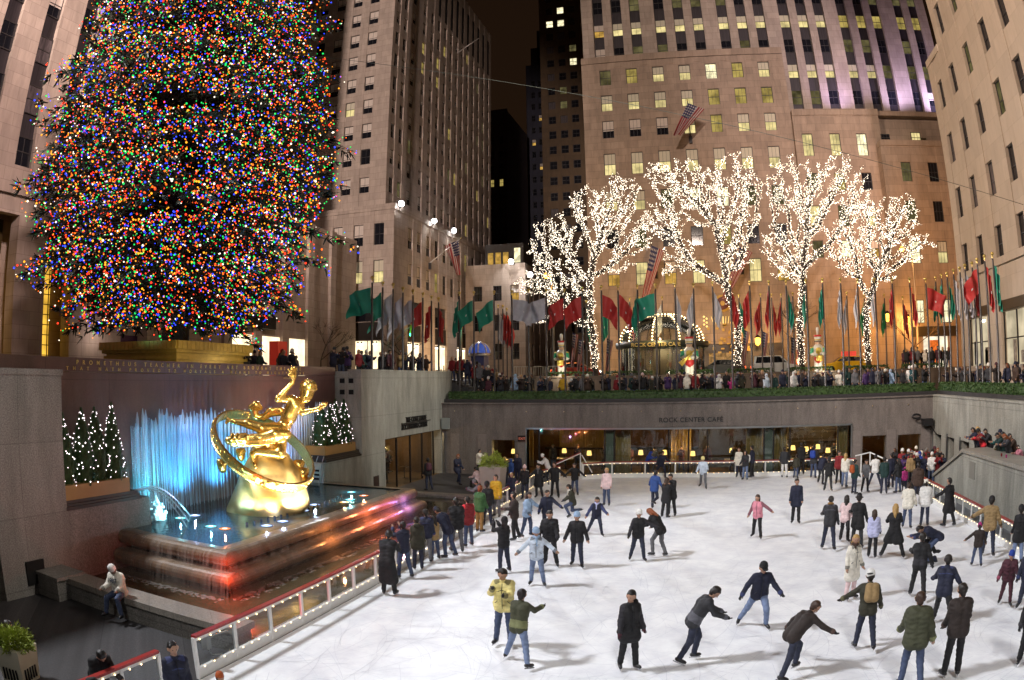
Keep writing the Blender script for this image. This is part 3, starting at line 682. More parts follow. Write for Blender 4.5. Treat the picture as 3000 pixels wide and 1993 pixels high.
part('partition', MB().box(-7.2, -5.6, 47.5, 47.7, -.2, 3).box(-.9, 2.2, 48.2, 48.4, -.2, 3).box(5.2, 8.6, 47.6, 47.8, -.2, 3), M('partition_dark', (.035, .022, .014), .5), fr); part('bar_shelf', MB().box(-12, 8.6, 49.4, 49.9, .9, 1.05).box(4.6, 8.8, 47.3, 47.55, 1.5, 1.6).box(4.6, 8.8, 47.3, 47.55, 2.1, 2.2), M('partition_dark', (.035, .022, .014), .5), fr)
part('curtain', cu, M('curtain_gold', (.36, .25, .10), .8, 0, .2, 3), fr)
SHADE = glow('lamp_shade', (1, .62, .18), 2.6); RING = glow('ceiling_ring', (1, .66, .15), 1.6)
rl = random.Random(4)
for i, (x, y) in enumerate([(-13.4, 46), (-10.1, 47.2), (-8.0, 45.2), (-3.1, 46.2), (-1.2, 45.6), (1.4, 46.4), (5.5, 46), (6.3, 45.2), (7.3, 46.6), (7.8, 45.4), (-4.6, 45.3), (-12.9, 45.2)]):
    t = thing('table_lamp', 'lit table lamp with a glowing square shade in the cafe dining room', 'lamp', (x, y, .55+.25*rl.random()), 0, 'table lamps in the cafe window')
    put('shade', MB().lathe([(.17, .32), (.13, .62)], 10).mesh('shade', SHADE), t, world=False)
    put('stem', MB().lathe([(.08, 0), (.02, .03), (.02, .34)], 8).mesh('stem', DARKMET), t, world=False)
    tb = thing('dining_table', 'dark dining table with a white cloth edge in the cafe window', 'table', (x+.1, y-.1, -.2), 0, 'tables in the cafe dining room')
    put('table_top', MB().box(-.6, .6, -.45, .45, .70, .75).mesh('table_top', M('cloth', (.45, .38, .3), .7)), tb, world=False); put('leg', MB().lathe([(.3, 0), (.05, .05), (.05, .7)], 8).mesh('leg', DARKMET), tb, world=False)
    lamp((x, y-.2, 1.2), 46, (1, .6, .22), .15, 'lamp_glow')
for x in (-5.0, -.6, 1.9, 5.3, 7.3, 8.3):
    t = loose('ceiling_light', MB().lathe([(.55, 0), (.62, .05), (.6, .1), (.5, .12)], 18), RING, 'round amber ceiling light glowing in the cafe dining room', 'light', 'ceiling lights of the cafe', (x, 45.3, 2.72))
    lamp((x, 45.4, 2.5), 60, (1, .62, .25), .3)
# exit sign
e = thing('exit_sign', 'small dark exit sign on the cafe wall beside the big window', 'sign', (-11.97, 43.1, 2.2))
part('sign_box', MB().box(-12.25, -11.75, 43.03, 43.17, 2.05, 2.42), DARKMET, e); text('lettering', 'EXIT', .22, (-12.19, 43.02, 2.15), NORTHWALL, M('exit_red', (.4, .12, .08), .5, emit=(1, .25, .15), es=.25), e, 1, 1, .004)
loose('wall_speaker', MB().box(-17.4, -16.9, 42.8, 43.1, 2.78, 3.5), M('speaker_grey', (.26, .28, .26), .5), 'grey box speaker in the corner where the concourse and cafe walls meet', 'speaker')
# east wall with door openings, hedge planters on top
mb = MB().box(14.55, 15.1, 43.2, 43.75, -.6, 4.42)
ys = [43.2, 42.75, 41.4, 40.2, 38.95, 37.85, 36.4, 35, 33.6, 20]
for i in range(1, len(ys)-1, 2): mb.box(14.55, 15.1, ys[i], ys[i-1], -.6, 2.12); 
mb.box(14.55, 15.1, 18, 33.6, -.6, 2.12); mb.box(14.55, 15.1, -6, 43.2, 2.12, 4.42); mb.box(14.5, 15.2, -6, 43.1, 4.42, 4.52)
e = wall('east_wall', 'grey granite wall on the east side of the rink under a clipped hedge', mb, CONCRETE, (14.8, 30, 0))
part('doorway', MB().box(15.0, 15.05, 33.6, 43, -.2, 2.12), M('doorway_brown', (.05, .03, .015), .6), e)
part('jamb', MB().box(14.5, 14.56, 43.0, 43.14, -.2, 2.3).box(14.48, 14.56, 40.15, 40.25, -.2, 2.3).box(14.48, 14.56, 37.8, 37.9, -.2, 2.3), M('brushed_steel', (.35, .36, .36), .3, .9), e)
e = thing('television_camera', 'dark camera housing on a bracket in the corner of the cafe and east walls', 'camera', (14.2, 42.9, 2.9))
part('housing', MB().box(13.7, 14.4, 42.6, 43.1, 2.62, 3.05), DARKMET, e); part('cable_coil', MB().tube([(13.3+.3*math.cos(t), 42.9, 3.15+.14*math.sin(t)+.01*t) for t in np.linspace(0, 12, 30)], .035, 6), DARKMET, e); part('bracket', MB().bar((14.3, 43, 2.6), (14.5, 42.2, 2.1), .05, .05), DARKMET, e)
# concrete stair parapet by the east fence, with the landing behind it
prof = [(35.6, -.2), (35.6, .52), (31.25, 2.24), (14, 2.3), (14, -.2)]
e = thing('stair_parapet', 'sloping concrete stair parapet rising beside the lit east fence', 'parapet', (12.6, 28, -.2))
part('wall', MB().prism(prof, 12.2, 12.9, None, 'x'), CONCRETE, e)
part('coping', MB().prism([(35.75, .5), (31.25, 2.25), (14, 2.31), (14, 2.47), (31.2, 2.42), (35.75, .66)], 12.1, 13.5, None, 'x'), stone('coping_granite', (.30, .28, .24), 2.4, 9, .06, .7, .3, .5, .2), e)
part('hatch', MB().box(12.17, 12.2, 29.6, 30.3, 1.2, 1.95), M('hatch_grey', (.22, .21, .18), .6), e)
structure('stair_landing', MB().box(13.5, 14.55, 14, 31.3, -.2, 1.45).prism([(31.3, -.2), (31.3, 1.45), (35.4, -.2)], 12.9, 14.55, None, 'x').box(12.9, 13.5, 14, 31.3, -.2, 1.45), PAVE)
# clipped hedges in stone planters above the cafe wall and the east wall
LEAF = M('hedge_leaf', (.040, .085, .018), .6, 0, .55, 7)
def leafbox(mb, x0, x1, y0, y1, z0, z1, n, r, size=.07):
    A = np.array([x1-x0, y1-y0, z1-z0])
    for k in range(n):
        q = [r.uniform(0, 1) for _ in range(3)]; ax = r.choices((0, 1, 2), (A[1]*A[2], A[0]*A[2], A[0]*A[1]))[0]; q[ax] = r.choice((0., 1.)) if ax != 2 else 1.
        p = Vector((x0+q[0]*A[0], y0+q[1]*A[1], z0+q[2]*A[2]))+Vector((r.gauss(0, .025), r.gauss(0, .025), r.gauss(0, .03)))
        d = Vector((r.gauss(0, 1), r.gauss(0, 1), r.gauss(0, .8)+.3)).normalized()*size*r.uniform(.6, 1.3); o = d.orthogonal().normalized()*size*.45; o.rotate(Matrix.Rotation(r.uniform(0, 6), 3, d))
        mb.add([p-d*.5, p+o, p+d*.7, p-o], [(0, 1, 2, 3)])
    return mb
rh = random.Random(6)
for lab, bx_, pb in (('long clipped green hedge along the top of the cafe wall', (-17.3, 14.9, 43.75, 44.5, 4.6, 5.17), (-17.5, 15.3, 43.6, 44.65, 4.5, 4.72)), ('clipped green hedge along the top of the east wall', (15.1, 15.95, 10, 43.7, 4.6, 5.2), (14.95, 16.1, 9.8, 43.6, 4.5, 4.74))):
    e = thing('hedge', lab, 'hedge', ((bx_[0]+bx_[1])/2, (bx_[2]+bx_[3])/2, 4.45))
    part('planter', MB().box(*pb), M('planter_dark', (.035, .032, .034), .5, 0, .2, 4), e)
    part('foliage', leafbox(MB().box(bx_[0]+.05, bx_[1]-.05, bx_[2]+.05, bx_[3]-.05, bx_[4], bx_[5]-.05), *bx_, 9000, rh, .1), LEAF, e)
# planter wall behind the crowd: raised beds that carry the lit trees
e = thing('bed_wall', 'brown stone wall of the raised tree beds behind the crowd', 'wall', (0, 51, 4.45))
part('wall', MB().box(-13.6, 20.5, 51, 51.4, 4.4, 6.1).box(-13.6, 20.5, 50.95, 51.45, 6.1, 6.2).box(-13.6, -13.2, 51.4, 58, 4.4, 6.1).box(20.1, 20.5, 51.4, 54, 4.4, 6.1), stone('bed_stone', (.17, .125, .09), 1.6, .85, .1, .6, .3), e)
structure('planting_bed', MB().box(-13.2, 20.1, 51.4, 58.2, 4.5, 6.05), M('soil', (.03, .02, .012), .9, 0, .4, 4))
for i in range(7):
    x0 = -12.5+4.6*i; loose('low_shrub', leafbox(MB(), 0, 3.4, 0, .9, 0, .42, 900, rh, .12), LEAF, 'low clipped green shrub row on the raised bed behind the crowd', 'shrub', 'low shrubs on the raised beds', (x0, 52+.2*(i % 2), 6.05))
# ------------------------------------------------------------------ fountain: basins, falling water, planters
TRAY = M('wet_bronze_stone', (.19, .125, .075), .28, 0, .45, 1.6, .3, 9, spec=.6)
def tray(x1, y0, y1, zt, r, name):
    """slab with rounded lips toward the rink (+x) and both ends"""
    pr = [(r*math.cos(t), r*math.sin(t)) for t in np.linspace(-math.pi/2, math.pi/2, 9)]
    mb = MB(); x0 = -17.5
    ring = []
    for dx, dz in pr: ring.append([(x0, y0-dx, zt-r+dz), (x1+dx, y0-dx, zt-r+dz), (x1+dx, y1+dx, zt-r+dz), (x0, y1+dx, zt-r+dz)])
    vs = [v for q in ring for v in q]; fs = []
    for i in range(len(ring)-1):
        for k in range(3): fs.append((i*4+k, i*4+k+1, i*4+k+5, i*4+k+4))
    fs += [(0, 3, 2, 1)]
    mb.add(vs, fs, None, False); k = (len(ring)-1)*4
    i_ = .32
    mb.add([(x0, y0, zt), (x1, y0, zt), (x1, y1, zt), (x0, y1, zt), (x0, y0+i_, zt), (x1-i_, y0+i_, zt), (x1-i_, y1-i_, zt), (x0, y1-i_, zt)], [(0, 1, 5, 4), (1, 2, 6, 5), (2, 3, 7, 6)])
    mb.box(x0, x1-.1, y0+.1, y1-.1, zt-2*r+.02, zt-.12)
    return mb
mist = MB(); rm_ = random.Random(4); n_ = 120
for i in range(n_): 
    y0, y1 = 17.1+i*.115, 17.1+(i+1)*.115; h = 3.2+.45*rm_.random(); mist.add([(-18.95+.02*(i % 2), y0, 1.1), (-18.95+.02*(i % 2), y1, 1.1), (-18.95+.02*(i % 2), y1, 1.1+h), (-18.95+.02*(i % 2), y0, 1.1+h)], [(0, 1, 2, 3)])
F = thing('fountain', 'two-tiered stone fountain basin with water spilling over its rounded lips', 'fountain', (-15, 21.5, -.2))
part('upper_basin', tray(-13.0, 15.15, 28.2, 1.2, .24, 'u'), TRAY, F)
part('lower_basin', tray(-12.72, 14.85, 28.6, .62, .24, 'l'), TRAY, F)
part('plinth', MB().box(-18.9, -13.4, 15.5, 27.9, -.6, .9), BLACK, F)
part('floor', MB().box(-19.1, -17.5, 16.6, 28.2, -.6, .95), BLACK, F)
structure('basin_water', MB().box(-19.08, -13.25, 16.62, 28.2, 1.02, 1.16).box(-17.48, -13.25, 15.4, 16.62, 1.02, 1.16), WATER2)
FALL = streaks('falling_water', (.55, .50, .44), .0, .42, 16, .5)
rf = random.Random(11); fa = MB()
def film(x1, y0, y1, zt, r, zb):
    pf = [(-.25, .012), (0, .012)]+[((r+.012)*math.sin(t), -r+(r+.012)*math.cos(t)) for t in np.linspace(.3, 1.75, 6)]+[(r+.05, zb-zt)]
    for P_, Q_, o in (((-17.4, y0), (x1+r, y0), (0, -1)), ((x1, y0-r), (x1, y1), (1, 0))):
        n = 40; vs = []
        for i in range(n+1):
            t = i/n; x, y = P_[0]+(Q_[0]-P_[0])*t, P_[1]+(Q_[1]-P_[1])*t
            vs += [(x+o[0]*d, y+o[1]*d, zt+z) for d, z in pf]
        k = len(pf); fa.add(vs, [(i*k+j, i*k+j+1, (i+1)*k+j+1, (i+1)*k+j) for i in range(n) for j in range(k-1)], None, True)
film(-13.0, 15.15, 28.2, 1.2, .24, .60); film(-12.72, 14.85, 28.6, .62, .24, -.07)
part('falling_water', fa, FALL, F, kind='stuff'); part('water_curtain', mist, streaks('water_curtain', (.65, .8, .9), .10, .55, 7, .12, .5), F, kind='stuff')
foam = MB()
for k in range(900):
    if rf.random() < .3: x, y = rf.uniform(-17.3, -12.6), 14.5-abs(rf.gauss(0, .14))
    else: x, y = -12.42+abs(rf.gauss(0, .2)), rf.uniform(14.6, 28.8)
    a = rf.uniform(.02, .08); foam.add([(x-a*1.6, y, -.074), (x, y-a, -.074), (x+a, y+a*.2, -.074), (x, y+a, -.074)], [(0, 1, 2, 3)])
structure('foam', foam, M('foam_white', (.6, .6, .58), .6, alpha=.28))
# benches that close the pool
e = thing('pool_bench', 'long low granite bench closing the near end of the pool', 'bench', (-13, 12, -.2))
part('bench_top', MB().box(-16.5, -9.9, 11.68, 12.42, .28, .45), stone('bench_granite', (.26, .235, .20), 2.2, 4, .06, .7, .25, .5, .25), e)
part('bench_base', MB().box(-16.4, -10.0, 11.78, 12.36, -.6, .28), GRANITE, e)
e = thing('pool_curb', 'low granite curb closing the far end of the pool', 'curb', (-13, 33.4, -.2))
part('curb_top', MB().box(-17.5, -9.9, 33.2, 33.75, .0, .12), stone('bench_granite', (.26, .235, .20), 2.2, 4), e)
part('curb_base', MB().box(-17.5, -9.95, 33.25, 33.7, -.6, 0), GRANITE, e)
loose('pool_edge_stone', MB().box(-9.95, -9.6, 12.4, 33.3, -.6, .02), GRANITE, 'narrow granite edge between the pool and the lit fence', 'kerb')
# planters left and right of the fountain with lit conifers
NEED = M('cypress_needles', (.030, .075, .016), .6, 0, .5, 6)
def conifer(h, r, seed):
    q = random.Random(seed); mb = MB().lathe([(r*.55, 0), (r*.72, h*.2), (r*.6, h*.5), (r*.3, h*.8), (.02, h*.97)], 8, None, (0, 0, 0), False)
    for k in range(1700):
        t = q.random()**.8; z = h*t; rr_ = r*(1-t**1.6)*(.9+.25*math.sin(z*9+k)) ** 1; a = q.uniform(0, 6.283)
        p = Vector((rr_*math.cos(a), rr_*math.sin(a), z)); d = Vector((math.cos(a)*.45, math.sin(a)*.45, 1)).normalized()*q.uniform(.06, .13); o = Vector((-math.sin(a), math.cos(a), 0))*.03
        mb.add([p-d*.4-o, p-d*.4+o, p+d], [(0, 1, 2)])
    return mb
def lit_planter(tag_, y0, y1, zc, zb, zt, pts, seed):
    e = thing('planter', 'gold coloured planter box on a dark ledge '+tag_, 'planter', (-18, (y0+y1)/2, zc))
    part('box', MB().box(-18.7, -17.58, y0, y1, zb, zt), M('planter_gold', (.36, .22, .07), .5, 0, .08, 2), e)
    part('ledge', MB().box(-18.9, -17.48, y0-.05, y1+.45, zc, zc+.1).box(-18.9, -17.52, y0-.05, y1+.4, zc+.1, zc+.18).box(-18.9, -17.56, y0-.05, y1+.35, zc+.18, zb), M('ledge_dark', (.03, .025, .022), .5), e)
    q = random.Random(seed)
    for i, (y, h, r) in enumerate(pts):
        t = thing('conifer', 'slim dark green conifer dotted with white lights '+['nearest the pylon', 'second from the pylon', 'third from the pylon', 'nearest the waterfall', 'nearest the statue', 'second from the statue', 'second from the concourse wall', 'nearest the concourse wall'][i+(0 if seed == 1 else 4)], 'conifer', (-18.1+.15*(i % 2), y, zt-.05), 0, 'lit conifers in the gold planters')
        put('foliage', conifer(h, r, seed*10+i).mesh('foliage', NEED), t, world=False)
        L = []
        for k in range(70):
            u = q.random()**1.1; a = q.uniform(0, 6.283); rr_ = r*(1-u**1.6)+.05
            L.append((t.location+Vector((rr_*math.cos(a), rr_*math.sin(a), u*h*.98)), q.uniform(.015, .027), BULBP))
        bulbs(t, L)
BULBP = glow('pinkish_bulb', (1, .84, .88), 6)
e = thing('planter_wall', 'granite block under the near gold planter beside the waterfall', 'wall', (-18.3, 14.6, 0))
part('wall', MB().box(-19.1, -17.52, 12.81, 16.55, -.6, 2.1), GRANITE, e)
lit_planter('beside the pylon wall', 12.84, 15.7, 2.1, 2.38, 2.83, [(13.25, 2.15, .5), (13.95, 2.3, .48), (14.65, 2.3, .5), (15.3, 2.45, .42)], 1)
lit_planter('beside the concourse wall', 28.42, 31.45, 2.12, 2.45, 2.88, [(28.95, 2.15, .5), (29.65, 2.05, .5), (30.35, 2.2, .5), (30.95, 2.2, .45)], 2)
e = loose('drain_grille', MB().box(-18.6, -17.55, 28.13, 28.2, 1.16, 2.1).box(-18.4, -17.75, 28.08, 28.12, 1.3, 1.4, BLACK).box(-18.4, -17.75, 28.08, 28.12, 1.5, 1.6, BLACK).box(-18.4, -17.75, 28.08, 28.12, 1.7, 1.8, BLACK), M('pale_grille', (.5, .55, .55), .5), 'pale louvred grille under the far gold planter', 'grille')
# water jets
JET = M('jet_water', (.72, .82, .9), .3, 0, .25, 4, alpha=.40, stretch=(5, 5, .4))
rj = random.Random(13)
for i in range(62):
    y = 17.3+i*.222+rj.uniform(-.06, .06)
    if 24.2 < y < 24.9: continue
    h = rj.uniform(3.45, 3.85)
    mb = MB()
    mb.tube([(0, 0, 0), (0, 0, h*.5), (0, 0, h*.8), (0, 0, h*.93), (0, 0, h)], [.014, .02, .045, .06, .012], 7)
    for s_ in range(7):
        z = h*rj.uniform(.9, 1.0); mb.tube([(rj.uniform(-.05, .05), rj.uniform(-.07, .07), z-.55), (rj.uniform(-.03, .03), rj.uniform(-.04, .04), z-.15), (0, 0, z)], [.003, .014, .008], 5)
    loose('fountain_jet', mb, JET, 'tall blue lit water jet in the row against the red granite wall', 'water jet', 'water jets along the fountain wall', (-18.75, y, 1.16))
def arc(a, b, hgt, n=14): return [Vector(a).lerp(Vector(b), t)+Vector((0, 0, hgt*4*t*(1-t))) for t in np.linspace(0, 1, n)]
for k in range(3): loose('arching_jet', MB().tube(arc((-17.6, 15.9+.18*k, 2.35), (-17.3+.55*k, 18.4-.7*k, 1.16), .55-.06*k), .026, 6), JET, 'thin water arc leaping from the near planter ledge', 'water jet', 'arching jets by the near planter')
for k in range(3): loose('arching_jet', MB().tube(arc((-18.2+.33*k, 28.25, 2.42), (-18.0+.36*k, 27.3, 1.16), .18), .022, 6), JET, 'thin water arc falling from the far planter ledge', 'water jet', 'arching jets by the far planter')
for y, z, c, p in ((20.5, 6.2, (.3, .4, 1), 900), (24.5, 6, (1, .2, .12), 700), (27, 6, (.9, .25, .3), 600), (17.5, 5.5, (.5, .45, 1), 300)): spot((-17.3, y, 1.3), (-19.1, y, z), p, c, 70, 1, .1, 'jet_lamp')
fo = MB().lathe([(.34, 0), (.26, .25), (.12, .6), (.02, .85)], 10, None, (-17.95, 17.3, 1.16))
for k in range(60):
    t = rj.random(); x, y = -17.9+rj.gauss(0, .18)*(1.1-t), 17.25+rj.gauss(0, .3)*(1.1-t); fo.ball((x, y, 1.16+t*.75), .11*(1.1-t), None, 6)
loose('water_plume', fo, M('plume_white', (.85, .9, .92), .5, alpha=.75), 'bright bubbling plume of white water near the planter corner', 'plume')
# underwater lamps
LC = {'c': (.25, .85, 1), 'b': (.45, .6, 1), 'r': (1, .3, .12), 'o': (1, .55, .18), 'w': (1, .8, .5)}
for i, (x, y, k) in enumerate([(-17.41, 17.96, 'c'), (-17.32, 18.67, 'b'), (-15.59, 17.58, 'c'), (-14.96, 17.58, 'r'), (-14.08, 18.78, 'b'), (-14.03, 19.69, 'b'), (-14.87, 20.26, 'w'), (-15.0, 20.93, 'o'), (-15.0, 22.3, 'o'), (-14.51, 21.77, 'b'), (-14.8, 23.03, 'b'), (-14.05, 24.07, 'o'), (-14.14, 24.72, 'c'), (-15.04, 26.42, 'c'), (-14.1, 25.83, 'r')]):
    nm = {'c': 'cyan', 'b': 'blue white', 'r': 'red orange', 'o': 'amber', 'w': 'warm white'}[k]
    e = thing('pool_lamp', nm+' lamp glowing in the upper basin water', 'lamp', (x, y, 1.165), 0, nm+' lamps in the basin')
    put('lens', MB().lathe([(.09, .010), (.2, .0)], 14, glow('lens_'+k, LC[k], 1.7)).lathe([(.001, .013), (.09, .011)], 14, glow('lens_core_'+k, tuple(.4+.6*c for c in LC[k]), 4)).mesh('lens', DARKMET), e, world=False)
    put('rim', MB().lathe([(.2, -.02), (.24, -.02), (.24, .008), (.2, .008)], 14).mesh('rim', DARKMET), e, world=False)
    lamp((x, y, 1.42), 26 if k != 'c' else 40, LC[k])
for i in range(20):
    t = i/19; p = Vector((-14.74, 18.52, 1.16)).lerp(Vector((-14.86, 25.2, 1.16)), t); p.x += .35*math.sin(t*3.14)
    loose('nozzle', MB().lathe([(.05, -.1), (.05, .08), (.03, .1)], 8), DARKMET, 'small dark nozzle in the row curving round the statue rock', 'nozzle', 'nozzles around the rock', tuple(p))
for y, c, p in ((17.6, (.03, .62, .9), 560), (19.6, (.05, .42, .95), 460), (21.8, (.06, .42, .95), 460), (24, (.03, .55, .8), 460), (26.5, (.08, .4, .95), 380), (28.2, (.15, .4, 1), 240)):
    spot((-17.9, y, 1.3), (-18.95, y, 4.4), p*2.4, c, 100, .9, .15, 'jet_lamp')
spot((-17.2, 17.4, 1.4), (-18.4, 17.2, 1.9), 200, (.3, .85, 1), 120, .9, .15, 'jet_lamp')
lamp((-12.3, 14.45, .75), 80, (1, .07, .02), .1); lamp((-10.6, 12.8, .15), 70, (1, .04, .02), .1); lamp((-12.1, 23.6, 1.0), 90, (1, .22, .08), .12); lamp((-12.1, 25.4, 1.0), 60, (1, .2, .25), .12); lamp((-12.3, 26.9, .85), 40, (.6, .3, 1), .12); lamp((-12.1, 20.5, .8), 40, (1, .35, .1), .12)
# ------------------------------------------------------------------ bodies: smooth union of tapered limbs turned into one surface
def sd_eval(P, prims, k):
    """prims: (a, b, ra, rb, squash) tapered capsules; squash flattens along one axis: (axis vector, factor)"""
    D = np.full(P.shape[0], 1e3, np.float32); best = np.full(P.shape[0], 1e3, np.float32); idx = np.zeros(P.shape[0], np.int16)
    for i, q in enumerate(prims):
        a = np.array(q[0], np.float32); b = np.array(q[1], np.float32); ra, rb = q[2], q[3]
        lo = np.minimum(a-ra, b-rb)-.12; hi = np.maximum(a+ra, b+rb)+.12
        msk = np.all((P > lo) & (P < hi), axis=1); 
        if not msk.any(): continue
        p = P[msk]; ab = b-a; L = float(ab @ ab)
        t = np.clip(((p-a) @ ab)/L, 0, 1) if L > 1e-10 else np.zeros(len(p), np.float32)
        v = p-(a+t[:, None]*ab)
        if len(q) > 4 and q[4] is not None:
            ax = np.array(q[4][0], np.float32); ax /= np.linalg.norm(ax); v = v+((v @ ax)*(q[4][1]-1))[:, None]*ax
        d = np.sqrt((v*v).sum(1))-(ra+(rb-ra)*t)
        o = D[msk]; h = np.clip(.5+.5*(o-d)/k, 0, 1); D[msk] = o*(1-h)+d*h-k*h*(1-h)
        o = best[msk]; c = d < o; ii = idx[msk]; ii[c] = i; idx[msk] = ii; o[c] = d[c]; best[msk] = o
    return D, idx
def nets(prims, vox, k=.03):
    """surface nets: returns vertices, quads and the nearest limb of every quad"""
    A = np.array([q[0] for q in prims]+[q[1] for q in prims], float); R = np.array([q[2] for q in prims]+[q[3] for q in prims])
    lo = (A-R[:, None]).min(0)-3*vox; hi = (A+R[:, None]).max(0)+3*vox
    n = np.ceil((hi-lo)/vox).astype(int)+1
    g = [lo[i]+vox*np.arange(n[i]) for i in range(3)]
    X, Y, Z = np.meshgrid(*g, indexing='ij'); P = np.stack([X.ravel(), Y.ravel(), Z.ravel()], 1).astype(np.float32)
    D, _ = sd_eval(P, prims, k); D = D.reshape(n); I = D < 0
    c = np.zeros(np.array(n)-1, bool); allin = np.ones(np.array(n)-1, bool)
    sl = lambda d: tuple(slice(d[i], n[i]-1+d[i]) for i in range(3))
    cor = [(i, j, l) for i in (0, 1) for j in (0, 1) for l in (0, 1)]
    for d in cor: c |= I[sl(d)]; allin &= I[sl(d)]
    act = c & ~allin; ids = -np.ones(act.shape, int); cell = np.argwhere(act); ids[act] = np.arange(len(cell))
    acc = np.zeros((len(cell), 3)); cnt = np.zeros(len(cell))
    for i, p in enumerate(cor):
        for q in cor[i+1:]:
            if sum(abs(p[t]-q[t]) for t in range(3)) != 1: continue
            dp = D[tuple((cell+p).T)]; dq = D[tuple((cell+q).T)]; m = (dp < 0) != (dq < 0)
            t = np.where(m, dp/(dp-dq+1e-12), 0)[:, None]
            acc += np.where(m[:, None], np.array(p)+t*(np.array(q)-np.array(p)), 0); cnt += m
    V = lo+vox*(cell+acc/np.maximum(cnt, 1)[:, None])
    F = []
    for ax in range(3):
        u, w = (ax+1) % 3, (ax+2) % 3
        a = [slice(None)]*3; b = [slice(None)]*3; a[ax] = slice(0, n[ax]-1); b[ax] = slice(1, n[ax])
        s0, s1 = I[tuple(a)], I[tuple(b)]
        e = np.argwhere(s0 != s1); e = e[(e[:, u] > 0) & (e[:, w] > 0) & (e[:, u] < n[u]-1) & (e[:, w] < n[w]-1)]
        if not len(e): continue
        flip = s0[tuple(e.T)]
        def cid(du, dw): q = e.copy(); q[:, u] += du; q[:, w] += dw; return ids[tuple(q.T)]
        Q = np.stack([cid(-1, -1), cid(0, -1), cid(0, 0), cid(-1, 0)], 1)
        Q = np.where(flip[:, None], Q, Q[:, ::-1]); F.append(Q)
    F = np.concatenate(F); _, idx = sd_eval(V[F].mean(1).astype(np.float32), prims, k)
    return V, F, idx
def body_mesh(name, prims, mats, vox, k=.03, extra=None, crease=0.):
    """prims: (a, b, ra, rb, squash, material)"""
    V, F, idx = nets(prims, vox, k)
    if crease:
        o = V[0]*7; x, y, z = (V*np.array([1, 1, 1.5])+o).T*22
        V = V+crease*np.stack([np.sin(y*1.3+1.7*np.sin(z*.9))+.6*np.sin(z*2.1+x), np.sin(x*1.2+1.5*np.sin(z*1.1+1))+.6*np.sin(z*1.9+y*.7), .5*np.sin(x+y+z*1.4)], 1)
    me = bpy.data.meshes.new(name); ev, ef, em = (extra.v, extra.f, extra.m) if extra else ([], [], [])
    me.from_pydata(V.tolist()+list(ev), [], F.tolist()+[tuple(i+len(V) for i in f) for f in ef])
    ml = []
    pm = [q[5] if len(q) > 5 else mats for q in prims]
    for m in pm+list(em):
        if m not in ml: ml.append(m)
    for m in ml: me.materials.append(m)
    lut = np.array([ml.index(m) for m in pm])
    me.polygons.foreach_set('material_index', np.concatenate([lut[idx], np.array([ml.index(m) for m in em], int)]).astype(int))
    me.polygons.foreach_set('use_smooth', [True]*len(me.polygons)); me.update(); return me
# ------------------------------------------------------------------ the gilded statue
GOLD = M('gold_leaf', (.84, .54, .15), .27, .94, .12, 2.5, .25, 14)
GOLDR = M('gold_rock', (.66, .47, .19), .40, .8, .25, 1.2, .35, 5)
SC = Vector((-15.9, 21.2, 1.16))                    # foot of the rock
vd = Vector((SC.x, SC.y, 0)).normalized(); ur = Vector((vd.y, -vd.x, 0))
def sp_(x, y, w=0.):                                # outline point from the photograph's figure, given its own depth w (towards the rink)
    px, py = 600+x/3.136, 1050+y/3.136
    d = ray(px, py); k = (SC-Vector((0, 0, EYE))).dot(vd)/d.dot(vd); p = Vector((0, 0, EYE))+d*k
    q = p-SC; return (q.dot(ur), -w, q.z)
st = thing('golden_statue', 'gilded statue of a flying reclining figure inside a great ring on a golden rock', 'statue', SC, math.atan2(ur.y, ur.x))
def pr(pts, rs, sq=None): return [(pts[i], pts[i+1], rs[i], rs[i+1], sq) for i in range(len(pts)-1)]
figure = []
figure += pr([sp_(945, 285, .05), sp_(935, 345, .10)], [.27, .24])                       # head
figure += pr([sp_(915, 385, .14), sp_(905, 405, .15)], [.13, .08])                       # jaw
figure += pr([sp_(922, 362, .30), sp_(908, 372, .36)], [.04, .055])                      # nose
figure += pr([sp_(890, 300, .0), sp_(885, 320, .0)], [.06, .06])
figure += pr([sp_(885, 375, .0), sp_(845, 400, 0)], [.13, .16])                          # neck
figure += pr([sp_(800, 385, .1), sp_(868, 440, .12)], [.2, .2])                          # shoulders
figure += pr([sp_(815, 440, .05), sp_(770, 540, .05), sp_(735, 610, 0), sp_(700, 650, 0)], [.30, .29, .25, .27])
figure += pr([sp_(835, 450, .2), sp_(790, 560, .2)], [.16, .14])
figure += pr([sp_(790, 375, .1), sp_(672, 372, .25), sp_(800, 228, .15)], [.15, .13, .085])    # raised arm
figure += pr([sp_(803, 222, .15), sp_(812, 165, .15)], [.08, .13])
for dx, dy, w_ in ((-50, -62, .25), (-22, -84, .15), (4, -86, .1), (22, -70, .05)): figure += pr([sp_(812, 160, .15), sp_(815+dx*.6, 165+dy*.6, w_), sp_(815+dx, 165+dy, w_+.05)], [.06, .045, .035])
figure += pr([sp_(812, 185, .2), sp_(768, 150, .3)], [.05, .035])
figure += pr([sp_(868, 440, .12), sp_(893, 495, .2), sp_(1035, 462, .5)], [.14, .12, .08])      # reaching arm
figure += pr([sp_(1035, 462, .5), sp_(1068, 435, .55)], [.075, .10])
for dx, dy, w_ in ((44, -38, .6), (38, -22, .65), (34, -8, .6), (10, -34, .5)): figure += pr([sp_(1068, 435, .55), sp_(1068+dx*.6, 435+dy*.6, w_), sp_(1068+dx, 435+dy, w_)], [.05, .042, .032])
figure += pr([sp_(690, 650, .1), sp_(520, 640, .35), sp_(400, 600, .2), sp_(265, 578, .1)], [.27, .20, .17, .09])   # trailing leg
figure += pr([sp_(265, 578, .1), sp_(205, 572, .05)], [.10, .07])
figure += pr([sp_(215, 555, .15), sp_(195, 595, .12)], [.06, .05])
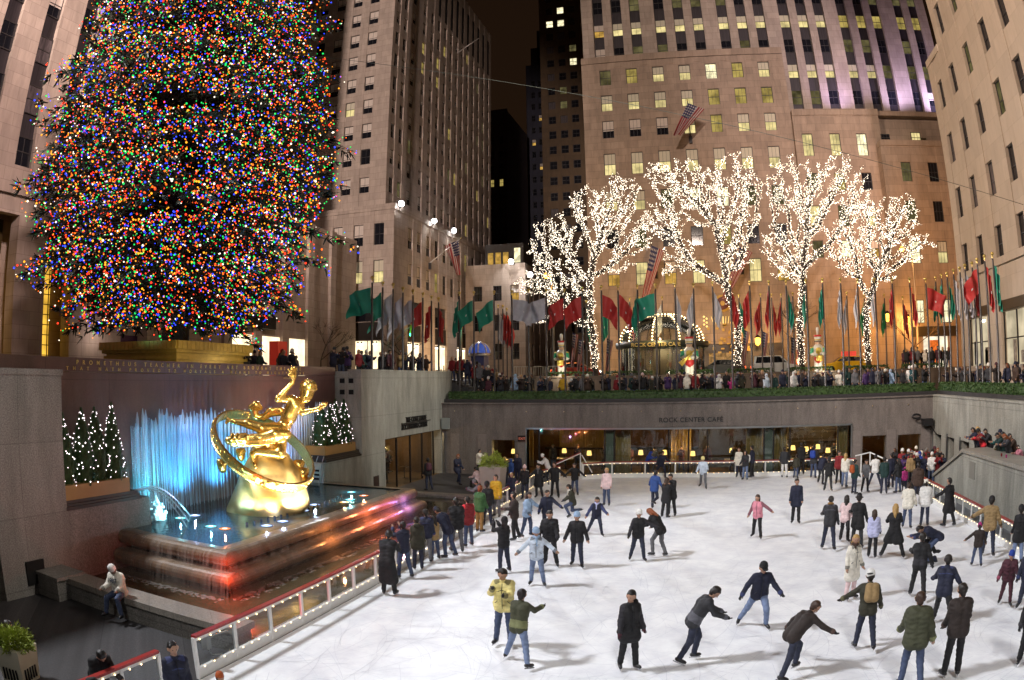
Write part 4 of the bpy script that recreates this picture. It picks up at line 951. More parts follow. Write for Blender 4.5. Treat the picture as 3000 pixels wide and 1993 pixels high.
figure += pr([sp_(695, 690, .2), sp_(690, 860, .75), sp_(480, 845, .55)], [.27, .20, .15])      # bent leg
figure += pr([sp_(500, 845, .5), sp_(440, 870, .5), sp_(445, 950, .55)], [.13, .12, .09])
figure += pr([sp_(445, 945, .55), sp_(470, 980, .75)], [.09, .07])
fm = body_mesh('figure', figure, GOLD, .033, .07)
put('figure', fm, st, world=False)
drape = []
drape += pr([sp_(745, 690, .55), sp_(640, 690, .6), sp_(500, 735, .55), sp_(380, 745, .5), sp_(225, 745, .45)], [.20, .24, .20, .17, .16])
drape += pr([sp_(700, 660, .6), sp_(480, 705, .6), sp_(300, 710, .55)], [.10, .09, .07]); drape += pr([sp_(720, 740, .65), sp_(500, 775, .65), sp_(260, 785, .5)], [.10, .09, .08])
for x in (260, 305, 345, 375): drape += pr([sp_(x, 690, .5), sp_(x-12, 730, .65), sp_(x+5, 775, .55)], [.07, .09, .06])
drape += pr([sp_(700, 490, -.2), sp_(600, 500, -.3), sp_(540, 550, -.3), sp_(470, 540, -.3), sp_(450, 470, -.3)], [.17, .17, .13, .12, .16])
drape += pr([sp_(690, 465, -.1), sp_(610, 475, -.15), sp_(545, 530, -.2)], [.06, .07, .05])
drape += pr([sp_(425, 455, -.25), sp_(470, 430, -.2), sp_(505, 455, -.25)], [.13, .15, .12])
drape += pr([sp_(640, 700, .3), sp_(600, 800, .4), sp_(560, 820, .4)], [.3, .3, .2])
put('drapery', body_mesh('drapery', drape, GOLD, .035, .06), st, world=False)
hair = pr([sp_(950, 275, .03), sp_(948, 268, .0)], [.31, .31], (Vector((0, 0, 1)), 1.12))
q = random.Random(1)
for k in range(46):
    a, b = q.uniform(0, 6.283), q.uniform(-.1, 1.4); c = Vector(sp_(950, 278, .02)); d = Vector((math.cos(a)*math.cos(b), math.sin(a)*math.cos(b), math.sin(b)))*.31
    if d.y < -.1 and d.z < .12: continue
    hair += pr([tuple(c+d), tuple(c+d*1.03)], [.06, .05])
put('hair', body_mesh('hair', hair, GOLD, .03, .03), st, world=False)
rock = []
rock += pr([sp_(570, 1320, .3), sp_(560, 1100, 0), sp_(540, 900, 0)], [1.35, .95, .55], (Vector((0, 1, 0)), 1.15))
rock += pr([sp_(330, 1400, .2), sp_(400, 1150, 0)], [.55, .4]); rock += pr([sp_(810, 1290, .3), sp_(790, 1080, .1), sp_(745, 900, 0)], [.62, .45, .14])
rock += pr([sp_(640, 1400, .9), sp_(560, 1200, .6)], [.55, .4])
rock = [(a, b, ra, rb, s_) for a, b, ra, rb, s_ in rock]
rk = body_mesh('rock', rock, GOLDR, .06, .16)
for v in rk.vertices: v.co.z = max(v.co.z, -.1)
put('rock', rk, st, world=False)
c0 = Vector(sp_(532, 838, 0)); e1 = Vector(sp_(975, 1075, .15))-c0; R1 = e1.length; e1.normalize()
e2 = Vector((e1.z, 0, -e1.x)); e2 = (e2 if e2.z < 0 else -e2); e2 = (e2*.42+Vector((0, -1, 0))*.907).normalized(); nn = e1.cross(e2); nn = nn if nn.z > 0 else -nn
ring = MB(); N = 72; bw, th = .20, .045
vs = []
for i in range(N):
    t = 2*math.pi*i/N; d = e1*math.cos(t)+e2*math.sin(t)
    for r, h in ((R1-th, -bw), (R1+th, -bw), (R1+th*1.4, -bw*.7), (R1+th, -bw*.6), (R1+th, bw*.6), (R1+th*1.4, bw*.7), (R1+th, bw), (R1-th, bw)): vs.append(c0+d*r+nn*h)
fs = [(i*8+k, ((i+1) % N)*8+k, ((i+1) % N)*8+(k+1) % 8, i*8+(k+1) % 8) for i in range(N) for k in range(8)]
ring.add(vs, fs, GOLD, False)
q = random.Random(5)
for i in range(30):     # raised zodiac-like relief lumps along the band
    t = 2*math.pi*i/30+.1; d = e1*math.cos(t)+e2*math.sin(t); p = c0+d*(R1+th)
    for k in range(4): ring.ball(tuple(p+nn*q.uniform(-.12, .12)+d.cross(nn)*q.uniform(-.16, .16)), q.uniform(.03, .075), GOLD, 6)
part_ = put('ring', ring.mesh('ring', GOLD), st, world=False)
def small_mask(x, y, w, r):
    pts = pr([sp_(x, y, w), sp_(x+8, y+40, w)], [r, r*.8])+pr([sp_(x-20, y-25, w), sp_(x+25, y-25, w)], [r*.7, r*.7])+pr([sp_(x, y+20, w+.1), sp_(x, y+25, w+.1)], [r*.5, r*.4])
    put('mask', body_mesh('mask', pts, GOLD, .035, .05), st, world=False)
small_mask(160, 970, .25, .19); small_mask(860, 985, .1, .2); small_mask(325, 880, -.1, .17); small_mask(900, 1050, .3, .18)
AMB, WHT = (1, .62, .2), (1, .9, .75)
def su(x, y, w, aim, p, c, ang=75):
    a = st.matrix_basis @ Vector(sp_(x, y, w)); a.z = max(a.z, 1.3); spot(a, st.matrix_basis @ Vector(sp_(*aim)), p, c, ang, .7, .12, 'statue_lamp')
bpy.context.view_layer.update()
su(640, 1500, 2.2, (600, 900, .2), 800, AMB); su(800, 1480, 2.1, (760, 600, .2), 1600, WHT); su(980, 1430, 2.1, (760, 1000, .3), 2600, (1, .95, .95)); su(300, 1500, 1.9, (500, 800, .2), 700, (.35, .9, .95)); su(420, 1520, 2.4, (640, 700, 0), 420, (1, .8, .5))
spot((-2, 8, 9), st.matrix_basis @ Vector(sp_(720, 500, 0)), 19000, (1, .82, .46), 14, .8, .3, 'statue_lamp')
# ------------------------------------------------------------------ the great fir
FIR = M('fir_needles', (.012, .025, .012), .65, 0, .5, 2.5); BARK = M('bark', (.045, .032, .025), .85, 0, .4, 5, .6, 18)
TX, TY, TZ = -25., 25.8, 7.2
q = random.Random(77)
prof = [(8.9, 3.9), (10, 5.2), (11.5, 6.3), (13.5, 7.0), (16, 7.6), (19, 7.7), (22, 7.15), (25, 6.6), (28, 5.9), (31, 5.0), (35, 4.2), (40, 2.4), (44, .3)]
def rad(z):
    for (a, ra), (b, rb) in zip(prof, prof[1:]):
        if a <= z <= b: return ra+(rb-ra)*(z-a)/(b-a)
    return .3 if z > 44 else 4.
tree = thing('christmas_tree', 'giant fir covered with thousands of coloured bulbs on a golden plinth behind the statue', 'tree', (TX, TY, TZ))
needles, limbs, lights = MB(), MB(), []
CB = [glow('bulb_'+n_, c, s_) for n_, c, s_ in (('red', (1, .04, .015), 2.6), ('blue', (.03, .06, 1), 2.6), ('green', (.02, .8, .13), 1.6), ('amber', (1, .36, .02), 2.3), ('orange', (1, .14, .015), 2.4), ('white', (1, .86, .66), 2.6))]
CW = [4.6, 4.6, 4.6, 4.2, 3.4, 1.9]
nv, nf = [], []
z = 9.2; lev = 0
while z < 43.5:
    R = rad(z); nb = max(7, int(R*3.1)); vis = z < 33
    for k in range(nb):
        a = 2*math.pi*(k+q.uniform(-.35, .35))/nb+lev*.7; zz = z+q.uniform(-.35, .35)
        L = R*q.choices((q.uniform(.9, 1.04), q.uniform(.66, .9), q.uniform(1.06, 1.2)), (3, 1.6, .55))[0]*(1+.02*math.sin(lev*1.05)+.08*math.sin(a*2.3+lev*.5)+.06*math.sin(a*6+lev*1.3)); d = Vector((math.cos(a), math.sin(a), 0)); side = Vector((-d.y, d.x, 0))
        L *= 1+.09*max(0., d.dot(Vector((-TY, TX, 0)).normalized()))*(1. if 10.5 < z < 27 else .3); droop = q.uniform(.10, .24)*L; lift = q.uniform(0, .09)*L
        P = lambda t: Vector((TX, TY, zz))+d*(L*t)+Vector((0, 0, lift*math.sin(t*3.1)-droop*t*t))
        if vis or q.random() < .3: limbs.tube([P(t) for t in (0, .35, .7, .97)], [.09, .06, .035, .012], 5)
        facing = d.dot(Vector((-TX, -TY, 0)).normalized()) > -.35
        for s_ in range(34 if vis and facing else 12):
            t = q.uniform(.22, 1)**.8; c = P(t); wsp = (.16+.20*L*(1-abs(2*t-1.1)))*.75
            c = c+side*q.gauss(0, wsp*.55)+Vector((0, 0, -abs(q.gauss(0, .16))-.04))
            dd = (d*q.uniform(.3, 1)+side*q.gauss(0, .7)+Vector((0, 0, q.uniform(-.75, .1)))).normalized()
            for m_ in range(4):
                e = (dd+Vector((q.gauss(0, .45), q.gauss(0, .45), q.gauss(0, .35)))).normalized()*q.uniform(.3, .62); o = e.cross(Vector((0, 0, 1))); o = (o.normalized() if o.length > .01 else side)*.05
                o.rotate(Matrix.Rotation(q.uniform(-1.2, 1.2), 3, e))
                b = len(nv); nv += [c-o, c+o, c+e*.75+o*.6, c+e, c+e*.75-o*.6]; nf.append((b, b+1, b+2, b+3, b+4))
        if vis:
            for s_ in range(56 if facing else 4):
                t = q.uniform(.38, 1.04)**.75; c = P(t)+side*q.gauss(0, .20+.10*L*(1-t*.7))+Vector((0, 0, q.gauss(-.05, .22)))+d*q.uniform(0, .2)
                lights.append((c, q.choice((.022, .026, .03, .033, .037, .042, .056)), q.choices(CB, CW)[0]))
    z += .52; lev += 1
needles.add(nv, nf)
part('crown', needles, FIR, tree)
limbs.tube([(TX, TY, 7.2), (TX, TY, 12), (TX, TY, 30), (TX, TY, 43)], [.75, .62, .35, .06], 12)
part('trunk', limbs, BARK, tree)
bulbs(tree, lights, 'bulb', 100, ico)
for c, p, loc in (((1, .3, .25), 500, (-21, 20, 12)), ((.35, .5, 1), 500, (-22, 30, 18)), ((.4, 1, .6), 300, (-18.6, 26, 14))): pass
e = thing('tree_plinth', 'stepped golden plinth round the foot of the giant fir', 'plinth', (-25, 25.8, ST))
pb = MB()
for i, (r, z0, z1) in enumerate(((2.55, 6.0, 6.95), (2.7, 6.95, 7.12), (2.6, 7.12, 7.25), (2.78, 7.25, 7.4))): pb.box(-25-r, -25+r, 25.8-r, 25.8+r, z0, z1)
for i in range(19):
    u = -2.82+i*.30
    for sgn in (-1, 1): pb.box(-25+u, -25+u+.27, 25.8+sgn*2.88-.06, 25.8+sgn*2.88+.06, 7.4, 7.78); pb.box(-25+sgn*2.88-.06, -25+sgn*2.88+.06, 25.8+u, 25.8+u+.27, 7.4, 7.78)
pb.box(-27.8, -22.2, 23, 28.6, 7.4, 7.7)
part('body', pb, M('plinth_gold', (.50, .36, .08), .4, .25, .2, 3), e)
spot((-20.4, 22, 6.9), (-23.5, 25, 7.5), 70, (1, .8, .45), 120, .9, .2); spot((-20.3, 28, 6.9), (-23, 27, 7.5), 60, (1, .8, .45), 120, .9, .2)
spot((-24, 21.5, 8), (-24, 25, 11), 160, (.3, .8, .9), 120, .9, .3)
# ------------------------------------------------------------------ the plaza trees wrapped in white lights
def light_tree(px, Y, zb, blobs, seed, label, hz):
    """bare branching tree grown to fill the given blobs (x, y, z, radius), wrapped to the twigs with small lights"""
    q = random.Random(seed); base = onY(px, 1085, Y); base.z = zb
    t = thing('lit_tree', label, 'tree', base, 0, 'plaza trees wrapped in white lights')
    nodes = [(Vector(base), -1)]; pts = []
    fork = Vector((base.x+q.uniform(-.2, .2), base.y, hz))
    n_ = 12
    for i in range(1, n_+1): nodes.append((Vector(base).lerp(fork, i/n_)+Vector((.06*math.sin(i*1.3), .05*math.cos(i), 0)), len(nodes)-1))
    for (bx, by, bz, r, cnt) in [(base.x+(b_[0]-base.x)*1.2, b_[1], b_[2], b_[3], b_[4]) for b_ in blobs]:
        for k in range(int(cnt*1.8)):
            d = Vector((q.gauss(0, 1), q.gauss(0, .8), q.gauss(0, 1))).normalized()*r*1.16*q.random()**.5; pts.append(Vector((bx, by, bz))+d)
    A = np.array([tuple(p) for p in pts]); step = .27; Nn = np.array([tuple(n[0]) for n in nodes]); par = [n[1] for n in nodes]
    alive = np.ones(len(A), bool); near = np.full(len(A), 1e9); ni = np.zeros(len(A), int)
    def upd(start):
        for j in range(start, len(Nn)):
            d = ((A-Nn[j])**2).sum(1); c = d < near; near[c] = d[c]; ni[c] = j
    near[:] = 1e9; upd(n_-3)
    for it in range(90):
        if not alive.any(): break
        new, pr_ = [], []
        for j in np.unique(ni[alive]):
            m = alive & (ni == j); v = (A[m]-Nn[j]); v = (v/np.linalg.norm(v, axis=1)[:, None]).mean(0)+np.array([q.gauss(0, .18), q.gauss(0, .18), q.gauss(0, .18)])
            v /= np.linalg.norm(v)+1e-9; new.append(Nn[j]+v*step); pr_.append(j)
        s0 = len(Nn); Nn = np.vstack([Nn, new]); par += pr_; upd(s0); alive &= near > (step*1.15)**2
    kids = np.zeros(len(Nn)); 
    for j in range(len(Nn)-1, 0, -1): kids[par[j]] += kids[j]+1
    wood, L = MB(), []
    for j in range(1, len(Nn)):
        a, b = Vector(Nn[par[j]]), Vector(Nn[j]); ra = min(.016*math.sqrt(kids[par[j]]+1)*.75, .24); rb = min(.016*math.sqrt(kids[j]+1)*.75, .24)
        wood.tube([a, b], [max(ra, .012), max(rb, .008)], 5, None, False)
        m = max(1, int((b-a).length/.085*(1+rb*24)))
        for k in range(m):
            o = Vector((q.gauss(0, 1), q.gauss(0, 1), q.gauss(0, 1))).normalized()*(rb+.06)
            L.append((a.lerp(b, (k+q.random())/m)+o+Vector((q.gauss(0, .05), q.gauss(0, .05), q.gauss(0, .05))), q.choice((.017, .021, .026, .031)), BULBX))
    part('trunk', wood, BARK, t); bulbs(t, [x for x in L if x[0].z > zb+.7])
def bl(x, y, Y, r, cnt): p = onY(x*1.2712, y*1.2712, Y); return (p.x, Y, p.z, r, cnt)
light_tree(1745, 56, 6.1, [bl(1370, 500, 56, 2.6, 150), bl(1290, 560, 56.5, 2.1, 110), bl(1420, 440, 56, 1.6, 55), bl(1445, 530, 55.5, 1.8, 75), bl(1300, 640, 55.5, 2.0, 80), bl(1240, 655, 56, 1.0, 35), bl(1420, 600, 56, 1.3, 22), bl(1300, 695, 55, 1.2, 25), bl(1265, 735, 55.5, .7, 8)], 1, 'bare tree wrapped in white lights nearest the side street, low branches spread wide', 9.6)
light_tree(2160, 56, 6.1, [bl(1600, 440, 56, 2.6, 130), bl(1690, 420, 56.3, 2.4, 120), bl(1560, 500, 55.6, 1.9, 80), bl(1700, 510, 56, 1.9, 75), bl(1545, 400, 56, 1.2, 35), bl(1590, 590, 55.6, 1.5, 40), bl(1560, 625, 55.6, .8, 12), bl(1700, 590, 56, 1.2, 35)], 2, 'bare tree wrapped in white lights behind the domed cafe entrance', 10.5)
light_tree(2350, 56.5, 6.1, [bl(1830, 430, 56.5, 2.4, 120), bl(1920, 420, 56.5, 2.4, 125), bl(1800, 560, 56, 1.5, 60), bl(1860, 500, 56.5, 1.8, 70), bl(1815, 610, 56.5, 1.3, 55), bl(1955, 480, 57, 1.5, 50), bl(1850, 590, 56.5, 1.2, 40)], 3, 'bare tree wrapped in white lights, third from the side street, tall forked crown', 9.5)
light_tree(2545, 55, 6.1, [bl(2010, 540, 55, 2.2, 120), bl(2060, 500, 55, 1.9, 85), bl(1960, 590, 55, 1.7, 70), bl(2080, 570, 55, 1.5, 60), bl(2110, 560, 55, .8, 15), bl(1995, 480, 55, 1.0, 30), bl(2040, 620, 55, 1.2, 40), bl(1945, 530, 55, 1.2, 35)], 4, 'bare tree wrapped in white lights nearest the east block, rounded low crown', 9.4)
for px, lab in ((1185, 'bare unlit street tree in front of the corner shops'), (2330, 'bare unlit street tree before the brown house front'), (2680, 'bare unlit street tree by the east steps'), (940, 'bare unlit young tree by the red banner box')):
    q = random.Random(px); b = onY(px, 1070, 66 if px > 1500 else 68); b.z = ST; w = MB()
    def grow(p, d, L, r, dep):
        e_ = p+d*L; w.tube([p, p.lerp(e_, .5)+Vector((q.gauss(0, .06), q.gauss(0, .06), 0)), e_], [r, r*.8, r*.6], 5, None, False)
        if dep:
            for k in range(3 if dep > 1 else 4): grow(e_, (d+Vector((q.gauss(0, .6), q.gauss(0, .6), q.uniform(-.1, .5)))).normalized(), L*q.uniform(.6, .85), r*.58, dep-1)
    grow(b, Vector((0, 0, 1)), 2.2, .11, 4); t = thing('bare_tree', lab, 'tree', b); part('trunk', w, BARK, t)
# ------------------------------------------------------------------ rink fences with warm bulbs
ACRYL = glassm('fence_acrylic', (.88, .92, .92), .0)
def rink_fence(label, pts, seed, post=1.32, bulbs_on=True, top=.97):
    """runs along plan points; red cap, white posts and rails, clear sheets, white kickboard, bulbs top and bottom"""
    t = thing('rink_fence', label, 'fence', (pts[0][0], pts[0][1], 0)); q = random.Random(seed)
    cap, ral, sht, kick, L, wire = MB(), MB(), MB(), MB(), [], MB()
    inn = Vector((.6, 22, 0))
    for a, b in zip(pts, pts[1:]):
        a, b = Vector((*a, 0)), Vector((*b, 0)); d = (b-a); Ln = d.length; d.normalize(); nrm = Vector((-d.y, d.x, 0)); nrm = nrm if (inn-a).dot(nrm) > 0 else -nrm
        up = lambda p, z: p+Vector((0, 0, z))
        cap.bar(up(a, top-.02), up(b, top-.02), .13, .05); ral.bar(up(a, top-.085), up(b, top-.085), .06, .08); ral.bar(up(a, .215), up(b, .215), .07, .07)
        kick.bar(up(a, .09), up(b, .09), .05, .18); sht.quad(up(a, .25), up(b, .25), up(b, top-.12), up(a, top-.12))
        n = max(1, round(Ln/post))
        for i in range(n+(1 if b[:2] == pts[-1][:2] or True else 0)):
            p = a+d*(Ln*i/n)
            if i == n and (b-Vector((*pts[-1], 0))).length > .01: continue
            part('post', MB().bar(up(p, 0), up(p, top-.045), .075, .075), WHITEP, t)
            part('post_edge', MB().bar(up(p+d*.055, 0), up(p+d*.055, top-.045), .02, .05), DARKMET if i % 2 else WHITEP, t) if False else None
        if bulbs_on:
            m = int(Ln/.33)
            for i in range(m):
                for z in (top-.115, .25):
                    p = a+d*(Ln*(i+.5+q.uniform(-.12, .12))/m)+nrm*.05; L.append((up(p, z+q.uniform(-.012, .012)), .019, BULBW))
    part('cap', cap, REDP, t); part('rail', ral, WHITEP, t); part('clear_sheet', sht, ACRYL, t); part('kickboard', kick, WHITEP, t)
    bulbs(t, L)
    return t
rink_fence('rink fence with a red cap along the fountain pool, warm bulbs strung on it', [(-9.47, 9.78), (-9.47, 36.8), (-8.75, 39.6)], 1)
rink_fence('curved far rink fence with warm bulbs in front of the cafe windows', [(-7.6, 40.9), (-6.0, 41.85), (-4, 42.06), (7.0, 42.06), (8.9, 41.5)], 2, 1.75)
rink_fence('east rink fence crowded with warm bulbs beside the concrete parapet', [(10.65, 33.2), (10.65, 4)], 3, 1.05)
rink_fence('short red capped gate section at the near corner of the rink', [(-9.5, 5.6), (-9.5, 8.72)], 4, 1.0)
e = thing('ramp_rail', 'white ramp railing with a red cap at the far rink gate', 'railing', (9.6, 42.2, 0))
part('rail', MB().bar((8.9, 41.6, 1.1), (9.9, 41.8, 1.25), .06, .06).bar((9.9, 41.8, 1.25), (10.8, 40.6, .85), .06, .06).bar((9.3, 41.7, 0), (9.3, 41.7, 1.15), .06, .06).bar((9.9, 41.8, 0), (9.9, 41.8, 1.25), .06, .06), WHITEP, e)
e = thing('ramp_rail', 'white ramp railing with a red cap beside the tall shrub planter', 'railing', (-8, 41, 0))
part('rail', MB().bar((-9.3, 40.4, .9), (-7.9, 41.6, 1.5), .07, .07).bar((-7.9, 41.6, 0), (-7.9, 41.6, 1.5), .06, .06).bar((-7.7, 41.0, 0), (-7.7, 41, 1.0), .06, .06).bar((-7.8, 41.5, 1.4), (-7.1, 41.1, .4), .05, .05), WHITEP, e); part('cap', MB().bar((-9.3, 40.4, .95), (-7.9, 41.6, 1.55), .09, .04), REDP, e)
# strings that reflect in the cafe glass come from the fence; conduit and box on the near fence
loose('conduit_box', MB().box(-9.75, -9.6, 10.3, 10.45, .45, .75).tube([(-9.68, 10.4, .6), (-9.9, 10.9, .55), (-10, 11.5, .45)], .02, 6).tube([(-9.68, 10.4, .5), (-9.75, 10.6, .2), (-9.8, 11, .1)], .015, 6), M('conduit_grey', (.4, .4, .38), .4, .3), 'grey electrical box with bent conduit behind the near fence', 'electrical box')
# ------------------------------------------------------------------ planters, shrubs
BUSH = M('bush_leaf', (.24, .30, .03), .55, 0, .5, 5)
def tub(label, loc, w, h, rz, bush):
    t = thing('planter_tub', label, 'planter', loc, rz)
    b = MB().add([(sx*w*(.42 if z == 0 else .5), sy*w*(.42 if z == 0 else .5), z*h) for z in (0, 1) for sx, sy in ((-1, -1), (1, -1), (1, 1), (-1, 1))], [(0, 3, 2, 1), (4, 5, 6, 7), (0, 1, 5, 4), (1, 2, 6, 5), (2, 3, 7, 6), (3, 0, 4, 7)])
    put('tub', b.mesh('tub', M('tub_cream', (.52, .44, .40), .5, 0, .06, 3) if bush < 2 else M('tub_white', (.66, .63, .48), .5, 0, .06, 3)), t, world=False)
    if bush == 2:
        s = MB()
        for k in range(0): s.box(-w*.44-.01, -w*.44+.02, -w*.3+k*w*.13, -w*.3+k*w*.13+.035, h*.12, h*.45); s.box(-w*.3+k*w*.13, -w*.3+k*w*.13+.035, -w*.46-.02, -w*.46, h*.12, h*.45); s.box(w*.44, w*.47, -w*.3+k*w*.13, -w*.3+k*w*.13+.035, h*.12, h*.45)
        [put('slot', MB().box(-w*.3+k*w*.13, -w*.3+k*w*.13+.035, -w*.47-.02, -w*.45, h*.12, h*.45).mesh('slot', BLACK), t, world=False) for k in range(5)]; [put('slot', MB().box(w*.44, w*.48, -w*.3+k*w*.13, -w*.3+k*w*.13+.035, h*.12, h*.45).mesh('slot', BLACK), t, world=False) for k in range(5)]
    q = random.Random(int(h*100)); lf = MB()
    for k in range(2600):
        d = Vector((q.gauss(0, 1), q.gauss(0, 1), abs(q.gauss(0, .8)))).normalized(); r = q.uniform(.6, 1)*(1+.15*math.sin(d.x*7)+.12*math.sin(d.y*9))
        p = Vector((d.x*w*.62*r, d.y*w*.62*r, h-.05+d.z*w*.62*r)); e_ = (d+Vector((q.gauss(0, .5), q.gauss(0, .5), q.gauss(0, .4)))).normalized()*q.uniform(.05, .11); o = e_.orthogonal().normalized()*.02
        lf.add([p-o, p+o, p+e_], [(0, 1, 2)])
    put('shrub', lf.mesh('shrub', BUSH), t, world=False)
tub('tall tapered cream tub with a bushy yellow green shrub by the far rink corner', (-12.1, 37.4, -.2), 1.25, 1.35, 0, 1)
p = at(60, 1975, 0); tub('pale slotted tub with trailing yellow green plants at the near corner', (p.x-.15, p.y+.1, -.2), .72, .8, .3, 2)
p = at(95, 1990, .3); loose('wooden_bench', MB().box(-.5, .5, -.2, .2, .38, .44).box(-.45, -.38, -.15, .15, 0, .38).box(.38, .45, -.15, .15, 0, .38), M('bench_wood', (.3, .25, .19), .6, 0, .25, 9), 'weathered wooden bench end at the near corner beside the pale tub', 'bench', None, (p.x+.2, p.y-.4, -.2), .4)
# ------------------------------------------------------------------ flags round the plaza
CLOTH = {'t': M('flag_teal', (.012, .23, .15), .6, 0, .12, 3), 's': M('flag_silver', (.42, .42, .46), .45, 0, .14, 4), 'r': M('flag_red', (.42, .028, .025), .6, 0, .14, 3), 'g': M('flag_green', (.02, .2, .07), .6, 0, .14, 3), 'w': M('flag_white', (.55, .54, .56), .6, 0, .1, 3)}
CNAME = {'t': 'teal', 's': 'silver', 'r': 'red', 'g': 'green', 'w': 'white'}
SIGIL = M('flag_print', (.6, .6, .58), .6)
POLE = M('flagpole_grey', (.055, .05, .05), .4, .5); BRASS = M('finial_brass', (.62, .47, .14), .3, .8)
def flag_mesh(blow, dirx, seed, w=2.0, h=2.5, col=None):
    """cloth hoisted at the origin's top, falling from z=0; blow 0 hangs limp, 1 streams sideways"""
    q = random.Random(seed); nx, nz = 14, 12; ph = q.uniform(0, 6); vs, fs, ms = [], [], []
    for j in range(nz+1):
        for i in range(nx+1):
            u, v = i/nx, j/nz
            if blow > .45:
                x = u*w*blow*(1-.10*v); z = -v*h*.72-(1-blow)*u*u*h*.9-u*.28*w*(1.15-blow); y = .24*w*u*math.sin(u*8+ph+v*2.2)+.14*u*math.sin(v*7+u*5); z += .09*u*math.sin(u*9+ph)
            else:
                spread = (.22+blow*.85)*(1-.45*abs(v-.42)); x = spread*u*w*.55+.05*math.sin(v*7+ph)*u; z = -v*h*(1-.12*u)-u*w*(.62-.3*blow); y = .16*math.sin(u*13+v*2+ph)*(1-.3*v)
            vs.append((dirx*x, y, z))
    for j in range(nz):
        for i in range(nx):
            k = j*(nx+1)+i; fs.append((k, k+1, k+nx+2, k+nx+1)); c = (i-7)**2*.8+(j-6)**2
            ms.append(SIGIL if c < 1.2 and (i+j) % 2 else col)
    mb = MB(); 
    for f, m in zip(fs, ms): pass
    o = len(mb.v); mb.v.extend(vs); mb.f.extend(fs); mb.m.extend(ms); mb.sm.extend([True]*len(fs)); return mb
NF = 0
_pole = {}
def flagpole(px, py, mode, val, base, col, blow, dirx, where, n, rz=0., size=1.):
    """finial seen at the pixel; stands on the row's line"""
    global NF; NF += 1
    p = onX(px, py, val) if mode == 'X' else onY(px, py, val); top = p.z; H = top-base
    ordn = ['first', 'second', 'third', 'fourth', 'fifth', 'sixth', 'seventh', 'eighth', 'ninth', 'tenth', 'eleventh', 'twelfth', 'thirteenth', 'fourteenth', 'fifteenth', 'sixteenth', 'seventeenth', 'eighteenth', 'nineteenth', 'twentieth', 'twenty-first', 'twenty-second', 'twenty-third', 'twenty-fourth', 'twenty-fifth', 'twenty-sixth', 'twenty-seventh'][n]
    st_ = 'streaming' if blow > .45 else 'limp'
    t = thing('flagpole', 'dark flagpole, %s %s' % (ordn, where), 'flagpole', (p.x, p.y, base), 0, 'flagpoles round the plaza')
    put('pole', MB().lathe([(.085, 0), (.085, .3), (.07, .32), (.055, H-.4), (.05, H-.28), (.001, H-.27)], 10).mesh('pole', POLE), t, world=False)
    if 'fin' not in _pole: _pole['fin'] = MB().ball((0, 0, 0), .105, BRASS, 10).lathe([(.05, -.2), (.03, -.1), (.03, .0)], 8).mesh('finial', BRASS)
    f = bpy.data.objects.new('finial', _pole['fin']); C.objects.link(f); f.parent = t; f.location = (0, 0, H)
    if col:
        fm_ = flag_mesh(blow*.9, dirx, NF, 1.62*size, 1.95*size, CLOTH[col])
        put('flag', fm_.mesh('flag', CLOTH[col]), t, world=False).location = (dirx*.07, -.02, H-.55)
        tag(t, 'dark flagpole with a %s %s flag, %s %s' % (st_, CNAME[col], ordn, where))
c5 = lambda x, y: (900+x/2.951, 700+y/2.951)
c6 = lambda x, y: (1600+x/2.951, 700+y/2.951)
c7 = lambda x, y: (2300+x/3.136, 700+y/3.136)
for i, (x, y, c, b, d) in enumerate([(563, 335, 't', .98, -1), (653, 378, 't', .62, -1), (743, 395, 's', .6, -1), (828, 427, 's', .55, -1), (915, 450, 's', .7, -1), (1000, 473, 'r', .66, -1), (1074, 500, 'r', .35, -1), (1136, 515, 'r', .15, 1)]):
    flagpole(*c5(x, y), 'X', -18.0, ST, c, b, d, 'from the fountain on the concourse wall', i)
row = [(*c5(1315, 468), 't', .3, -1), (*c5(1440, 462), 't', .72, -1), (*c5(1615, 458), 't', .72, -1), (*c5(1768, 452), 's', .95, 1), (*c5(1912, 440), None, 0, 1), (*c5(2065, 440), 's', .9, -1), (*c5(2222, 440), 'r', .75, -1), (*c6(310, 425), 'r', .75, -1), (*c6(475, 412), 'r', .7, 1), (*c6(620, 410), 'r', .55, 1), (*c6(788, 405), 't', .2, -1), (*c6(943, 398), 't', .9, -1), (*c6(1112, 392), 'w', .15, 1), (*c6(1272, 392), 'w', .3, -1), (*c6(1437, 376), 'w', .4, 1), (*c6(1590, 372), 'r', .3, 1), (*c6(1757, 370), 'r', .42, -1), (*c6(1923, 370), 'r', .08, -1), (*c6(2072, 368), 't', .2, 1), (*c6(2243, 360), 't', .05, -1), (*c7(340, 370), 't', .2, -1), (*c7(507, 370), 'w', .12, -1), (*c7(663, 375), 'w', .1, -1), (*c7(820, 370), 'w', .1, -1), (*c7(982, 375), 'r', .15, -1), (*c7(1142, 367), 'r', .2, 1), (*c7(1290, 370), 'r', .85, 1)]
for i, (x, y, c, b, d) in enumerate(row): flagpole(x, y, 'Y', 44.75, 4.45, c, b, d, 'from the stairs along the cafe hedge', i)
for i, (x, y, c, b, d) in enumerate([(1380, 355, 't', .12, -1), (1435, 333, 't', .15, -1), (1485, 315, 't', .2, 1), (1545, 287, 'w', .15, 1), (1603, 268, 'w', .1, 1), (1650, 243, 's', .12, 1), (1715, 222, 'r', .1, 1), (1762, 190, 'r', .62, -1), (1830, 160, 'r', .2, 1), (1902, 137, 't', .2, 1)]):
    flagpole(*c7(x, y), 'X', 16.25, 4.45, c, b, d, 'from the north-east corner along the east hedge', i)
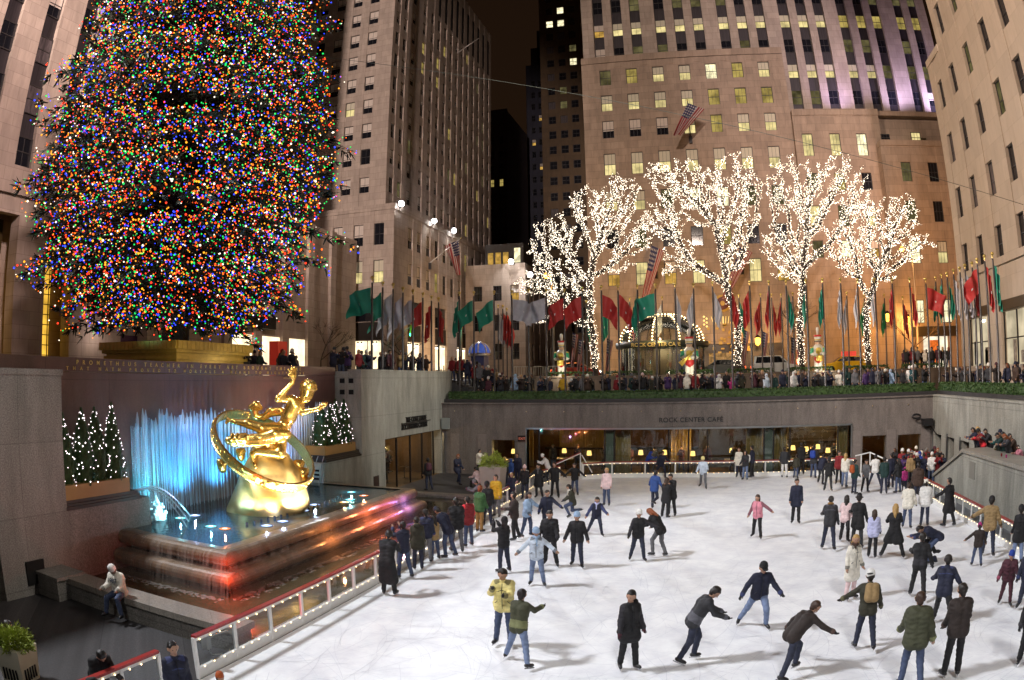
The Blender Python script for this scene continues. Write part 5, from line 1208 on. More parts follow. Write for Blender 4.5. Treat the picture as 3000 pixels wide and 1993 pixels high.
for i, (x, y, c, b, d) in enumerate([(*c6(347, 538), 't', .12, 1), (*c6(538, 545), 't', .5, -1), (*c6(722, 517), 'r', .12, 1), (*c6(805, 510), 'g', .2, -1), (*c6(1002, 506), 's', .5, -1), (*c6(1665, 485), 't', .15, 1), (*c6(1852, 480), 'r', .4, -1), (*c6(1948, 482), 'r', .12, 1), (*c6(2030, 482), 'r', .15, -1), (*c6(2130, 470), 's', .1, -1), (*c7(565, 495), 's', .2, -1), (*c7(725, 520), 'g', .2, -1), (*c7(910, 515), 'g', .2, -1), (*c7(1080, 535), 'r', .2, 1)]):
    flagpole(x, y, 'Y', 60.5, ST, c, b, d, 'of the back row along the street', i, size=1.2)
for i, (x, y, c) in enumerate([(1650, 575, 'w'), (1690, 580, 'r'), (1725, 605, 'r')]): flagpole(*c5(x, y), 'Y', 60.5, ST, c, .42, 1, 'of the short row by the phone kiosk', i, size=1.3)
# national flags hung from the house fronts and small ones by the entrance
STR = M('stripe_red', (.26, .02, .025), .6); STW = M('stripe_white', (.42, .38, .37), .6); CANT = M('canton_blue', (.018, .02, .085), .6)
def us_flag(w, h, sway, seed):
    q = random.Random(seed); nx, nz = 26, 16; mb = MB(); vs = []
    for j in range(nx+1):            # along the fly, hanging down
        for i in range(nz+1):
            u, v = i/13 if nz == 13 else i/nz, j/nx
            vs.append((u*w*(1-.55*v)+sway*v*h, .13*w*math.sin(u*9+v*3+seed)*(.3+v), -v*h-u*w*.45*(1-v)))
    ms, fs = [], []
    for j in range(nx):
        for i in range(nz):
            k = j*(nz+1)+i; fs.append((k, k+1, k+nz+2, k+nz+1)); s_ = int(i/nz*13)
            ms.append((STW if (i % 2 == 0 and j % 2 == 1) else CANT) if (j < nx*.42 and i < nz*.54) else (STR if s_ % 2 == 0 else STW))
    mb.v.extend(vs); mb.f.extend(fs); mb.m.extend(ms); mb.sm.extend([True]*len(fs)); return mb
def wall_flag(label, tip, foot, w, h, sway, seed):
    t = thing('wall_flag', label, 'flag', foot)
    part('pole', MB().tube([foot, tip], [.09, .05], 8).ball(tip, .12, BRASS, 8), POLE if seed != 9 else M('pole_white', (.5, .47, .45), .4, .3), t)
    part('bracket', MB().box(foot[0]-.2, foot[0]+.2, foot[1]-.15, foot[1]+.15, foot[2]-.9, foot[2]), DARKMET, t)
    o = put('flag', us_flag(w, h, sway, seed).mesh('flag', STR), t); d = Vector(tip)-Vector(foot); o.location = Vector(tip)-d*.08; o.rotation_euler = (0, 0, math.atan2(-d.y, -d.x) if seed == 9 else math.pi/2*0)
def F3(x, y, Y): return tuple(onY(1600+x/1.6, y/1.6, Y))
wall_flag('large national flag draped from a pole high on the broad office block', F3(662, 470, 75.5), F3(676, 640, 79.9), 1.9, 3.9, -.5, 3)
wall_flag('large national flag draped from a pole over the lit windows by the domed entrance', F3(492, 1140, 75.5), F3(514, 1270, 79.9), 1.35, 6.4, -.22, 4)
wall_flag('national flag half hidden by the second lit tree trunk', F3(905, 1150, 75.5), F3(918, 1250, 79.9), 1.4, 5.6, -.4, 5)
tp_ = tuple(onX(900+1330/2.951, 700-5/2.951, -35.5)); ft = tuple(onX(900+1060/2.951, 700+210/2.951, -39))
wall_flag('striped national flag hanging from a white pole on the corner tower', tp_, ft, 2.2, 5.2, -.1, 9)
loose('bare_pole', MB().tube([tuple(onX(900+985/2.24, 350/2.24, -42.3)), tuple(onX(900+1130/2.24, 250/2.24, -38))], [.1, .05], 8), M('pole_white', (.5, .47, .45), .4, .3), 'bare white flag staff leaning out high on the corner tower', 'pole')
for i, (x, y) in enumerate([(228, 800), (280, 855), (527, 850), (1705, 775), (1870, 790), (2120, 840), (2175, 770)]):
    p = onY(*c6(x, y), 63); t = thing('small_flag', 'small national flag on a short pole along the street kerb', 'flag', (p.x, p.y, ST), 0, 'small national flags by the street')
    put('pole', MB().tube([(0, 0, 0), (0, 0, p.z-ST)], .03, 6).mesh('pole', POLE), t, world=False); put('flag', us_flag(.55, 3.2, -.06, i).mesh('flag', STR), t, world=False).location = (0, 0, p.z-ST-.1)
# ------------------------------------------------------------------ domed cafe entrance
cx0, cy0, r0, zc = onY(1940, 1000, 59).x, 59.0, 3.5, 8.95
D = thing('domed_entrance', 'glass cafe entrance with a dome outlined in rows of warm bulbs', 'pavilion', (cx0, 59, ST))
part('canopy', MB().lathe([(r0+.35, 0), (r0+.45, .1), (r0+.45, .5), (r0, .55)], 32, None, (cx0, cy0, zc-.55)), M('canopy_dark', (.03, .035, .025), .5), D)
part('glass_walls', MB().lathe([(r0, 0), (r0, 2.4)], 28, None, (cx0, cy0, ST)), glassm('pavilion_glass', (.55, .62, .6), .12), D)
part('dome_glass', MB().lathe([(r0*math.cos(t), r0*.68*math.sin(t)) for t in np.linspace(0, 1.5, 8)], 28, None, (cx0, cy0, zc)), glassm('dome_glass', (.8, .82, .75), .12), D)
ribs, L = MB(), []
for k in range(10):
    a = math.pi*k/5+.16; arc_ = [(cx0+r0*math.cos(t)*math.cos(a), cy0+r0*math.cos(t)*math.sin(a), zc+r0*.68*math.sin(t)) for t in np.linspace(0, 1.45, 12)]
    ribs.tube(arc_, .04, 5)
    if k in (5, 6, 7, 8, 9, 0):
        for t in np.linspace(.02, 1.1, 11): L.append(((cx0+(r0+.08)*math.cos(t)*math.cos(a), cy0+(r0+.08)*math.cos(t)*math.sin(a), zc+(r0*.68+.08)*math.sin(t)) , .075, BULBW))
for t in np.linspace(math.pi*.98, math.pi*2.02, 20): L.append(((cx0+r0*.45*math.cos(t), cy0+r0*.45*math.sin(t), zc+r0*.63), .075, BULBW))
for k in range(12):
    a = 2*math.pi*k/12; ribs.tube([(cx0+r0*math.cos(a), cy0+r0*math.sin(a), ST), (cx0+r0*math.cos(a), cy0+r0*math.sin(a), zc-.5)], .05, 5)
part('rib', ribs, DARKMET, D); bulbs(D, L, 'bulb', 130)
part('inner_core', MB().box(cx0-.8, cx0+.8, 59.5, 60.8, ST, 8.4), M('core_dark', (.06, .04, .03), .5), D); part('inner_door', MB().box(cx0-2.6, cx0-1.5, 58.5, 59.3, ST, 7.6), M('core_dark', (.06, .04, .03), .5), D); part('poster', MB().box(cx0+1.4, cx0+2, 57.8, 58.2, ST, 7.9), M('poster_blue', (.03, .06, .3), .5), D)
text('lettering', 'ROCK CENTER CAFE', .42, (cx0-2.2, cy0-r0-.48, zc-.5), NORTHWALL, GILT, D, 1, 1, .02)
lamp((cx0, cy0-1, 8.2), 300, (1, .72, .35)); lamp((cx0, cy0-.5, 10.2), 420, (1, .75, .4)); lamp((cx0, cy0-4.6, 9.6), 420, (1, .75, .4)); lamp((cx0, cy0+5, 9), 500, (1, .68, .32))
# ------------------------------------------------------------------ toy soldier figures on the raised bed
def soldier(label, px, pbot, ptop, Y, instr):
    b = onY(px, pbot, Y); t_ = onY(px, ptop, Y); s = (t_.z-b.z)/3.6; V = lambda x, y, z: (x*s, y*s, z*s)
    t = thing('toy_soldier', label, 'statue', (b.x, Y, b.z))
    Wm, Rm, Gm, Tm, Sk = M('soldier_white', (.72, .70, .62), .4), M('soldier_red', (.5, .03, .03), .4), M('gilt_paint', (.65, .48, .10), .35, .5), M('soldier_green', (.02, .3, .16), .4), M('soldier_face', (.6, .38, .26), .5)
    pr2 = [(V(-.17, 0, .1), V(-.13, 0, 1.15), .15*s, .19*s, None, Wm), (V(.17, 0, .1), V(.13, 0, 1.15), .15*s, .19*s, None, Wm), (V(-.17, -.1, .05), V(-.17, -.02, .1), .12*s, .13*s, None, BLACK), (V(.17, -.1, .05), V(.17, -.02, .1), .12*s, .13*s, None, BLACK), (V(0, 0, 1.2), V(0, 0, 1.3), .33*s, .33*s, None, Rm), (V(0, 0, 1.45), V(0, 0, 1.95), .32*s, .40*s, None, Wm), (V(0, -.12, 1.5), V(0, -.16, 1.9), .24*s, .28*s, None, Gm),
           (V(-.44, 0, 1.98), V(-.52, -.05, 1.65), .17*s, .14*s, None, Tm), (V(.44, 0, 1.98), V(.52, -.05, 1.65), .17*s, .14*s, None, Tm), (V(-.52, -.05, 1.6), V(-.2, -.36, 1.5), .13*s, .11*s, None, Wm), (V(.52, -.05, 1.6), V(.2, -.36, 1.58), .13*s, .11*s, None, Wm), (V(0, 0, 2.05), V(0, 0, 2.2), .14*s, .14*s, None, Sk), (V(0, 0, 2.35), V(0, 0, 2.5), .21*s, .21*s, None, Sk), (V(0, -.2, 2.38), V(0, -.26, 2.36), .05*s, .06*s, None, Sk)]
    put('body', body_mesh('body', pr2, Wm, .045*s/1.0, .02*s), t, world=False)
    put('shako', MB().lathe([(.23*s, 2.5*s), (.25*s, 2.52*s), (.26*s, 2.56*s), (.24*s, 2.6*s), (.30*s, 2.95*s), (.31*s, 2.98*s), (.001, 2.99*s)], 16, Wm).lathe([(.302*s, 2.86*s), (.312*s, 2.95*s), (.31*s, 3.0*s), (.001, 3.0*s)], 16, Rm).lathe([(.29*s, 2.5*s), (.27*s, 2.55*s)], 16, BLACK).lathe([(.255*s, 2.6*s), (.265*s, 2.68*s)], 16, Gm).mesh('shako', Rm), t, world=False)
    put('plume', MB().lathe([(.06*s, 2.98*s), (.11*s, 3.2*s), (.13*s, 3.42*s), (.09*s, 3.55*s), (.01, 3.6*s)], 12, Wm).mesh('plume', Wm), t, world=False)
    for sx in (-1, 1): put('epaulette', MB().ball(V(sx*.46, 0, 2.06), .17*s, Gm, 8, .5).mesh('epaulette', Gm), t, world=False)
    if instr: put('instrument', (MB().tube([V(-.62, -.4, 1.1), V(-.1, -.45, 1.6), V(.35, -.42, 2.05)], [.2*s, .08*s, .04*s], 12, Gm) if instr == 1 else MB().lathe([(.26*s, 0), (.28*s, .05*s), (.25*s, .1*s), (.25*s, .34*s), (.28*s, .4*s), (.001, .41*s)], 16, Gm, V(0, -.55, 1.05))).mesh('instrument', Gm), t, world=False)
    lamp((b.x+.3, Y-1.8, b.z+.6), 130, (1, .9, .7))
soldier('white and gold toy soldier statue with folded arms below the first lit tree', 1646, 1110, 977, 52.4, 2)
soldier('brightly lit toy soldier statue carrying a brass horn before the domed entrance', 2021, 1114, 962, 52.0, 1)
soldier('white toy soldier statue with a drum by the third lit tree', 2398, 1100, 958, 52.4, 2)
# ------------------------------------------------------------------ street things
RUB = M('tyre', (.012, .012, .012), .8); CHR = M('chrome', (.6, .6, .6), .2, 1); CGL = M('car_glass', (.01, .012, .015), .05, 0, spec=.9); HEAD = glow('headlight', (1, .93, .75), 6); TAIL = glow('tail_lamp', (1, .12, .03), 2.5)
def car(label, px, Y, col, kind, facing, roofsign=None):
    p = onY(px, 1070, Y); t = thing('taxi' if roofsign else 'parked_car', label, 'car', (p.x, Y, ST), 0 if facing > 0 else math.pi)
    L_, Wd = 4.7, 1.8
    low = [(-2.35, .3), (-2.3, .75), (-2.1, .92), (-1.2, 1.0), (1.0, .98), (1.9, .84), (2.3, .68), (2.35, .35), (2.2, .25), (-2.2, .25)]
    top = [(-1.9, .95), (-1.35, 1.46), (.35, 1.48), (1.15, .96)] if kind == 'sedan' else [(-2.2, .95), (-2.05, 1.68), (.35, 1.72), (1.15, .98)]
    bd = MB().prism(low, -Wd/2, Wd/2)
    n = len(top); vs = [(x, sy*(Wd/2-(.04 if z < 1 else .22)), z) for sy in (-1, 1) for x, z in top]
    bd.add(vs, [tuple(range(n)), tuple(range(2*n-1, n-1, -1))]+[(i, i+n, i+n+1, i+1) for i in range(n-1)])
    o = put('body', bd.mesh('body', M('car_'+label.split()[0], col, .25, .1, 0, spec=.6)), t, world=False); mo = o.modifiers.new('bevel', 'BEVEL'); mo.width = .05; mo.segments = 2
    g = MB(); mid = sum(x for x, z in top)/n; zm = sum(z for x, z in top)/n
    for sy in (-1, 1):
        q4 = [(mid+(x-mid)*.86, sy*(Wd/2-(.05 if z < 1 else .21)+.012), zm+(z-zm)*.74+.02) for x, z in top]; g.add(q4, [tuple(range(n))])
    for a, b in ((top[-1], top[-2]), (top[0], top[1])):
        s_ = .02 if a is top[-1] else -.02; g.add([(a[0]+(b[0]-a[0])*f+s_, sy*(Wd/2-.16-f*.1), a[1]+(b[1]-a[1])*f+.02) for f, sy in ((.1, -1), (.1, 1), (.9, 1), (.9, -1))], [(0, 1, 2, 3)])
    put('glazing', g.mesh('glazing', CGL), t, world=False)
    for x in (-1.45, 1.45):
        for sy in (-1, 1):
            w = MB().tube([(x, sy*.70, .33), (x, sy*.92, .33)], .33, 16, RUB); wo = put('wheel', w.mesh('wheel', RUB), t, world=False)
            put('rim', MB().tube([(x, sy*.9, .33), (x, sy*.935, .33)], .2, 12, CHR).mesh('rim', CHR), wo, world=False)
    for sy in (-1, 1):
        put('headlight', MB().ball((2.28, sy*.62, .62), .11, HEAD, 8).mesh('headlight', HEAD), t, world=False); put('tail_light', MB().box(-2.36, -2.28, sy*.65-.12, sy*.65+.12, .62, .85).mesh('tail_light', TAIL), t, world=False)
    for x0 in (2.3, -2.42): put('bumper', MB().box(x0, x0+.12, -.85, .85, .3, .48).mesh('bumper', DARKMET), t, world=False)
    if roofsign:
        ro = put('roof_sign', MB().box(-1.1, .3, -.2, .2, 1.5, 1.92).mesh('roof_sign', M('ad_red', (.6, .05, .04), .4, emit=(1, .1, .06), es=.5)), t, world=False)
car('yellow taxi with a red roof advert on the street behind the third toy soldier', 2475, 63.5, (.75, .42, .01), 'sedan', -1, True)
car('white sport utility car on the street between the second and third lit trees', 2275, 63.5, (.6, .6, .58), 'suv', 1)
car('dark saloon car on the street behind the first toy soldier', 1690, 64.5, (.35, .05, .03), 'sedan', 1)
car('grey saloon car passing on the street by the domed entrance', 2110, 64.5, (.12, .12, .12), 'sedan', -1)
def street_lamp(label, px, py, Y, arm):
    p = onY(px, py, Y); h = p.z-ST; t = thing('street_lamp', label, 'street lamp', (p.x+arm, Y, ST))
    put('post', MB().tube([(0, 0, 0), (0, 0, h*.85), (-arm*.15, 0, h*.97), (-arm*.6, 0, h+.15), (-arm, 0, h+.12)], [.12, .09, .08, .06, .05], 8).mesh('post', M('lamp_post', (.3, .27, .24), .5)), t, world=False)
    put('head', MB().lathe([(.05, .25), (.3, .12), (.32, .05)], 12, None, (-arm, 0, h)).mesh('head', M('lamp_post', (.3, .27, .24), .5)), t, world=False)
    put('lantern', MB().ball((-arm, 0, h), .26, None, 10).mesh('lantern', glow('sodium', (1, .42, .06), 9)), t, world=False)
    lamp((p.x, Y-.1, p.z-.45), 900, (1, .48, .12))
street_lamp('orange glowing street lamp on a tall post beside the first lit tree', 1600, 808, 62, .6)
street_lamp('curved street lamp glowing orange beside the fourth lit tree', 2642, 730, 66, 1.1)
for i, (px, py) in enumerate([(1176, 597), (1272, 648), (1330, 676)]):
    p = onX(px, py, -38.7); t = thing('floodlight', 'blazing white floodlight on the ledge of the corner tower, '+['nearest the great tree', 'middle of the three', 'furthest up the side street'][i], 'floodlight', p)
    put('lens', MB().ball((0, 0, 0), .38, None, 10).mesh('lens', glow('flood_lens', (.95, .97, 1), 40)), t, world=False); put('housing', MB().box(-.35, -.2, -.45, .45, -.4, .4).box(-.3, -.2, -.05, .05, -.9, -.3).mesh('housing', DARKMET), t, world=False)
    spot(p+Vector((.25, -.1, .3)), p+Vector((-.15, .6, -9)), 5200, (1, .95, .9), 130, .9, .1)
for i, (px, py) in enumerate([(1497, 767), (1553, 805)]):
    p = onX(px, py, -27.6) if False else onY(px, py, 103.4); t = thing('floodlight', 'bright floodlight on the low side street block, '+['nearer the corner tower', 'nearer the first lit tree'][i], 'floodlight', p)
    put('lens', MB().ball((0, 0, 0), .42, None, 10).mesh('lens', glow('flood_lens', (.95, .97, 1), 40)), t, world=False); put('housing', MB().box(-.35, .35, .3, .5, -.4, .4).mesh('housing', DARKMET), t, world=False)
    spot(p+Vector((0, -.5, .2)), p+Vector((0, .4, -9)), 2500, COOL, 130, .9, .1)
GRN = glow('signal_green', (.05, 1, .62), 9)
def signal(label, px, py, Y, pole_px):
    p = onY(px, py, Y); q_ = onY(pole_px, 1060, Y); t = thing('traffic_light', label, 'traffic light', (q_.x, Y, ST))
    part('pole', MB().tube([(q_.x, Y, ST), (q_.x, Y, p.z+1.4)], .1, 8).tube([(q_.x, Y, p.z-1.2), (p.x, Y, p.z+1.0)], .05, 6), M('lamp_post', (.3, .27, .24), .5), t)
    part('head', MB().box(p.x-.17, p.x+.17, Y-.05, Y+.2, p.z-.25, p.z+1.0), M('signal_yellow', (.4, .25, .02), .5), t)
    part('green_lamp', MB().ball((p.x, Y-.1, p.z), .16, GRN, 8), GRN, t); lamp((p.x, Y-.5, p.z), 30, (.05, 1, .6))
signal('traffic light showing green in front of the corner shops', 1205, 981, 68, 1136)
signal('traffic light showing green above the phone kiosk', 1349, 955, 64, 1352)
p = onY(1405, 1075, 58.5); e = thing('phone_kiosk', 'round kiosk with a striped blue and white dome at the top of the stairs', 'kiosk', (p.x, 58.5, ST))
put('dome', MB().lathe([(.95*math.cos(t), 2.3+.95*math.sin(t)) for t in np.linspace(0, 1.55, 8)], 20).mesh('dome', M('kiosk_blue', (.05, .12, .5), .25, emit=(.1, .2, .9), es=.25)), e, world=False)
rb = MB()
for k in range(8): a = k*math.pi/4+.2; rb.tube([(.97*math.cos(t)*math.cos(a), .97*math.cos(t)*math.sin(a), 2.3+.97*math.sin(t)) for t in np.linspace(0, 1.5, 8)], .07, 5)
put('rib', rb.mesh('rib', M('rib_white', (.7, .68, .66), .4)), e, world=False); put('band', MB().lathe([(1, 2.05), (1.02, 2.1), (1.02, 2.3), (.95, 2.32)], 20).mesh('band', M('steel_band', (.4, .38, .36), .3, .8)), e, world=False)
put('booth', MB().lathe([(.85, 0), (.85, 2.05)], 8, None, (0, 0, 0), False).mesh('booth', M('booth_blue', (.03, .04, .16), .4)), e, world=False)
p = onX(815, 1068, -30); e = thing('banner_box', 'tall red banner box with white star shapes in front of the corner shops', 'banner', (-30, p.y, ST))
part('panel', MB().box(-30.4, -29.6, p.y-.6, p.y+.6, ST, onX(815, 1001, -30).z), M('banner_red', (.55, .05, .03), .5, emit=(1, .06, .03), es=.15), e)
sb = MB(); q = random.Random(3)
for k in range(5):
    y, z = p.y+q.uniform(-.4, .4), ST+.4+q.uniform(0, .9)
    for m_ in range(5): a = m_*math.pi*2/5; sb.add([(-29.59, y+.06*math.cos(a-.5), z+.06*math.sin(a-.5)), (-29.59, y+.06*math.cos(a+.5), z+.06*math.sin(a+.5)), (-29.59, y+.32*math.cos(a), z+.32*math.sin(a))], [(0, 1, 2)])
part('star', sb, WHITEP, e)
e = thing('promotional_banner', 'purple banner with white lettering behind the foot of the great tree', 'banner', (-43.5, 35, ST)); y0 = onX(335, 1000, -43.4).y; y1 = onX(458, 1000, -43.4).y; zz = onX(400, 1013, -43.4).z; z2 = onX(400, 985, -43.4).z
part('sheet', MB().box(-43.45, -43.4, y0, y1, zz-.6, z2), M('banner_purple', (.07, .02, .10), .6), e); part('sheet_top', MB().box(-43.45, -43.4, y0, y1, z2, z2+1.9), M('banner_pale', (.4, .36, .38), .6), e)
text('lettering', 'TOP OF THE ROCK', (y1-y0)*.055, (-43.38, y0+.3, z2-.75), WESTWALL, WHITEP, e, 1, 1, .005); text('lettering', 'ACTO', (z2+1.9-z2)*.9, (-43.38, y0+1.2, z2+.3), WESTWALL, WHITEP, e, 1, 1, .005)
lamp((-41, 34, 9), 60, (1, .8, .7))
BAR = M('barrier_white', (.6, .58, .52), .5)
for i in range(3):
    x = onY(1535+i*42, 1085, 55).x; t = thing('crowd_barrier', 'white barred crowd barrier on the pavement by the first toy soldier', 'barrier', (x, 55, ST), 0, 'white crowd barriers')
    b = MB().box(-.85, .85, -.02, .02, 1.0, 1.05).box(-.85, .85, -.02, .02, .2, .25)
    for k in range(9): b.box(-.85+k*.21, -.82+k*.21, -.015, .015, 0, 1.05)
    put('frame', b.mesh('frame', BAR), t, world=False)
e = thing('handrail', 'brass handrail sloping down the stairs at the end of the concourse wall', 'handrail', (-16, 47, 4.45))
part('rail', MB().tube([tuple(onY(1325, 1086, 46.2)), tuple(onY(1446, 1132, 46.2))], .04, 8), BRASS, e); part('baluster', MB().tube([(onY(1325, 1086, 46.2).x, 46.2, 4.45), tuple(onY(1325, 1086, 46.2))], .03, 6), BRASS, e); part('baluster', MB().tube([(onY(1446, 1132, 46.2).x, 46.2, 4.45), tuple(onY(1446, 1132, 46.2))], .03, 6), BRASS, e)
mb = MB()
for i in range(10): mb.box(-20.2, -17.6+.42*i, 45.05, 57.9, 4.3, 5.98-.155*i) if i == 0 else mb.box(-17.6+.42*(i-1), -17.6+.42*i, 45.05, 57.9, 4.3, 5.98-.155*i)
structure('stairs', mb, PAVE)
mb = MB()
for i in range(8): mb.box(20.6-.02, 34, 50.5+.4*i, 50.9+.4*i, 4.3, 4.6+.17*i) if False else mb.box(15.5, 20.9, 50.8+.42*i, 51.22+.42*i, 4.3, 4.62+.17*i)
structure('east_steps', mb.box(15.5, 20.9, 54.16, 58, 4.3, 5.97), PAVE)
e = thing('shop_entrance', 'bright shop doorway with an orange display at the top of the east steps', 'shop front', (17, 60, ST))
a, b = onY(2705, 1000, 76.9), onY(2775, 985, 76.9)
part('doorway', MB().box(a.x, b.x, 76.82, 76.88, ST, b.z), glow('door_light', (1, .86, .62), 1.1, .3, .8), e); part('frieze', MB().box(a.x-1.4, b.x+1.2, 76.7, 76.9, b.z, b.z+1.1), M('frieze_dark', (.04, .03, .02), .5), e); part('display', MB().box(a.x+.8, a.x+2.0, 76.7, 76.82, ST+.6, b.z-.4), glow('orange_display', (1, .2, .03), .8, .3), e)
for i, (px, py, w, h) in enumerate([(2220, 1000, 1.1, 1.6), (2658, 938, 1.0, 2.0), (2600, 930, .6, 1.8)]):
    p = onY(px, py, 78.6 if px < 2300 else 76.7); t = thing('wall_lantern', 'amber wall lantern glowing on the brown house front', 'lantern', p, 0, 'wall lanterns of the broad office block')
    put('glass', MB().lathe([(.05, -.5), (.28, -.3), (.32, .3), (.05, .45)], 8, None, (0, 0, 0)).mesh('glass', glow('lantern_amber', (1, .5, .06), 5)), t, world=False); put('cap', MB().lathe([(.36, .4), (.2, .6), (.01, .75)], 8).mesh('cap', DARKMET), t, world=False); lamp(p+Vector((0, -.8, -.2)), 420, (1, .5, .12))
cab = [onX(947, 168, -22), onX(2998, 600, 20.9)]
loose('cable', MB().tube([cab[0].lerp(cab[1], t)-Vector((0, 0, 1.1*4*t*(1-t)*.5)) for t in np.linspace(0, 1, 40)], .016, 5), M('steel_cable', (.10, .13, .12), .5, .3), 'thin steel cable slung from the great tree across to the east block', 'cable')
e = thing('purple_uplight', 'purple floodlight washing the tower wall behind the stepped wings', 'floodlight', (33.2, 81.2, 37.2))
part('housing', MB().box(32.9, 33.5, 80.8, 81.3, 37.0, 37.4), DARKMET, e)
spot((31.6, 79.2, 37.6), (32, 82.4, 45), 3600, (.70, .58, 1), 140, 1, .4); spot((26, 79.2, 37.6), (27, 82.2, 49), 2700, (.70, .58, 1), 140, 1, .4); spot((18, 79.2, 37.6), (19, 82.2, 49), 2000, (.68, .52, 1), 140, 1, .4)
spot((20, 60, 7), (26, 77, 14), 9000, (1, .42, .1), 100, .9, .3); spot((8, 63, 7), (14, 79, 14), 7000, (1, .5, .14), 110, .9, .3); spot((-6, 64, 7), (-6, 80, 12), 7000, (1, .6, .25), 110, .9, .3); spot((-46, 70, 7), (-47, 80, 13), 8000, (1, .66, .34), 110, .9, .3); spot((-31, 88, 7), (-39, 92, 14), 6000, (1, .66, .34), 110, .9, .3)
# ------------------------------------------------------------------ people
def cloth(rgb, rough=.75):
    nm = 'cloth_%d_%d_%d' % rgb
    return M(nm, lin(*rgb), rough, 0, .25, 7, .9, 11)
SKIN = M('skin', (.42, .24, .16), .5, 0, .08, 9); SKIND = M('skin_brown', (.17, .085, .05), .5, 0, .08, 9); DARKEYE = M('eye', (.02, .015, .012), .3); LIP = M('lip', (.30, .10, .08), .5)
COL = dict(black=(22, 21, 24), navy=(26, 30, 52), char=(44, 44, 48), grey=(96, 96, 100), brown=(66, 48, 38), dkbrown=(44, 34, 30), olive=(62, 64, 44), dolive=(50, 48, 34), green=(52, 92, 48), tan=(150, 124, 84), khaki=(140, 104, 54), cream=(228, 222, 208), white=(222, 220, 216), pink=(214, 136, 152), hot=(170, 44, 116), red=(126, 26, 32), maroon=(74, 34, 46), blue=(40, 70, 130), royal=(30, 62, 150), ltblue=(150, 176, 206), lav=(186, 188, 222), yellow=(190, 150, 30), lemon=(226, 212, 140), denim=(62, 74, 102), ltdenim=(110, 126, 158), dkdenim=(36, 41, 60), dkgreen=(22, 52, 50), rose=(224, 196, 196), orange=(160, 74, 28), teal=(28, 70, 76), purple=(70, 44, 96), ice=(196, 208, 222))
HAIRC = dict(black=(20, 16, 15), brown=(58, 38, 26), dark=(32, 24, 20), blond=(176, 140, 84), grey=(120, 116, 112), ginger=(128, 66, 30))
VOIDB = M('boot_black', (.015, .014, .016), .4); BLADE = M('blade', (.55, .55, .57), .25, .9)
def rotx(v, a): c, s = math.cos(a), math.sin(a); return Vector((v[0], v[1]*c-v[2]*s, v[1]*s+v[2]*c))
POSES = dict(   # lean, (hip flex, spread, knee) left and right, (shoulder flex, spread, elbow) left and right, head (yaw, pitch)
    stand=(2, (3, 4, 4), (-2, 4, 3), (4, 9, 18), (2, 9, 22), (0, 5)),
    stand2=(3, (8, 5, 10), (-4, 5, 4), (20, 10, 55), (10, 10, 30), (25, 8)),
    glide=(10, (16, 8, 26), (-8, 8, 20), (24, 16, 30), (-14, 18, 24), (0, 4)),
    stride=(14, (30, 7, 34), (-26, 12, 14), (34, 18, 40), (-30, 20, 24), (0, 2)),
    push=(18, (34, 10, 52), (-22, 22, 10), (34, 28, 24), (-24, 34, 20), (0, 0)),
    wide=(8, (10, 22, 14), (-6, 20, 8), (30, 20, 70), (30, 20, 70), (0, 10)),
    arms=(6, (10, 8, 14), (-6, 8, 10), (12, 54, 16), (6, 50, 18), (0, 6)),
    armsl=(8, (12, 8, 18), (-10, 10, 12), (8, 62, 8), (-10, 22, 20), (0, 6)),
    hand=(6, (6, 6, 10), (-4, 6, 8), (34, 40, 18), (6, 16, 20), (-20, 8)),
    bent=(62, (46, 10, 44), (38, 10, 40), (60, 8, 20), (56, 8, 24), (0, 20)),
    leanf=(34, (34, 8, 40), (4, 8, 26), (24, 12, 30), (20, 12, 34), (0, 22)),
    lean2=(26, (12, 5, 14), (-6, 5, 8), (40, 6, 48), (36, 6, 44), (0, 26)),
    kneel=(14, (70, 8, 96), (-4, 10, 86), (30, 12, 40), (10, 14, 40), (10, 10)),
    sit=(12, (84, 11, 82), (82, 11, 80), (30, 8, 48), (30, 8, 48), (0, 34)),
    floor=(26, (96, 18, 44), (88, 22, 80), (40, 16, 40), (30, 16, 50), (0, 24)),
    photo=(0, (4, 6, 6), (-4, 6, 4), (74, 8, 82), (70, 8, 86), (0, -4)),
    rail=(20, (10, 6, 8), (2, 6, 6), (46, 12, 52), (44, 12, 56), (0, 20)),
    onelg=(4, (4, 3, 4), (48, 6, 62), (20, 8, 30), (40, 10, 40), (15, 16)),
    dance=(12, (12, 26, 10), (-10, 24, 8), (64, 14, 24), (62, 14, 28), (0, 10)),
    folded=(0, (2, 6, 3), (-2, 6, 3), (28, 12, 96), (28, 12, 92), (10, 2)),
    hug=(4, (4, 6, 6), (-2, 6, 4), (52, 6, 60), (50, 6, 62), (10, 14)))
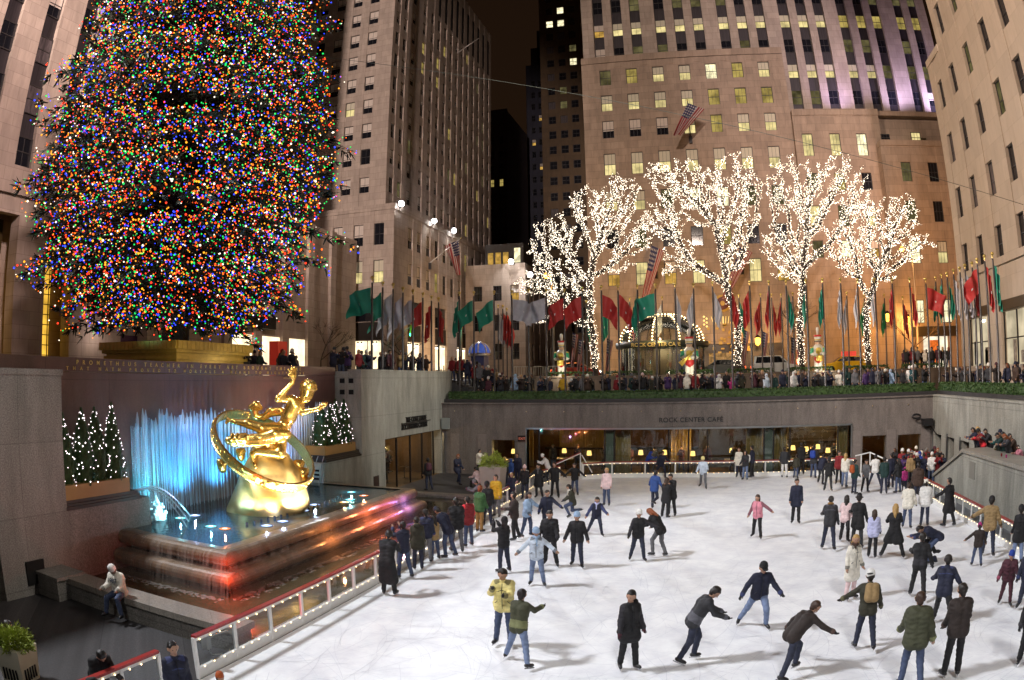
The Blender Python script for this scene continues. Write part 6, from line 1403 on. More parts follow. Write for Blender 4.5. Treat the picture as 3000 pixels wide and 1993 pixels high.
def skeleton(pose, H, slim=1.):
    s = H/1.75; lean, lL, lR, aL, aR, head = pose; ln = math.radians(lean); J = {}
    hip = Vector((0, 0, 0)); u = Vector((0, math.sin(ln), math.cos(ln))); fw = Vector((0, math.cos(ln), -math.sin(ln)))
    J['hip'] = hip; J['waist'] = hip+u*.14*s; J['chest'] = hip+u*.38*s; J['neck0'] = hip+u*.52*s; hu = rotx(u, math.radians(-head[1])*.6)
    J['neck1'] = J['neck0']+hu*.07*s; hd = rotx(u, math.radians(-head[1])); J['head'] = J['neck1']+hd*.115*s; J['hu'] = hd
    hf = rotx(fw, math.radians(-head[1])); yaw = math.radians(-head[0]); J['hf'] = Vector((hf.x*math.cos(yaw)-hf.y*math.sin(yaw), hf.x*math.sin(yaw)+hf.y*math.cos(yaw), hf.z)); J['hr'] = J['hf'].cross(hd).normalized()
    for sd, L in ((-1, lL), (1, lR)):
        f, ab, k = (math.radians(v) for v in L); h = hip+Vector((sd*.09*s, 0, -.02*s))
        dirn = lambda a: Vector((sd*math.sin(ab)*math.cos(a) if abs(a) < 1.4 else sd*math.sin(ab), math.sin(a)*math.cos(ab), -math.cos(a)*math.cos(ab))).normalized()
        kn = h+dirn(f)*.43*s; an = kn+dirn(f-k)*.41*s
        ft = dirn(f-k); toe = Vector((ft.x*0+sd*.25, 1, 0)); toe = (toe-ft*toe.dot(ft)*.85).normalized()
        J['leg', sd] = (h, kn, an, an+ft*.055*s, toe)
    for sd, A in ((-1, aL), (1, aR)):
        f, ab, e = (math.radians(v) for v in A); sh = J['neck0']+Vector((sd*.175*s*slim, 0, 0))-u*.045*s
        dirn = lambda a, b: Vector((sd*math.sin(b), math.sin(a)*math.cos(b), -math.cos(a)*math.cos(b))).normalized()
        el = sh+dirn(f, ab)*.28*s; w = el+(dirn(f+e, ab*(.25 if e > .9 else .95)-(.35 if e > .9 else 0)))*.245*s
        J['arm', sd] = (sh, el, w, (w-el).normalized())
    z = min(min(J['leg', sd][3].z for sd in (-1, 1))-.05*s, min(J['leg', sd][1].z for sd in (-1, 1))-.05*s, hip.z-.14*s)
    return J, s, -z
def person(loc, face, label, top='black', bot='dkdenim', pose='stand', H=1.74, hair='dark', style='short', hat=None, coat=None, skin=None, vox=.024, detail=1, skates=True, female=False, group=None, scarf=None, pack=None, lift=None, zip_on=True, bulk=1.):
    P_ = POSES[pose] if isinstance(pose, str) else pose
    jr = random.Random(int(loc[0]*1000)+int(loc[1]*777))
    if pose not in ('sit', 'floor', 'kneel'): P_ = (P_[0]+jr.uniform(-2, 3),)+tuple((a+jr.uniform(-4, 4), max(2, b*.85+jr.uniform(-2, 2)), max(2, c+jr.uniform(-3, 6))) for a, b, c in P_[1:3])+tuple((a+jr.uniform(-9, 9), b*.9+jr.uniform(-4, 4), c+jr.uniform(-4, 14)) for a, b, c in P_[3:5])+((P_[5][0]+jr.uniform(-22, 22), P_[5][1]+jr.uniform(-4, 6)),)
    slim = .9 if female else 1.; J, s, up = skeleton(P_, H, slim); up = up+(.075*s if skates else .035*s) if lift is None else lift
    sk = skin or SKIN; glove = cloth(COL[jr.choice(['black', 'black', 'char', 'navy', 'maroon'])]) if skates and jr.random() < .55 else sk; vr = jr.random(); alt = cloth(tuple(int(c*(.6 if sum(COL[top]) > 240 else 1.9)) for c in COL[top])) if detail > 1 else cloth(COL[top]); tm, bmat = cloth(COL[top]), cloth(COL[bot]); fat = 1.08*bulk
    t = None; pr_ = []
    T = lambda v: Vector(v)+Vector((0, 0, up))
    hd, hu, hf, hr = T(J['head']), J['hu'], J['hf'], J['hr']
    A = lambda a, b, ra, rb, m, sq=None: (tuple(a), tuple(b), ra*s, rb*s, sq, m)
    pr_ += [A(hd+hu*.03*s, hd+hu*.035*s-hf*.012*s, .098, .096, sk), A(hd-hu*.02*s+hf*.012*s, hd-hu*.075*s+hf*.03*s, .078, .05, sk), A(T(J['neck0']), T(J['neck1']), .062, .055, sk)]
    if detail > 1:
        pr_ += [A(hd+hf*.088*s-hu*.005*s, hd+hf*.108*s-hu*.028*s, .012, .017, sk)]
        for sd in (-1, 1): pr_ += [A(hd+hr*sd*.09*s-hu*.012*s, hd+hr*sd*.094*s+hu*.02*s, .016, .02, sk)]
    core = []
    for x in (-1, 1):
        dx = Vector((x, 0, 0))*s*slim
        core += [(T(J['hip'])+dx*.075, T(J['waist'])+dx*.062, .112, .104), (T(J['waist'])+dx*.062, T(J['chest'])+dx*.082, .104, .118), (T(J['chest'])+dx*.082, T(J['neck0'])+dx*.115-Vector((0, 0, .05*s)), .118, .07)]
    pr_ += [A(a, b, ra, rb, tm if i % 3 else bmat) for i, (a, b, ra, rb) in enumerate(core)]
    sleeves = []
    for sd in (-1, 1):
        h, kn, an, ft, toe = (T(v) if i < 4 else v for i, v in enumerate(J['leg', sd]))
        pr_ += [A(h, kn, .102, .073, bmat), A(kn, an, .073, .066 if bot in ('black', 'char') else .06, bmat)]
        sh, el, w, wd = J['arm', sd]; sh, el, w = T(sh), T(el), T(w)
        sleeves += [(sh, el, .062, .048), (el, w, .05, .038)]
        pr_ += [A(sh, el, .056, .044, tm), A(el, w, .045, .034, tm)]
        pr_ += [A(w, w+wd*.05*s, .028, .034, glove), A(w+wd*.05*s, w+wd*.085*s, .036, .028, glove)]
    ex = MB()
    for sd in (-1, 1):
        sh, el, w, wd = J['arm', sd]; w = T(w); sd_ = wd.cross(Vector((0, 1, .2))).normalized(); nrm = sd_.cross(wd)
        if detail > 1:      # four fingers of unequal length, slightly curled, and a thumb off the side of the palm
            for k, ln in enumerate((.062, .072, .068, .052)):
                b = w+wd*.085*s+sd_*(k-1.5)*.018*s; m1 = b+wd*ln*.55*s+nrm*.006*s; ex.tube([b-wd*.02*s, m1, m1+wd*ln*.4*s+nrm*.022*s], [.0098*s, .009*s, .007*s], 5, glove)
            b = w+wd*.035*s+sd_*.03*s*-sd; ex.tube([b, b+wd*.03*s-sd_*.022*s*sd, b+wd*.055*s-sd_*.026*s*sd+nrm*.012*s], [.012*s, .011*s, .008*s], 5, glove)
        else:
            for k, ln in enumerate((.05, .06, .056, .044)): b = w+wd*.075*s+sd_*(k-1.5)*.017*s; ex.tube([b, b+wd*ln*s+nrm*.015*s], [.0105*s, .008*s], 4, glove)
    if detail > 1:
        for sd in (-1, 1): ex.ball(tuple(hd+hf*.09*s+hr*sd*.034*s+hu*.012*s), .0105*s, DARKEYE, 6)
        ex.tube([hd+hf*.094*s-hr*.024*s-hu*.058*s, hd+hf*.101*s-hu*.06*s, hd+hf*.094*s+hr*.024*s-hu*.058*s], [.004*s, .007*s, .004*s], 5, LIP)
    me = body_mesh('person', pr_, sk, vox, .028*s, ex, .0036)
    o = tag(put('person', me, None, loc, math.radians(-face)), label, 'person', group)
    def child(nm, prims, mat, k=.03, v=None):
        c = bpy.data.objects.new(nm, body_mesh(nm, prims, mat, v or vox, k*s, zip_ if nm == 'jacket' else None, (.006 if bulk > 1.12 else .003) if nm == 'jacket' else .004 if nm == 'hair' else 0)); C.objects.link(c); c.parent = o; return c
    zip_ = MB()
    if detail > 1 and zip_on:      # front closure and a pair of pocket flaps
        ff = J['hf'].copy(); ff = Vector((0, math.cos(math.radians(P_[0])), -math.sin(math.radians(P_[0]))))
        zm = M('zip_dark', (.02, .02, .022), .4, .5); n0, h0 = T(J['neck0'])+ff*.10*s, T(J['hip'])+ff*(.155*bulk)*s-Vector((0, 0, .05*s)); c0_ = T(J['chest'])+ff*(.15*fat)*s
        zip_.tube([n0, c0_, T(J['waist'])+ff*(.142*fat)*s, h0], .007*s, 5, zm)
        for x in ((-1, 1) if P_[0] < 18 else ()): b_ = T(J['waist'])+ff*(.125*fat)*s+Vector((x*.11*s, 0, -.02*s)); zip_.bar(b_, b_+Vector((x*.05*s, -.02*s, -.05*s)), .02*s, .012*s, zm)
    # jacket or coat: a shell over trunk and sleeves with hem, collar
    jk = [A(a, b, ra*fat+.022, rb*fat+.022, alt if (i_ % 3 == 2 and vr < .22) or (i_ % 3 == 0 and .22 < vr < .34) else tm) for i_, (a, b, ra, rb) in enumerate(core)]+[A(a, b, ra*bulk+.016, rb*bulk+.014, alt if .34 < vr < .46 else tm) for a, b, ra, rb in sleeves]
    jk += [A(el_, w_, .0, .0, tm) for el_, w_ in ()]+[A(Vector(b)-(Vector(b)-Vector(a)).normalized()*.02*s, Vector(b), rb*bulk+.021, rb*bulk+.021, alt) for k_, (a, b, ra, rb) in enumerate(sleeves) if k_ % 2]
    jk += [A(T(J['neck0'])-J['hf']*.01*s, T(J['neck0'])+hu*.03*s, .078, .072, tm)]
    uu = (T(J['neck0'])-T(J['hip'])).normalized()
    for x in (-1, 1): jk += [A(T(J['hip'])+Vector((x*.075*s*slim, 0, 0)), T(J['hip'])+Vector((x*.08*s*slim, 0, 0))-uu*.07*s, .134*bulk, .138*bulk, tm)]
    if coat:
        for x in (-1, 1):
            L_ = [J['leg', sd] for sd in (-1, 1)][(x+1)//2]; kn = T(L_[1]); h = T(L_[0]); e_ = h.lerp(kn, coat); e_.x *= 1.0
            jk += [A(h, e_, .135, .15, tm), A((h+Vector((0, 0, 0))).lerp(Vector((0, h.y, h.z)), .6), e_.lerp(Vector((0, e_.y, e_.z)), .6), .13, .15, tm)]
    if style == 'hood' or (hat == 'hood'):
        if hat == 'hood': jk += [A(hd-hf*.022*s+hu*.02*s, hd-hf*.02*s+hu*.045*s, .118, .118, tm), A(hd-hf*.03*s-hu*.05*s, T(J['neck0']), .10, .10, tm)]
        else: jk += [A(T(J['neck0'])-hf*.10*s+Vector((-.05*s, 0, .03*s)), T(J['neck0'])-hf*.10*s+Vector((.05*s, 0, .03*s)), .065, .065, tm)]
    child('jacket', jk, tm, .03)
    # hair and headwear
    hm = cloth(HAIRC[hair], .5); hp = []
    if hat not in ('hood',):
        hp = [A(hd+hu*.042*s-hf*.022*s, hd+hu*.052*s-hf*.018*s, .103, .099, hm), A(hd-hf*.045*s-hu*.015*s, hd-hf*.042*s-hu*.055*s, .078, .062, hm), A(hd+hu*.085*s+hf*.045*s-hr*.03*s, hd+hu*.08*s+hf*.05*s+hr*.05*s, .036, .03, hm)]+[A(hd+hr*sd*.075*s-hf*.015*s+hu*.03*s, hd+hr*sd*.08*s-hf*.02*s-hu*.02*s, .032, .024, hm) for sd in (-1, 1)]
        if style == 'long': hp += [A(hd-hf*.055*s, hd-hf*.085*s-hu*.2*s, .085, .06, hm), A(hd-hf*.085*s-hu*.2*s, hd-hf*.105*s-hu*.33*s, .065, .03, hm)]+[A(hd+hr*sd*.07*s-hf*.02*s, hd+hr*sd*.085*s-hf*.02*s-hu*.17*s, .042, .03, hm) for sd in (-1, 1)]
        if style == 'tail': hp += [A(hd-hf*.10*s+hu*.02*s, hd-hf*.15*s-hu*.12*s, .035, .02, hm)]
        if style != 'bald': child('hair', hp, hm, .015, vox if vox > .02 else vox)
    if hat and hat not in ('hood',):
        kind, hc = hat.split(':'); cm = cloth(COL[hc])
        up_ = hu; c0_ = hd+hu*.05*s
        if kind == 'beanie': hp2 = [A(c0_-hf*.012*s, c0_+hu*.035*s-hf*.014*s, .113, .104, cm), A(c0_+hu*.02*s, c0_+hu*.085*s-hf*.01*s, .10, .045, cm)]
        elif kind == 'pom': hp2 = [A(c0_-hf*.012*s, c0_+hu*.035*s-hf*.014*s, .113, .104, cm), A(c0_+hu*.13*s, c0_+hu*.14*s, .04, .04, cm)]
        elif kind == 'cap': hp2 = [A(c0_+hu*.005*s-hf*.01*s, c0_+hu*.03*s-hf*.012*s, .108, .10, cm), A(c0_+hf*.09*s-hr*.04*s-hu*.015*s, c0_+hf*.09*s+hr*.04*s-hu*.015*s, .035, .035, cm, (hu, 3.2)), A(c0_+hf*.13*s-hr*.03*s-hu*.02*s, c0_+hf*.13*s+hr*.03*s-hu*.02*s, .04, .04, cm, (hu, 3.6))]
        elif kind == 'brim': hp2 = [A(c0_+hu*.01*s, c0_+hu*.07*s, .105, .095, cm), A(c0_, c0_+hu*.002*s, .165, .165, cm, (hu, 9))]
        elif kind == 'muff': hp2 = [A(hd+hr*sd*.10*s, hd+hr*sd*.115*s, .045, .045, cm) for sd in (-1, 1)]+[A(hd+hu*.125*s+hr*sd*.03*s, hd+hu*.03*s+hr*sd*.115*s, .014, .014, cm) for sd in (-1, 1)]
        child('hat', hp2, cm, .012)
    if scarf:
        sm = cloth(COL[scarf]); n0 = T(J['neck1']); pts = [n0+(J['hf']*math.cos(a)+J['hr']*math.sin(a))*.075*s for a in np.linspace(0, 6.28, 9)]
        child('scarf', [A(a, b, .038, .038, sm) for a, b in zip(pts, pts[1:])]+[A(pts[0], pts[0]+hf*.06*s-uu*.22*s, .035, .035, sm)], sm, .02)
    if style == 'fur' or (hat == 'hood' and scarf is None and detail > 1 and coat): pass
    if pack:
        pm = cloth(COL[pack]); b0 = T(J['chest'])-J['hf']*.19*s
        child('backpack', [A(b0+Vector((x*s, 0, 0))+uu*.08*s, b0+Vector((x*s, 0, 0))-uu*.16*s, .10, .115, pm) for x in (-.06, .06)], pm, .03)
    if skates or detail > 0:
        for sd in (-1, 1):
            h, kn, an, ft, toe = (T(v) if i < 4 else v for i, v in enumerate(J['leg', sd])); d = (ft-an).normalized(); side = d.cross(toe).normalized()
            b = MB(); b.tube([an-d*.06*s, an, ft], [.058*s, .056*s, .052*s], 8, VOIDB); b.tube([ft-toe*.075*s, ft-toe*.03*s-d*.005*s, ft+toe*.07*s, ft+toe*.15*s, ft+toe*.185*s], [.03*s, .052*s, .048*s, .04*s, .018*s], 8, VOIDB)
            if skates: b.bar(ft+d*.062*s-toe*.09*s, ft+d*.062*s+toe*.19*s, .008*s, .028*s, BLADE, tuple(-d)); b.bar(ft+d*.045*s-toe*.04*s, ft+d*.045*s+toe*.0*s, .03*s, .03*s, BLADE, tuple(-d)); b.bar(ft+d*.045*s+toe*.10*s, ft+d*.045*s+toe*.14*s, .03*s, .03*s, BLADE, tuple(-d))
            c = bpy.data.objects.new('skate' if skates else 'shoe', b.mesh('skate' if skates else 'shoe', VOIDB)); C.objects.link(c); c.parent = o
    return o
def skater(px, py, face, label, z=0., **k):
    p = at(px, py, z); d = p.length
    vx = .0135 if d < 17 else .018 if d < 24 else .024 if d < 32 else .03
    k.setdefault('detail', 2 if d < 27 else 1)
    return person(tuple(p), face, label, vox=vx, **k)
g1 = 'skaters on the rink'
SKATERS = [
 # px, py, facing (0 away, 180 to the camera, 90 to the right), label, options
 (1840, 1966, 150, 'woman in a fitted black toggle coat and black flared trousers looking over her shoulder', dict(top='black', bot='black', coat=.45, female=True, H=1.70, style='hood', hair='black', pose=(2, (4, 5, 5), (-4, 5, 3), (2, 14, 12), (4, 13, 14), (40, 6)))),
 (2025, 1942, 75, 'man in a black leather jacket and dark jeans skating bent forward', dict(top='char', bot='dkdenim', pose=(30, (24, 3, 28), (-14, 5, 16), (30, 4, 24), (26, 4, 30), (0, 20)), H=1.78)),
 (1478, 1893, 175, 'man in a pale yellow jacket holding hands with a partner in green', dict(top='lemon', bot='denim', pose='hug', H=1.80, bulk=1.15)),
 (1520, 1946, 15, 'skater in a dark green coat and light jeans seen from behind, legs apart', dict(top='olive', bot='ltdenim', pose='dance', H=1.66, hair='dark')),
 (2217, 1842, 170, 'man in a navy shirt, black cap and blue jeans gliding', dict(top='navy', bot='ltdenim', hat='cap:black', pose='push', H=1.78)),
 (2310, 1978, 60, 'brown jacketed skater leaning far forward with arms trailing', dict(top='dkbrown', bot='dkdenim', pose=(46, (40, 6, 46), (-24, 12, 10), (-20, 50, 10), (50, 44, 10), (0, 0)), H=1.74, hair='brown')),
 (2528, 1903, 5, 'skater with a pale backpack and olive jacket seen from behind, one arm out', dict(top='dolive', bot='dkdenim', pack='tan', pose='armsl', H=1.72, hat='beanie:white')),
 (2660, 2012, 10, 'broad skater in an olive green parka and jeans cut off by the near edge', dict(top='olive', bot='denim', pose='glide', H=1.86, hair='brown', bulk=1.3)),
 (2782, 1986, 0, 'man in a dark brown jacket and black trousers standing by the near edge', dict(top='dkbrown', bot='black', pose='stand', H=1.86, bulk=1.1)),
 (2942, 1777, 200, 'child in a maroon snowsuit and blue helmet near the east fence', dict(top='maroon', bot='maroon', hat='beanie:royal', pose='glide', H=1.45, bulk=1.15)),
 (2998, 1800, 210, 'dark blue coated skater half out of the picture by the east fence', dict(top='navy', bot='dkdenim', pose='glide', H=1.74)),
 (2998, 1955, 200, 'black coated skater at the very corner of the rink', dict(top='black', bot='black', pose='stand', H=1.7)),
 (2488, 1759, 150, 'blonde woman in a long white coat with a fur collar and pink trousers', dict(top='cream', bot='rose', coat=.75, female=True, hair='blond', style='long', pose=(1, (3, 3, 3), (-2, 3, 3), (4, 8, 16), (2, 8, 14), (30, 4)), H=1.72, scarf='brown')),
 (2684, 1752, 20, 'thin black clad skater streaking past the seated man', dict(top='black', bot='black', pose='stride', H=1.74)),
 (2752, 1832, 25, 'navy jacketed skater gliding behind the brown jacketed man', dict(top='navy', bot='black', pose='push', H=1.74)),
 (2740, 1655, 270, 'man in a dark jacket and jeans bending over with hands on his knees', dict(top='navy', bot='denim', pose='bent', H=1.76)),
 (2705, 1652, 40, 'person in a black hooded jacket sitting on the ice', dict(top='black', bot='dkdenim', pose='floor', H=1.70, lift=.16, style='hood', hat='beanie:black')),
 (2891, 1630, 25, 'man in a tan padded jacket and black beanie following the east fence', dict(top='tan', bot='dkdenim', hat='beanie:black', pose='armsl', H=1.84, bulk=1.15)),
 (2859, 1660, 20, 'small child in a brown jacket and bright pink hat by the east fence', dict(top='dkbrown', bot='denim', hat='pom:hot', pose='armsl', H=1.28)),
 (2977, 1652, 10, 'woman in a belted black coat and jeans beside the east fence', dict(top='black', bot='ltdenim', coat=.45, female=True, hat='beanie:black', pose='stand', H=1.72)),
 (2614, 1637, 10, 'blonde woman in a knee length black coat gliding away', dict(top='black', bot='black', coat=.85, female=True, hair='blond', style='long', pose='wide', H=1.74)),
 (2553, 1636, 15, 'girl in a pale lavender jacket and black trousers', dict(top='lav', bot='black', female=True, hair='brown', style='long', pose='stand', H=1.52, bulk=1.2)),
 (2508, 1605, 15, 'man in a black coat and black brimmed hat', dict(top='black', bot='char', coat=.5, hat='brim:black', pose='glide', H=1.78)),
 (2472, 1590, 20, 'woman in a cream and pink coat pushing off behind the hatted man', dict(top='rose', bot='black', female=True, pose='stride', H=1.66, hair='dark', style='long')),
 (2426, 1612, 10, 'man in a dark jacket with a tan scarf walking away at mid rink', dict(top='char', bot='dkdenim', pose='glide', H=1.80, scarf='khaki')),
 (2655, 1549, 20, 'skater in a white puffy jacket and jeans, left one of a pair', dict(top='cream', bot='denim', pose='glide', H=1.70, bulk=1.25, hair='brown')),
 (2706, 1544, 20, 'skater in a white puffy jacket and pale hat, right one of a pair', dict(top='white', bot='dkdenim', pose='stand', H=1.72, bulk=1.25, hat='beanie:cream')),
 (2776, 1546, 330, 'person in a long black coat reaching for the east fence', dict(top='black', bot='black', coat=.8, pose='hand', H=1.82)),
 (2330, 1536, 185, 'man in a long dark coat standing alone at the middle of the rink', dict(top='navy', bot='black', coat=.4, pose='stand', H=1.76)),
 (2217, 1580, 200, 'girl in a pink top with long brown hair stretching out one arm', dict(top='pink', bot='black', female=True, style='long', hair='brown', pose='armsl', H=1.62)),
 (1966, 1514, 200, 'man in a black coat embracing a woman at mid rink', dict(top='black', bot='black', coat=.35, pose='hug', H=1.80)),
 (1950, 1519, 30, 'woman with long brown hair embraced by a man in black', dict(top='black', bot='black', coat=.4, female=True, style='long', hair='brown', pose='hug', H=1.66)),
 (1916, 1494, 25, 'skater in a blue jacket with one foot kicked back', dict(top='blue', bot='dkdenim', pose=(12, (10, 4, 10), (0, 8, 80), (10, 30, 20), (-10, 30, 20), (0, 0)), H=1.72)),
 (1868, 1647, 165, 'woman with a pale hat and black vest leading a partner by the hand', dict(top='black', bot='dkdenim', female=True, hat='beanie:white', pose='armsl', H=1.70)),
 (1932, 1634, 300, 'skater in a black jacket and grey trousers leaning on a partner', dict(top='black', bot='grey', pose='leanf', H=1.74, hair='ginger', style='long')),
 (1690, 1666, 175, 'man in a black jacket and pale blue beanie striding to the camera', dict(top='black', bot='dkdenim', hat='beanie:ltblue', pose=(4, (12, 6, 14), (-10, 8, 12), (4, 24, 10), (2, 26, 12), (0, 4)), H=1.76)),
 (1572, 1720, 170, 'woman in a white and blue ski jacket with a striped beanie, arms spread', dict(top='ice', bot='ltdenim', female=True, hat='beanie:ltblue', hair='brown', style='long', pose='arms', H=1.72, scarf='ltblue')),
 (1612, 1662, 175, 'broad man in a black jacket behind the woman in the white ski jacket', dict(top='black', bot='black', pose='glide', H=1.84, bulk=1.15)),
 (1603, 1570, 160, 'navy jacketed skater behind the woman in light blue', dict(top='navy', bot='dkdenim', pose='hand', H=1.72)),
 (1545, 1575, 110, 'woman in a light blue jacket and jeans grasping a friend', dict(top='ltblue', bot='denim', female=True, pose='hand', H=1.68, bulk=1.1, style='long')),
 (1477, 1680, 300, 'woman with long hair in a black jacket raising a camera', dict(top='black', bot='dkdenim', female=True, pose='photo', H=1.70, style='long', hair='dark', hat='beanie:black')),
 (1508, 1585, 250, 'man in a dark brown jacket and black striped trousers', dict(top='dkbrown', bot='black', pose='stand2', H=1.76, hair='dark', bulk=1.15)),
 (1747, 1571, 165, 'girl in a dark coat over a lilac jumper swinging her arms', dict(top='navy', bot='dkdenim', female=True, style='long', pose='push', H=1.60, scarf='lav')),
 (1678, 1514, 240, 'woman in an olive jacket kneeling on the ice on one knee', dict(top='dolive', bot='denim', female=True, style='long', pose='kneel', H=1.68, scarf='cream')),
 (1777, 1484, 190, 'blonde woman in a cream jacket and blue jeans', dict(top='rose', bot='denim', female=True, hair='blond', style='tail', pose='stand', H=1.72, bulk=1.1)),
 (1684, 1453, 180, 'girl in a black jacket and jeans at the end of a hand holding chain', dict(top='black', bot='denim', female=True, pose='arms', H=1.62, style='long')),
 (1626, 1461, 180, 'person in black in the middle of the hand holding chain', dict(top='black', bot='black', pose='arms', H=1.76, hair='brown')),
 (1578, 1462, 180, 'woman in a knee length black coat at the start of the hand holding chain', dict(top='black', bot='char', coat=.6, female=True, pose='arms', H=1.70, scarf='grey', style='long')),
 (1606, 1422, 250, 'person in a white vest with pale blue sleeves leaning on the ramp rail', dict(top='white', bot='dkdenim', pose='rail', H=1.74, hat='beanie:white')),
 (1896, 1396, 110, 'child in a bright blue hooded jacket holding the far fence', dict(top='royal', bot='navy', hat='hood', pose='rail', H=1.5)),
 (1937, 1404, 150, 'navy clad skater passing close to the far fence', dict(top='navy', bot='navy', pose='stride', H=1.68)),
 (2060, 1434, 190, 'skater in pale grey green moving fast along the far side', dict(top='ice', bot='grey', hat='beanie:lemon', pose='stride', H=1.74)),
 (2164, 1401, 185, 'woman in a long cream jacket beside the far fence', dict(top='cream', bot='dkdenim', coat=.3, female=True, style='long', hair='brown', pose='stand', H=1.70)),
 (2183, 1408, 200, 'girl with a black and white jacket and jeans in front of the far fence', dict(top='char', bot='ltdenim', female=True, style='long', pose='stand2', H=1.62, pack='white')),
 (2203, 1401, 280, 'man in a navy jacket leaning on the far fence', dict(top='navy', bot='black', pose='stand', H=1.80)),
 (2297, 1402, 10, 'person in a black top and white trousers at the far fence', dict(top='char', bot='white', pose='stand', H=1.72)),
 (2331, 1403, 20, 'small boy in an olive jacket by the far fence', dict(top='dolive', bot='denim', pose='glide', H=1.35)),
 (2347, 1393, 350, 'tall man in black against the far fence', dict(top='black', bot='black', pose='stand', H=1.84)),
 (2383, 1403, 20, 'man in a dark jacket with a blue bag at the far fence', dict(top='char', bot='denim', pose='stand2', H=1.80, pack='royal')),
 (2403, 1421, 30, 'dark clothed skater near the far fence leaning forward', dict(top='navy', bot='char', pose='leanf', H=1.72)),
 (2426, 1440, 10, 'black jacketed skater with a dark hat before the red jacketed one', dict(top='black', bot='char', pose='glide', H=1.66, hat='beanie:black')),
 (2457, 1421, 190, 'person in a red and black jacket among the skaters at the far gate', dict(top='red', bot='black', pose='stand', H=1.74)),
 (2474, 1430, 30, 'blonde woman in a cream fleece and light jeans near the far gate', dict(top='cream', bot='ltdenim', female=True, hair='blond', style='long', pose='stand', H=1.72)),
 (2501, 1450, 60, 'person in a dark jacket with an orange bag near the far gate', dict(top='dkgreen', bot='dkdenim', pose='stand', H=1.66, pack='orange')),
 (2534, 1445, 170, 'girl in a grey top and black leggings near the far gate', dict(top='grey', bot='black', female=True, pose='stand2', H=1.60, style='tail')),
 (2562, 1429, 15, 'person in a white fleece and dark jeans near the far gate', dict(top='white', bot='dkdenim', pose='wide', H=1.68)),
 (2588, 1450, 5, 'man in a dark green jacket with his back turned near the far gate', dict(top='dkgreen', bot='dkdenim', pose='stand', H=1.76)),
 (2609, 1432, 340, 'person in a navy jacket at the edge of the gate crowd', dict(top='navy', bot='navy', pose='stand', H=1.72)),
 (2630, 1447, 330, 'woman in black beside the boy in magenta', dict(top='black', bot='denim', female=True, style='long', pose='stand', H=1.66)),
 (2648, 1441, 20, 'little child in a magenta jacket near the parapet', dict(top='hot', bot='navy', hat='beanie:hot', pose='stand', H=1.15)),
 (2686, 1478, 10, 'large man in a brown hooded jacket by the parapet', dict(top='brown', bot='dkdenim', pose='stand', H=1.78, bulk=1.25, style='hood')),
 (1138, 1748, 350, 'man in an ankle length black coat leaning on the pool fence', dict(top='black', bot='black', coat=1.25, pose='rail', H=1.82)),
 (1186, 1696, 300, 'woman in a navy hooded jacket and jeans photographing over the pool fence', dict(top='navy', bot='denim', female=True, pose='photo', H=1.70, style='hood')),
 (1226, 1672, 330, 'woman in a brown coat with a fur hood by the pool fence', dict(top='dolive', bot='dkdenim', female=True, coat=.3, pose='stand', H=1.64, style='hood', scarf='tan')),
 (1251, 1650, 340, 'man in a dark jacket and grey trousers at the pool fence', dict(top='navy', bot='grey', pose='stand', H=1.72)),
 (1275, 1642, 300, 'girl with long hair in a tan jacket and jeans at the pool fence', dict(top='tan', bot='denim', female=True, style='long', pose='stand', H=1.45)),
 (1314, 1636, 280, 'man in a navy jacket and cap leaning on the pool fence', dict(top='navy', bot='denim', hat='cap:navy', pose='lean2', H=1.78, bulk=1.1)),
 (1340, 1622, 330, 'big man in a black jacket and grey trousers facing the pool', dict(top='black', bot='grey', pose='stand2', H=1.86, bulk=1.2)),
 (1374, 1604, 300, 'man in a red padded jacket and jeans beside the pool fence', dict(top='red', bot='denim', pose='stand', H=1.76, bulk=1.15)),
 (1406, 1562, 20, 'man in a green jacket and khaki trousers skating along the fence', dict(top='green', bot='khaki', pose='stand', H=1.78, hair='ginger', bulk=1.1)),
 (1428, 1544, 340, 'person in black with a dark beanie behind the green jacket', dict(top='black', bot='dkdenim', hat='beanie:black', pose='stand', H=1.76)),
 (1415, 1520, 250, 'person in a grey jacket and grey beanie leaning at the fence', dict(top='grey', bot='black', hat='beanie:grey', pose='rail', H=1.7)),
 (1455, 1518, 190, 'man in a mustard yellow down jacket facing the camera', dict(top='yellow', bot='grey', pose='stand', H=1.80, bulk=1.25)),
 (1500, 1482, 200, 'blond child in a navy jacket behind the yellow jacket', dict(top='navy', bot='navy', hair='blond', pose='stand', H=1.5)),
 (1538, 1466, 180, 'person in a black jacket with a cream bag and a pink white bobble hat', dict(top='black', bot='dkdenim', hat='pom:rose', pose='stand', H=1.64, pack='cream')),
]
for i, (px, py, fc, lab, o_) in enumerate(SKATERS): skater(px, py, fc, lab, group=g1, **o_)
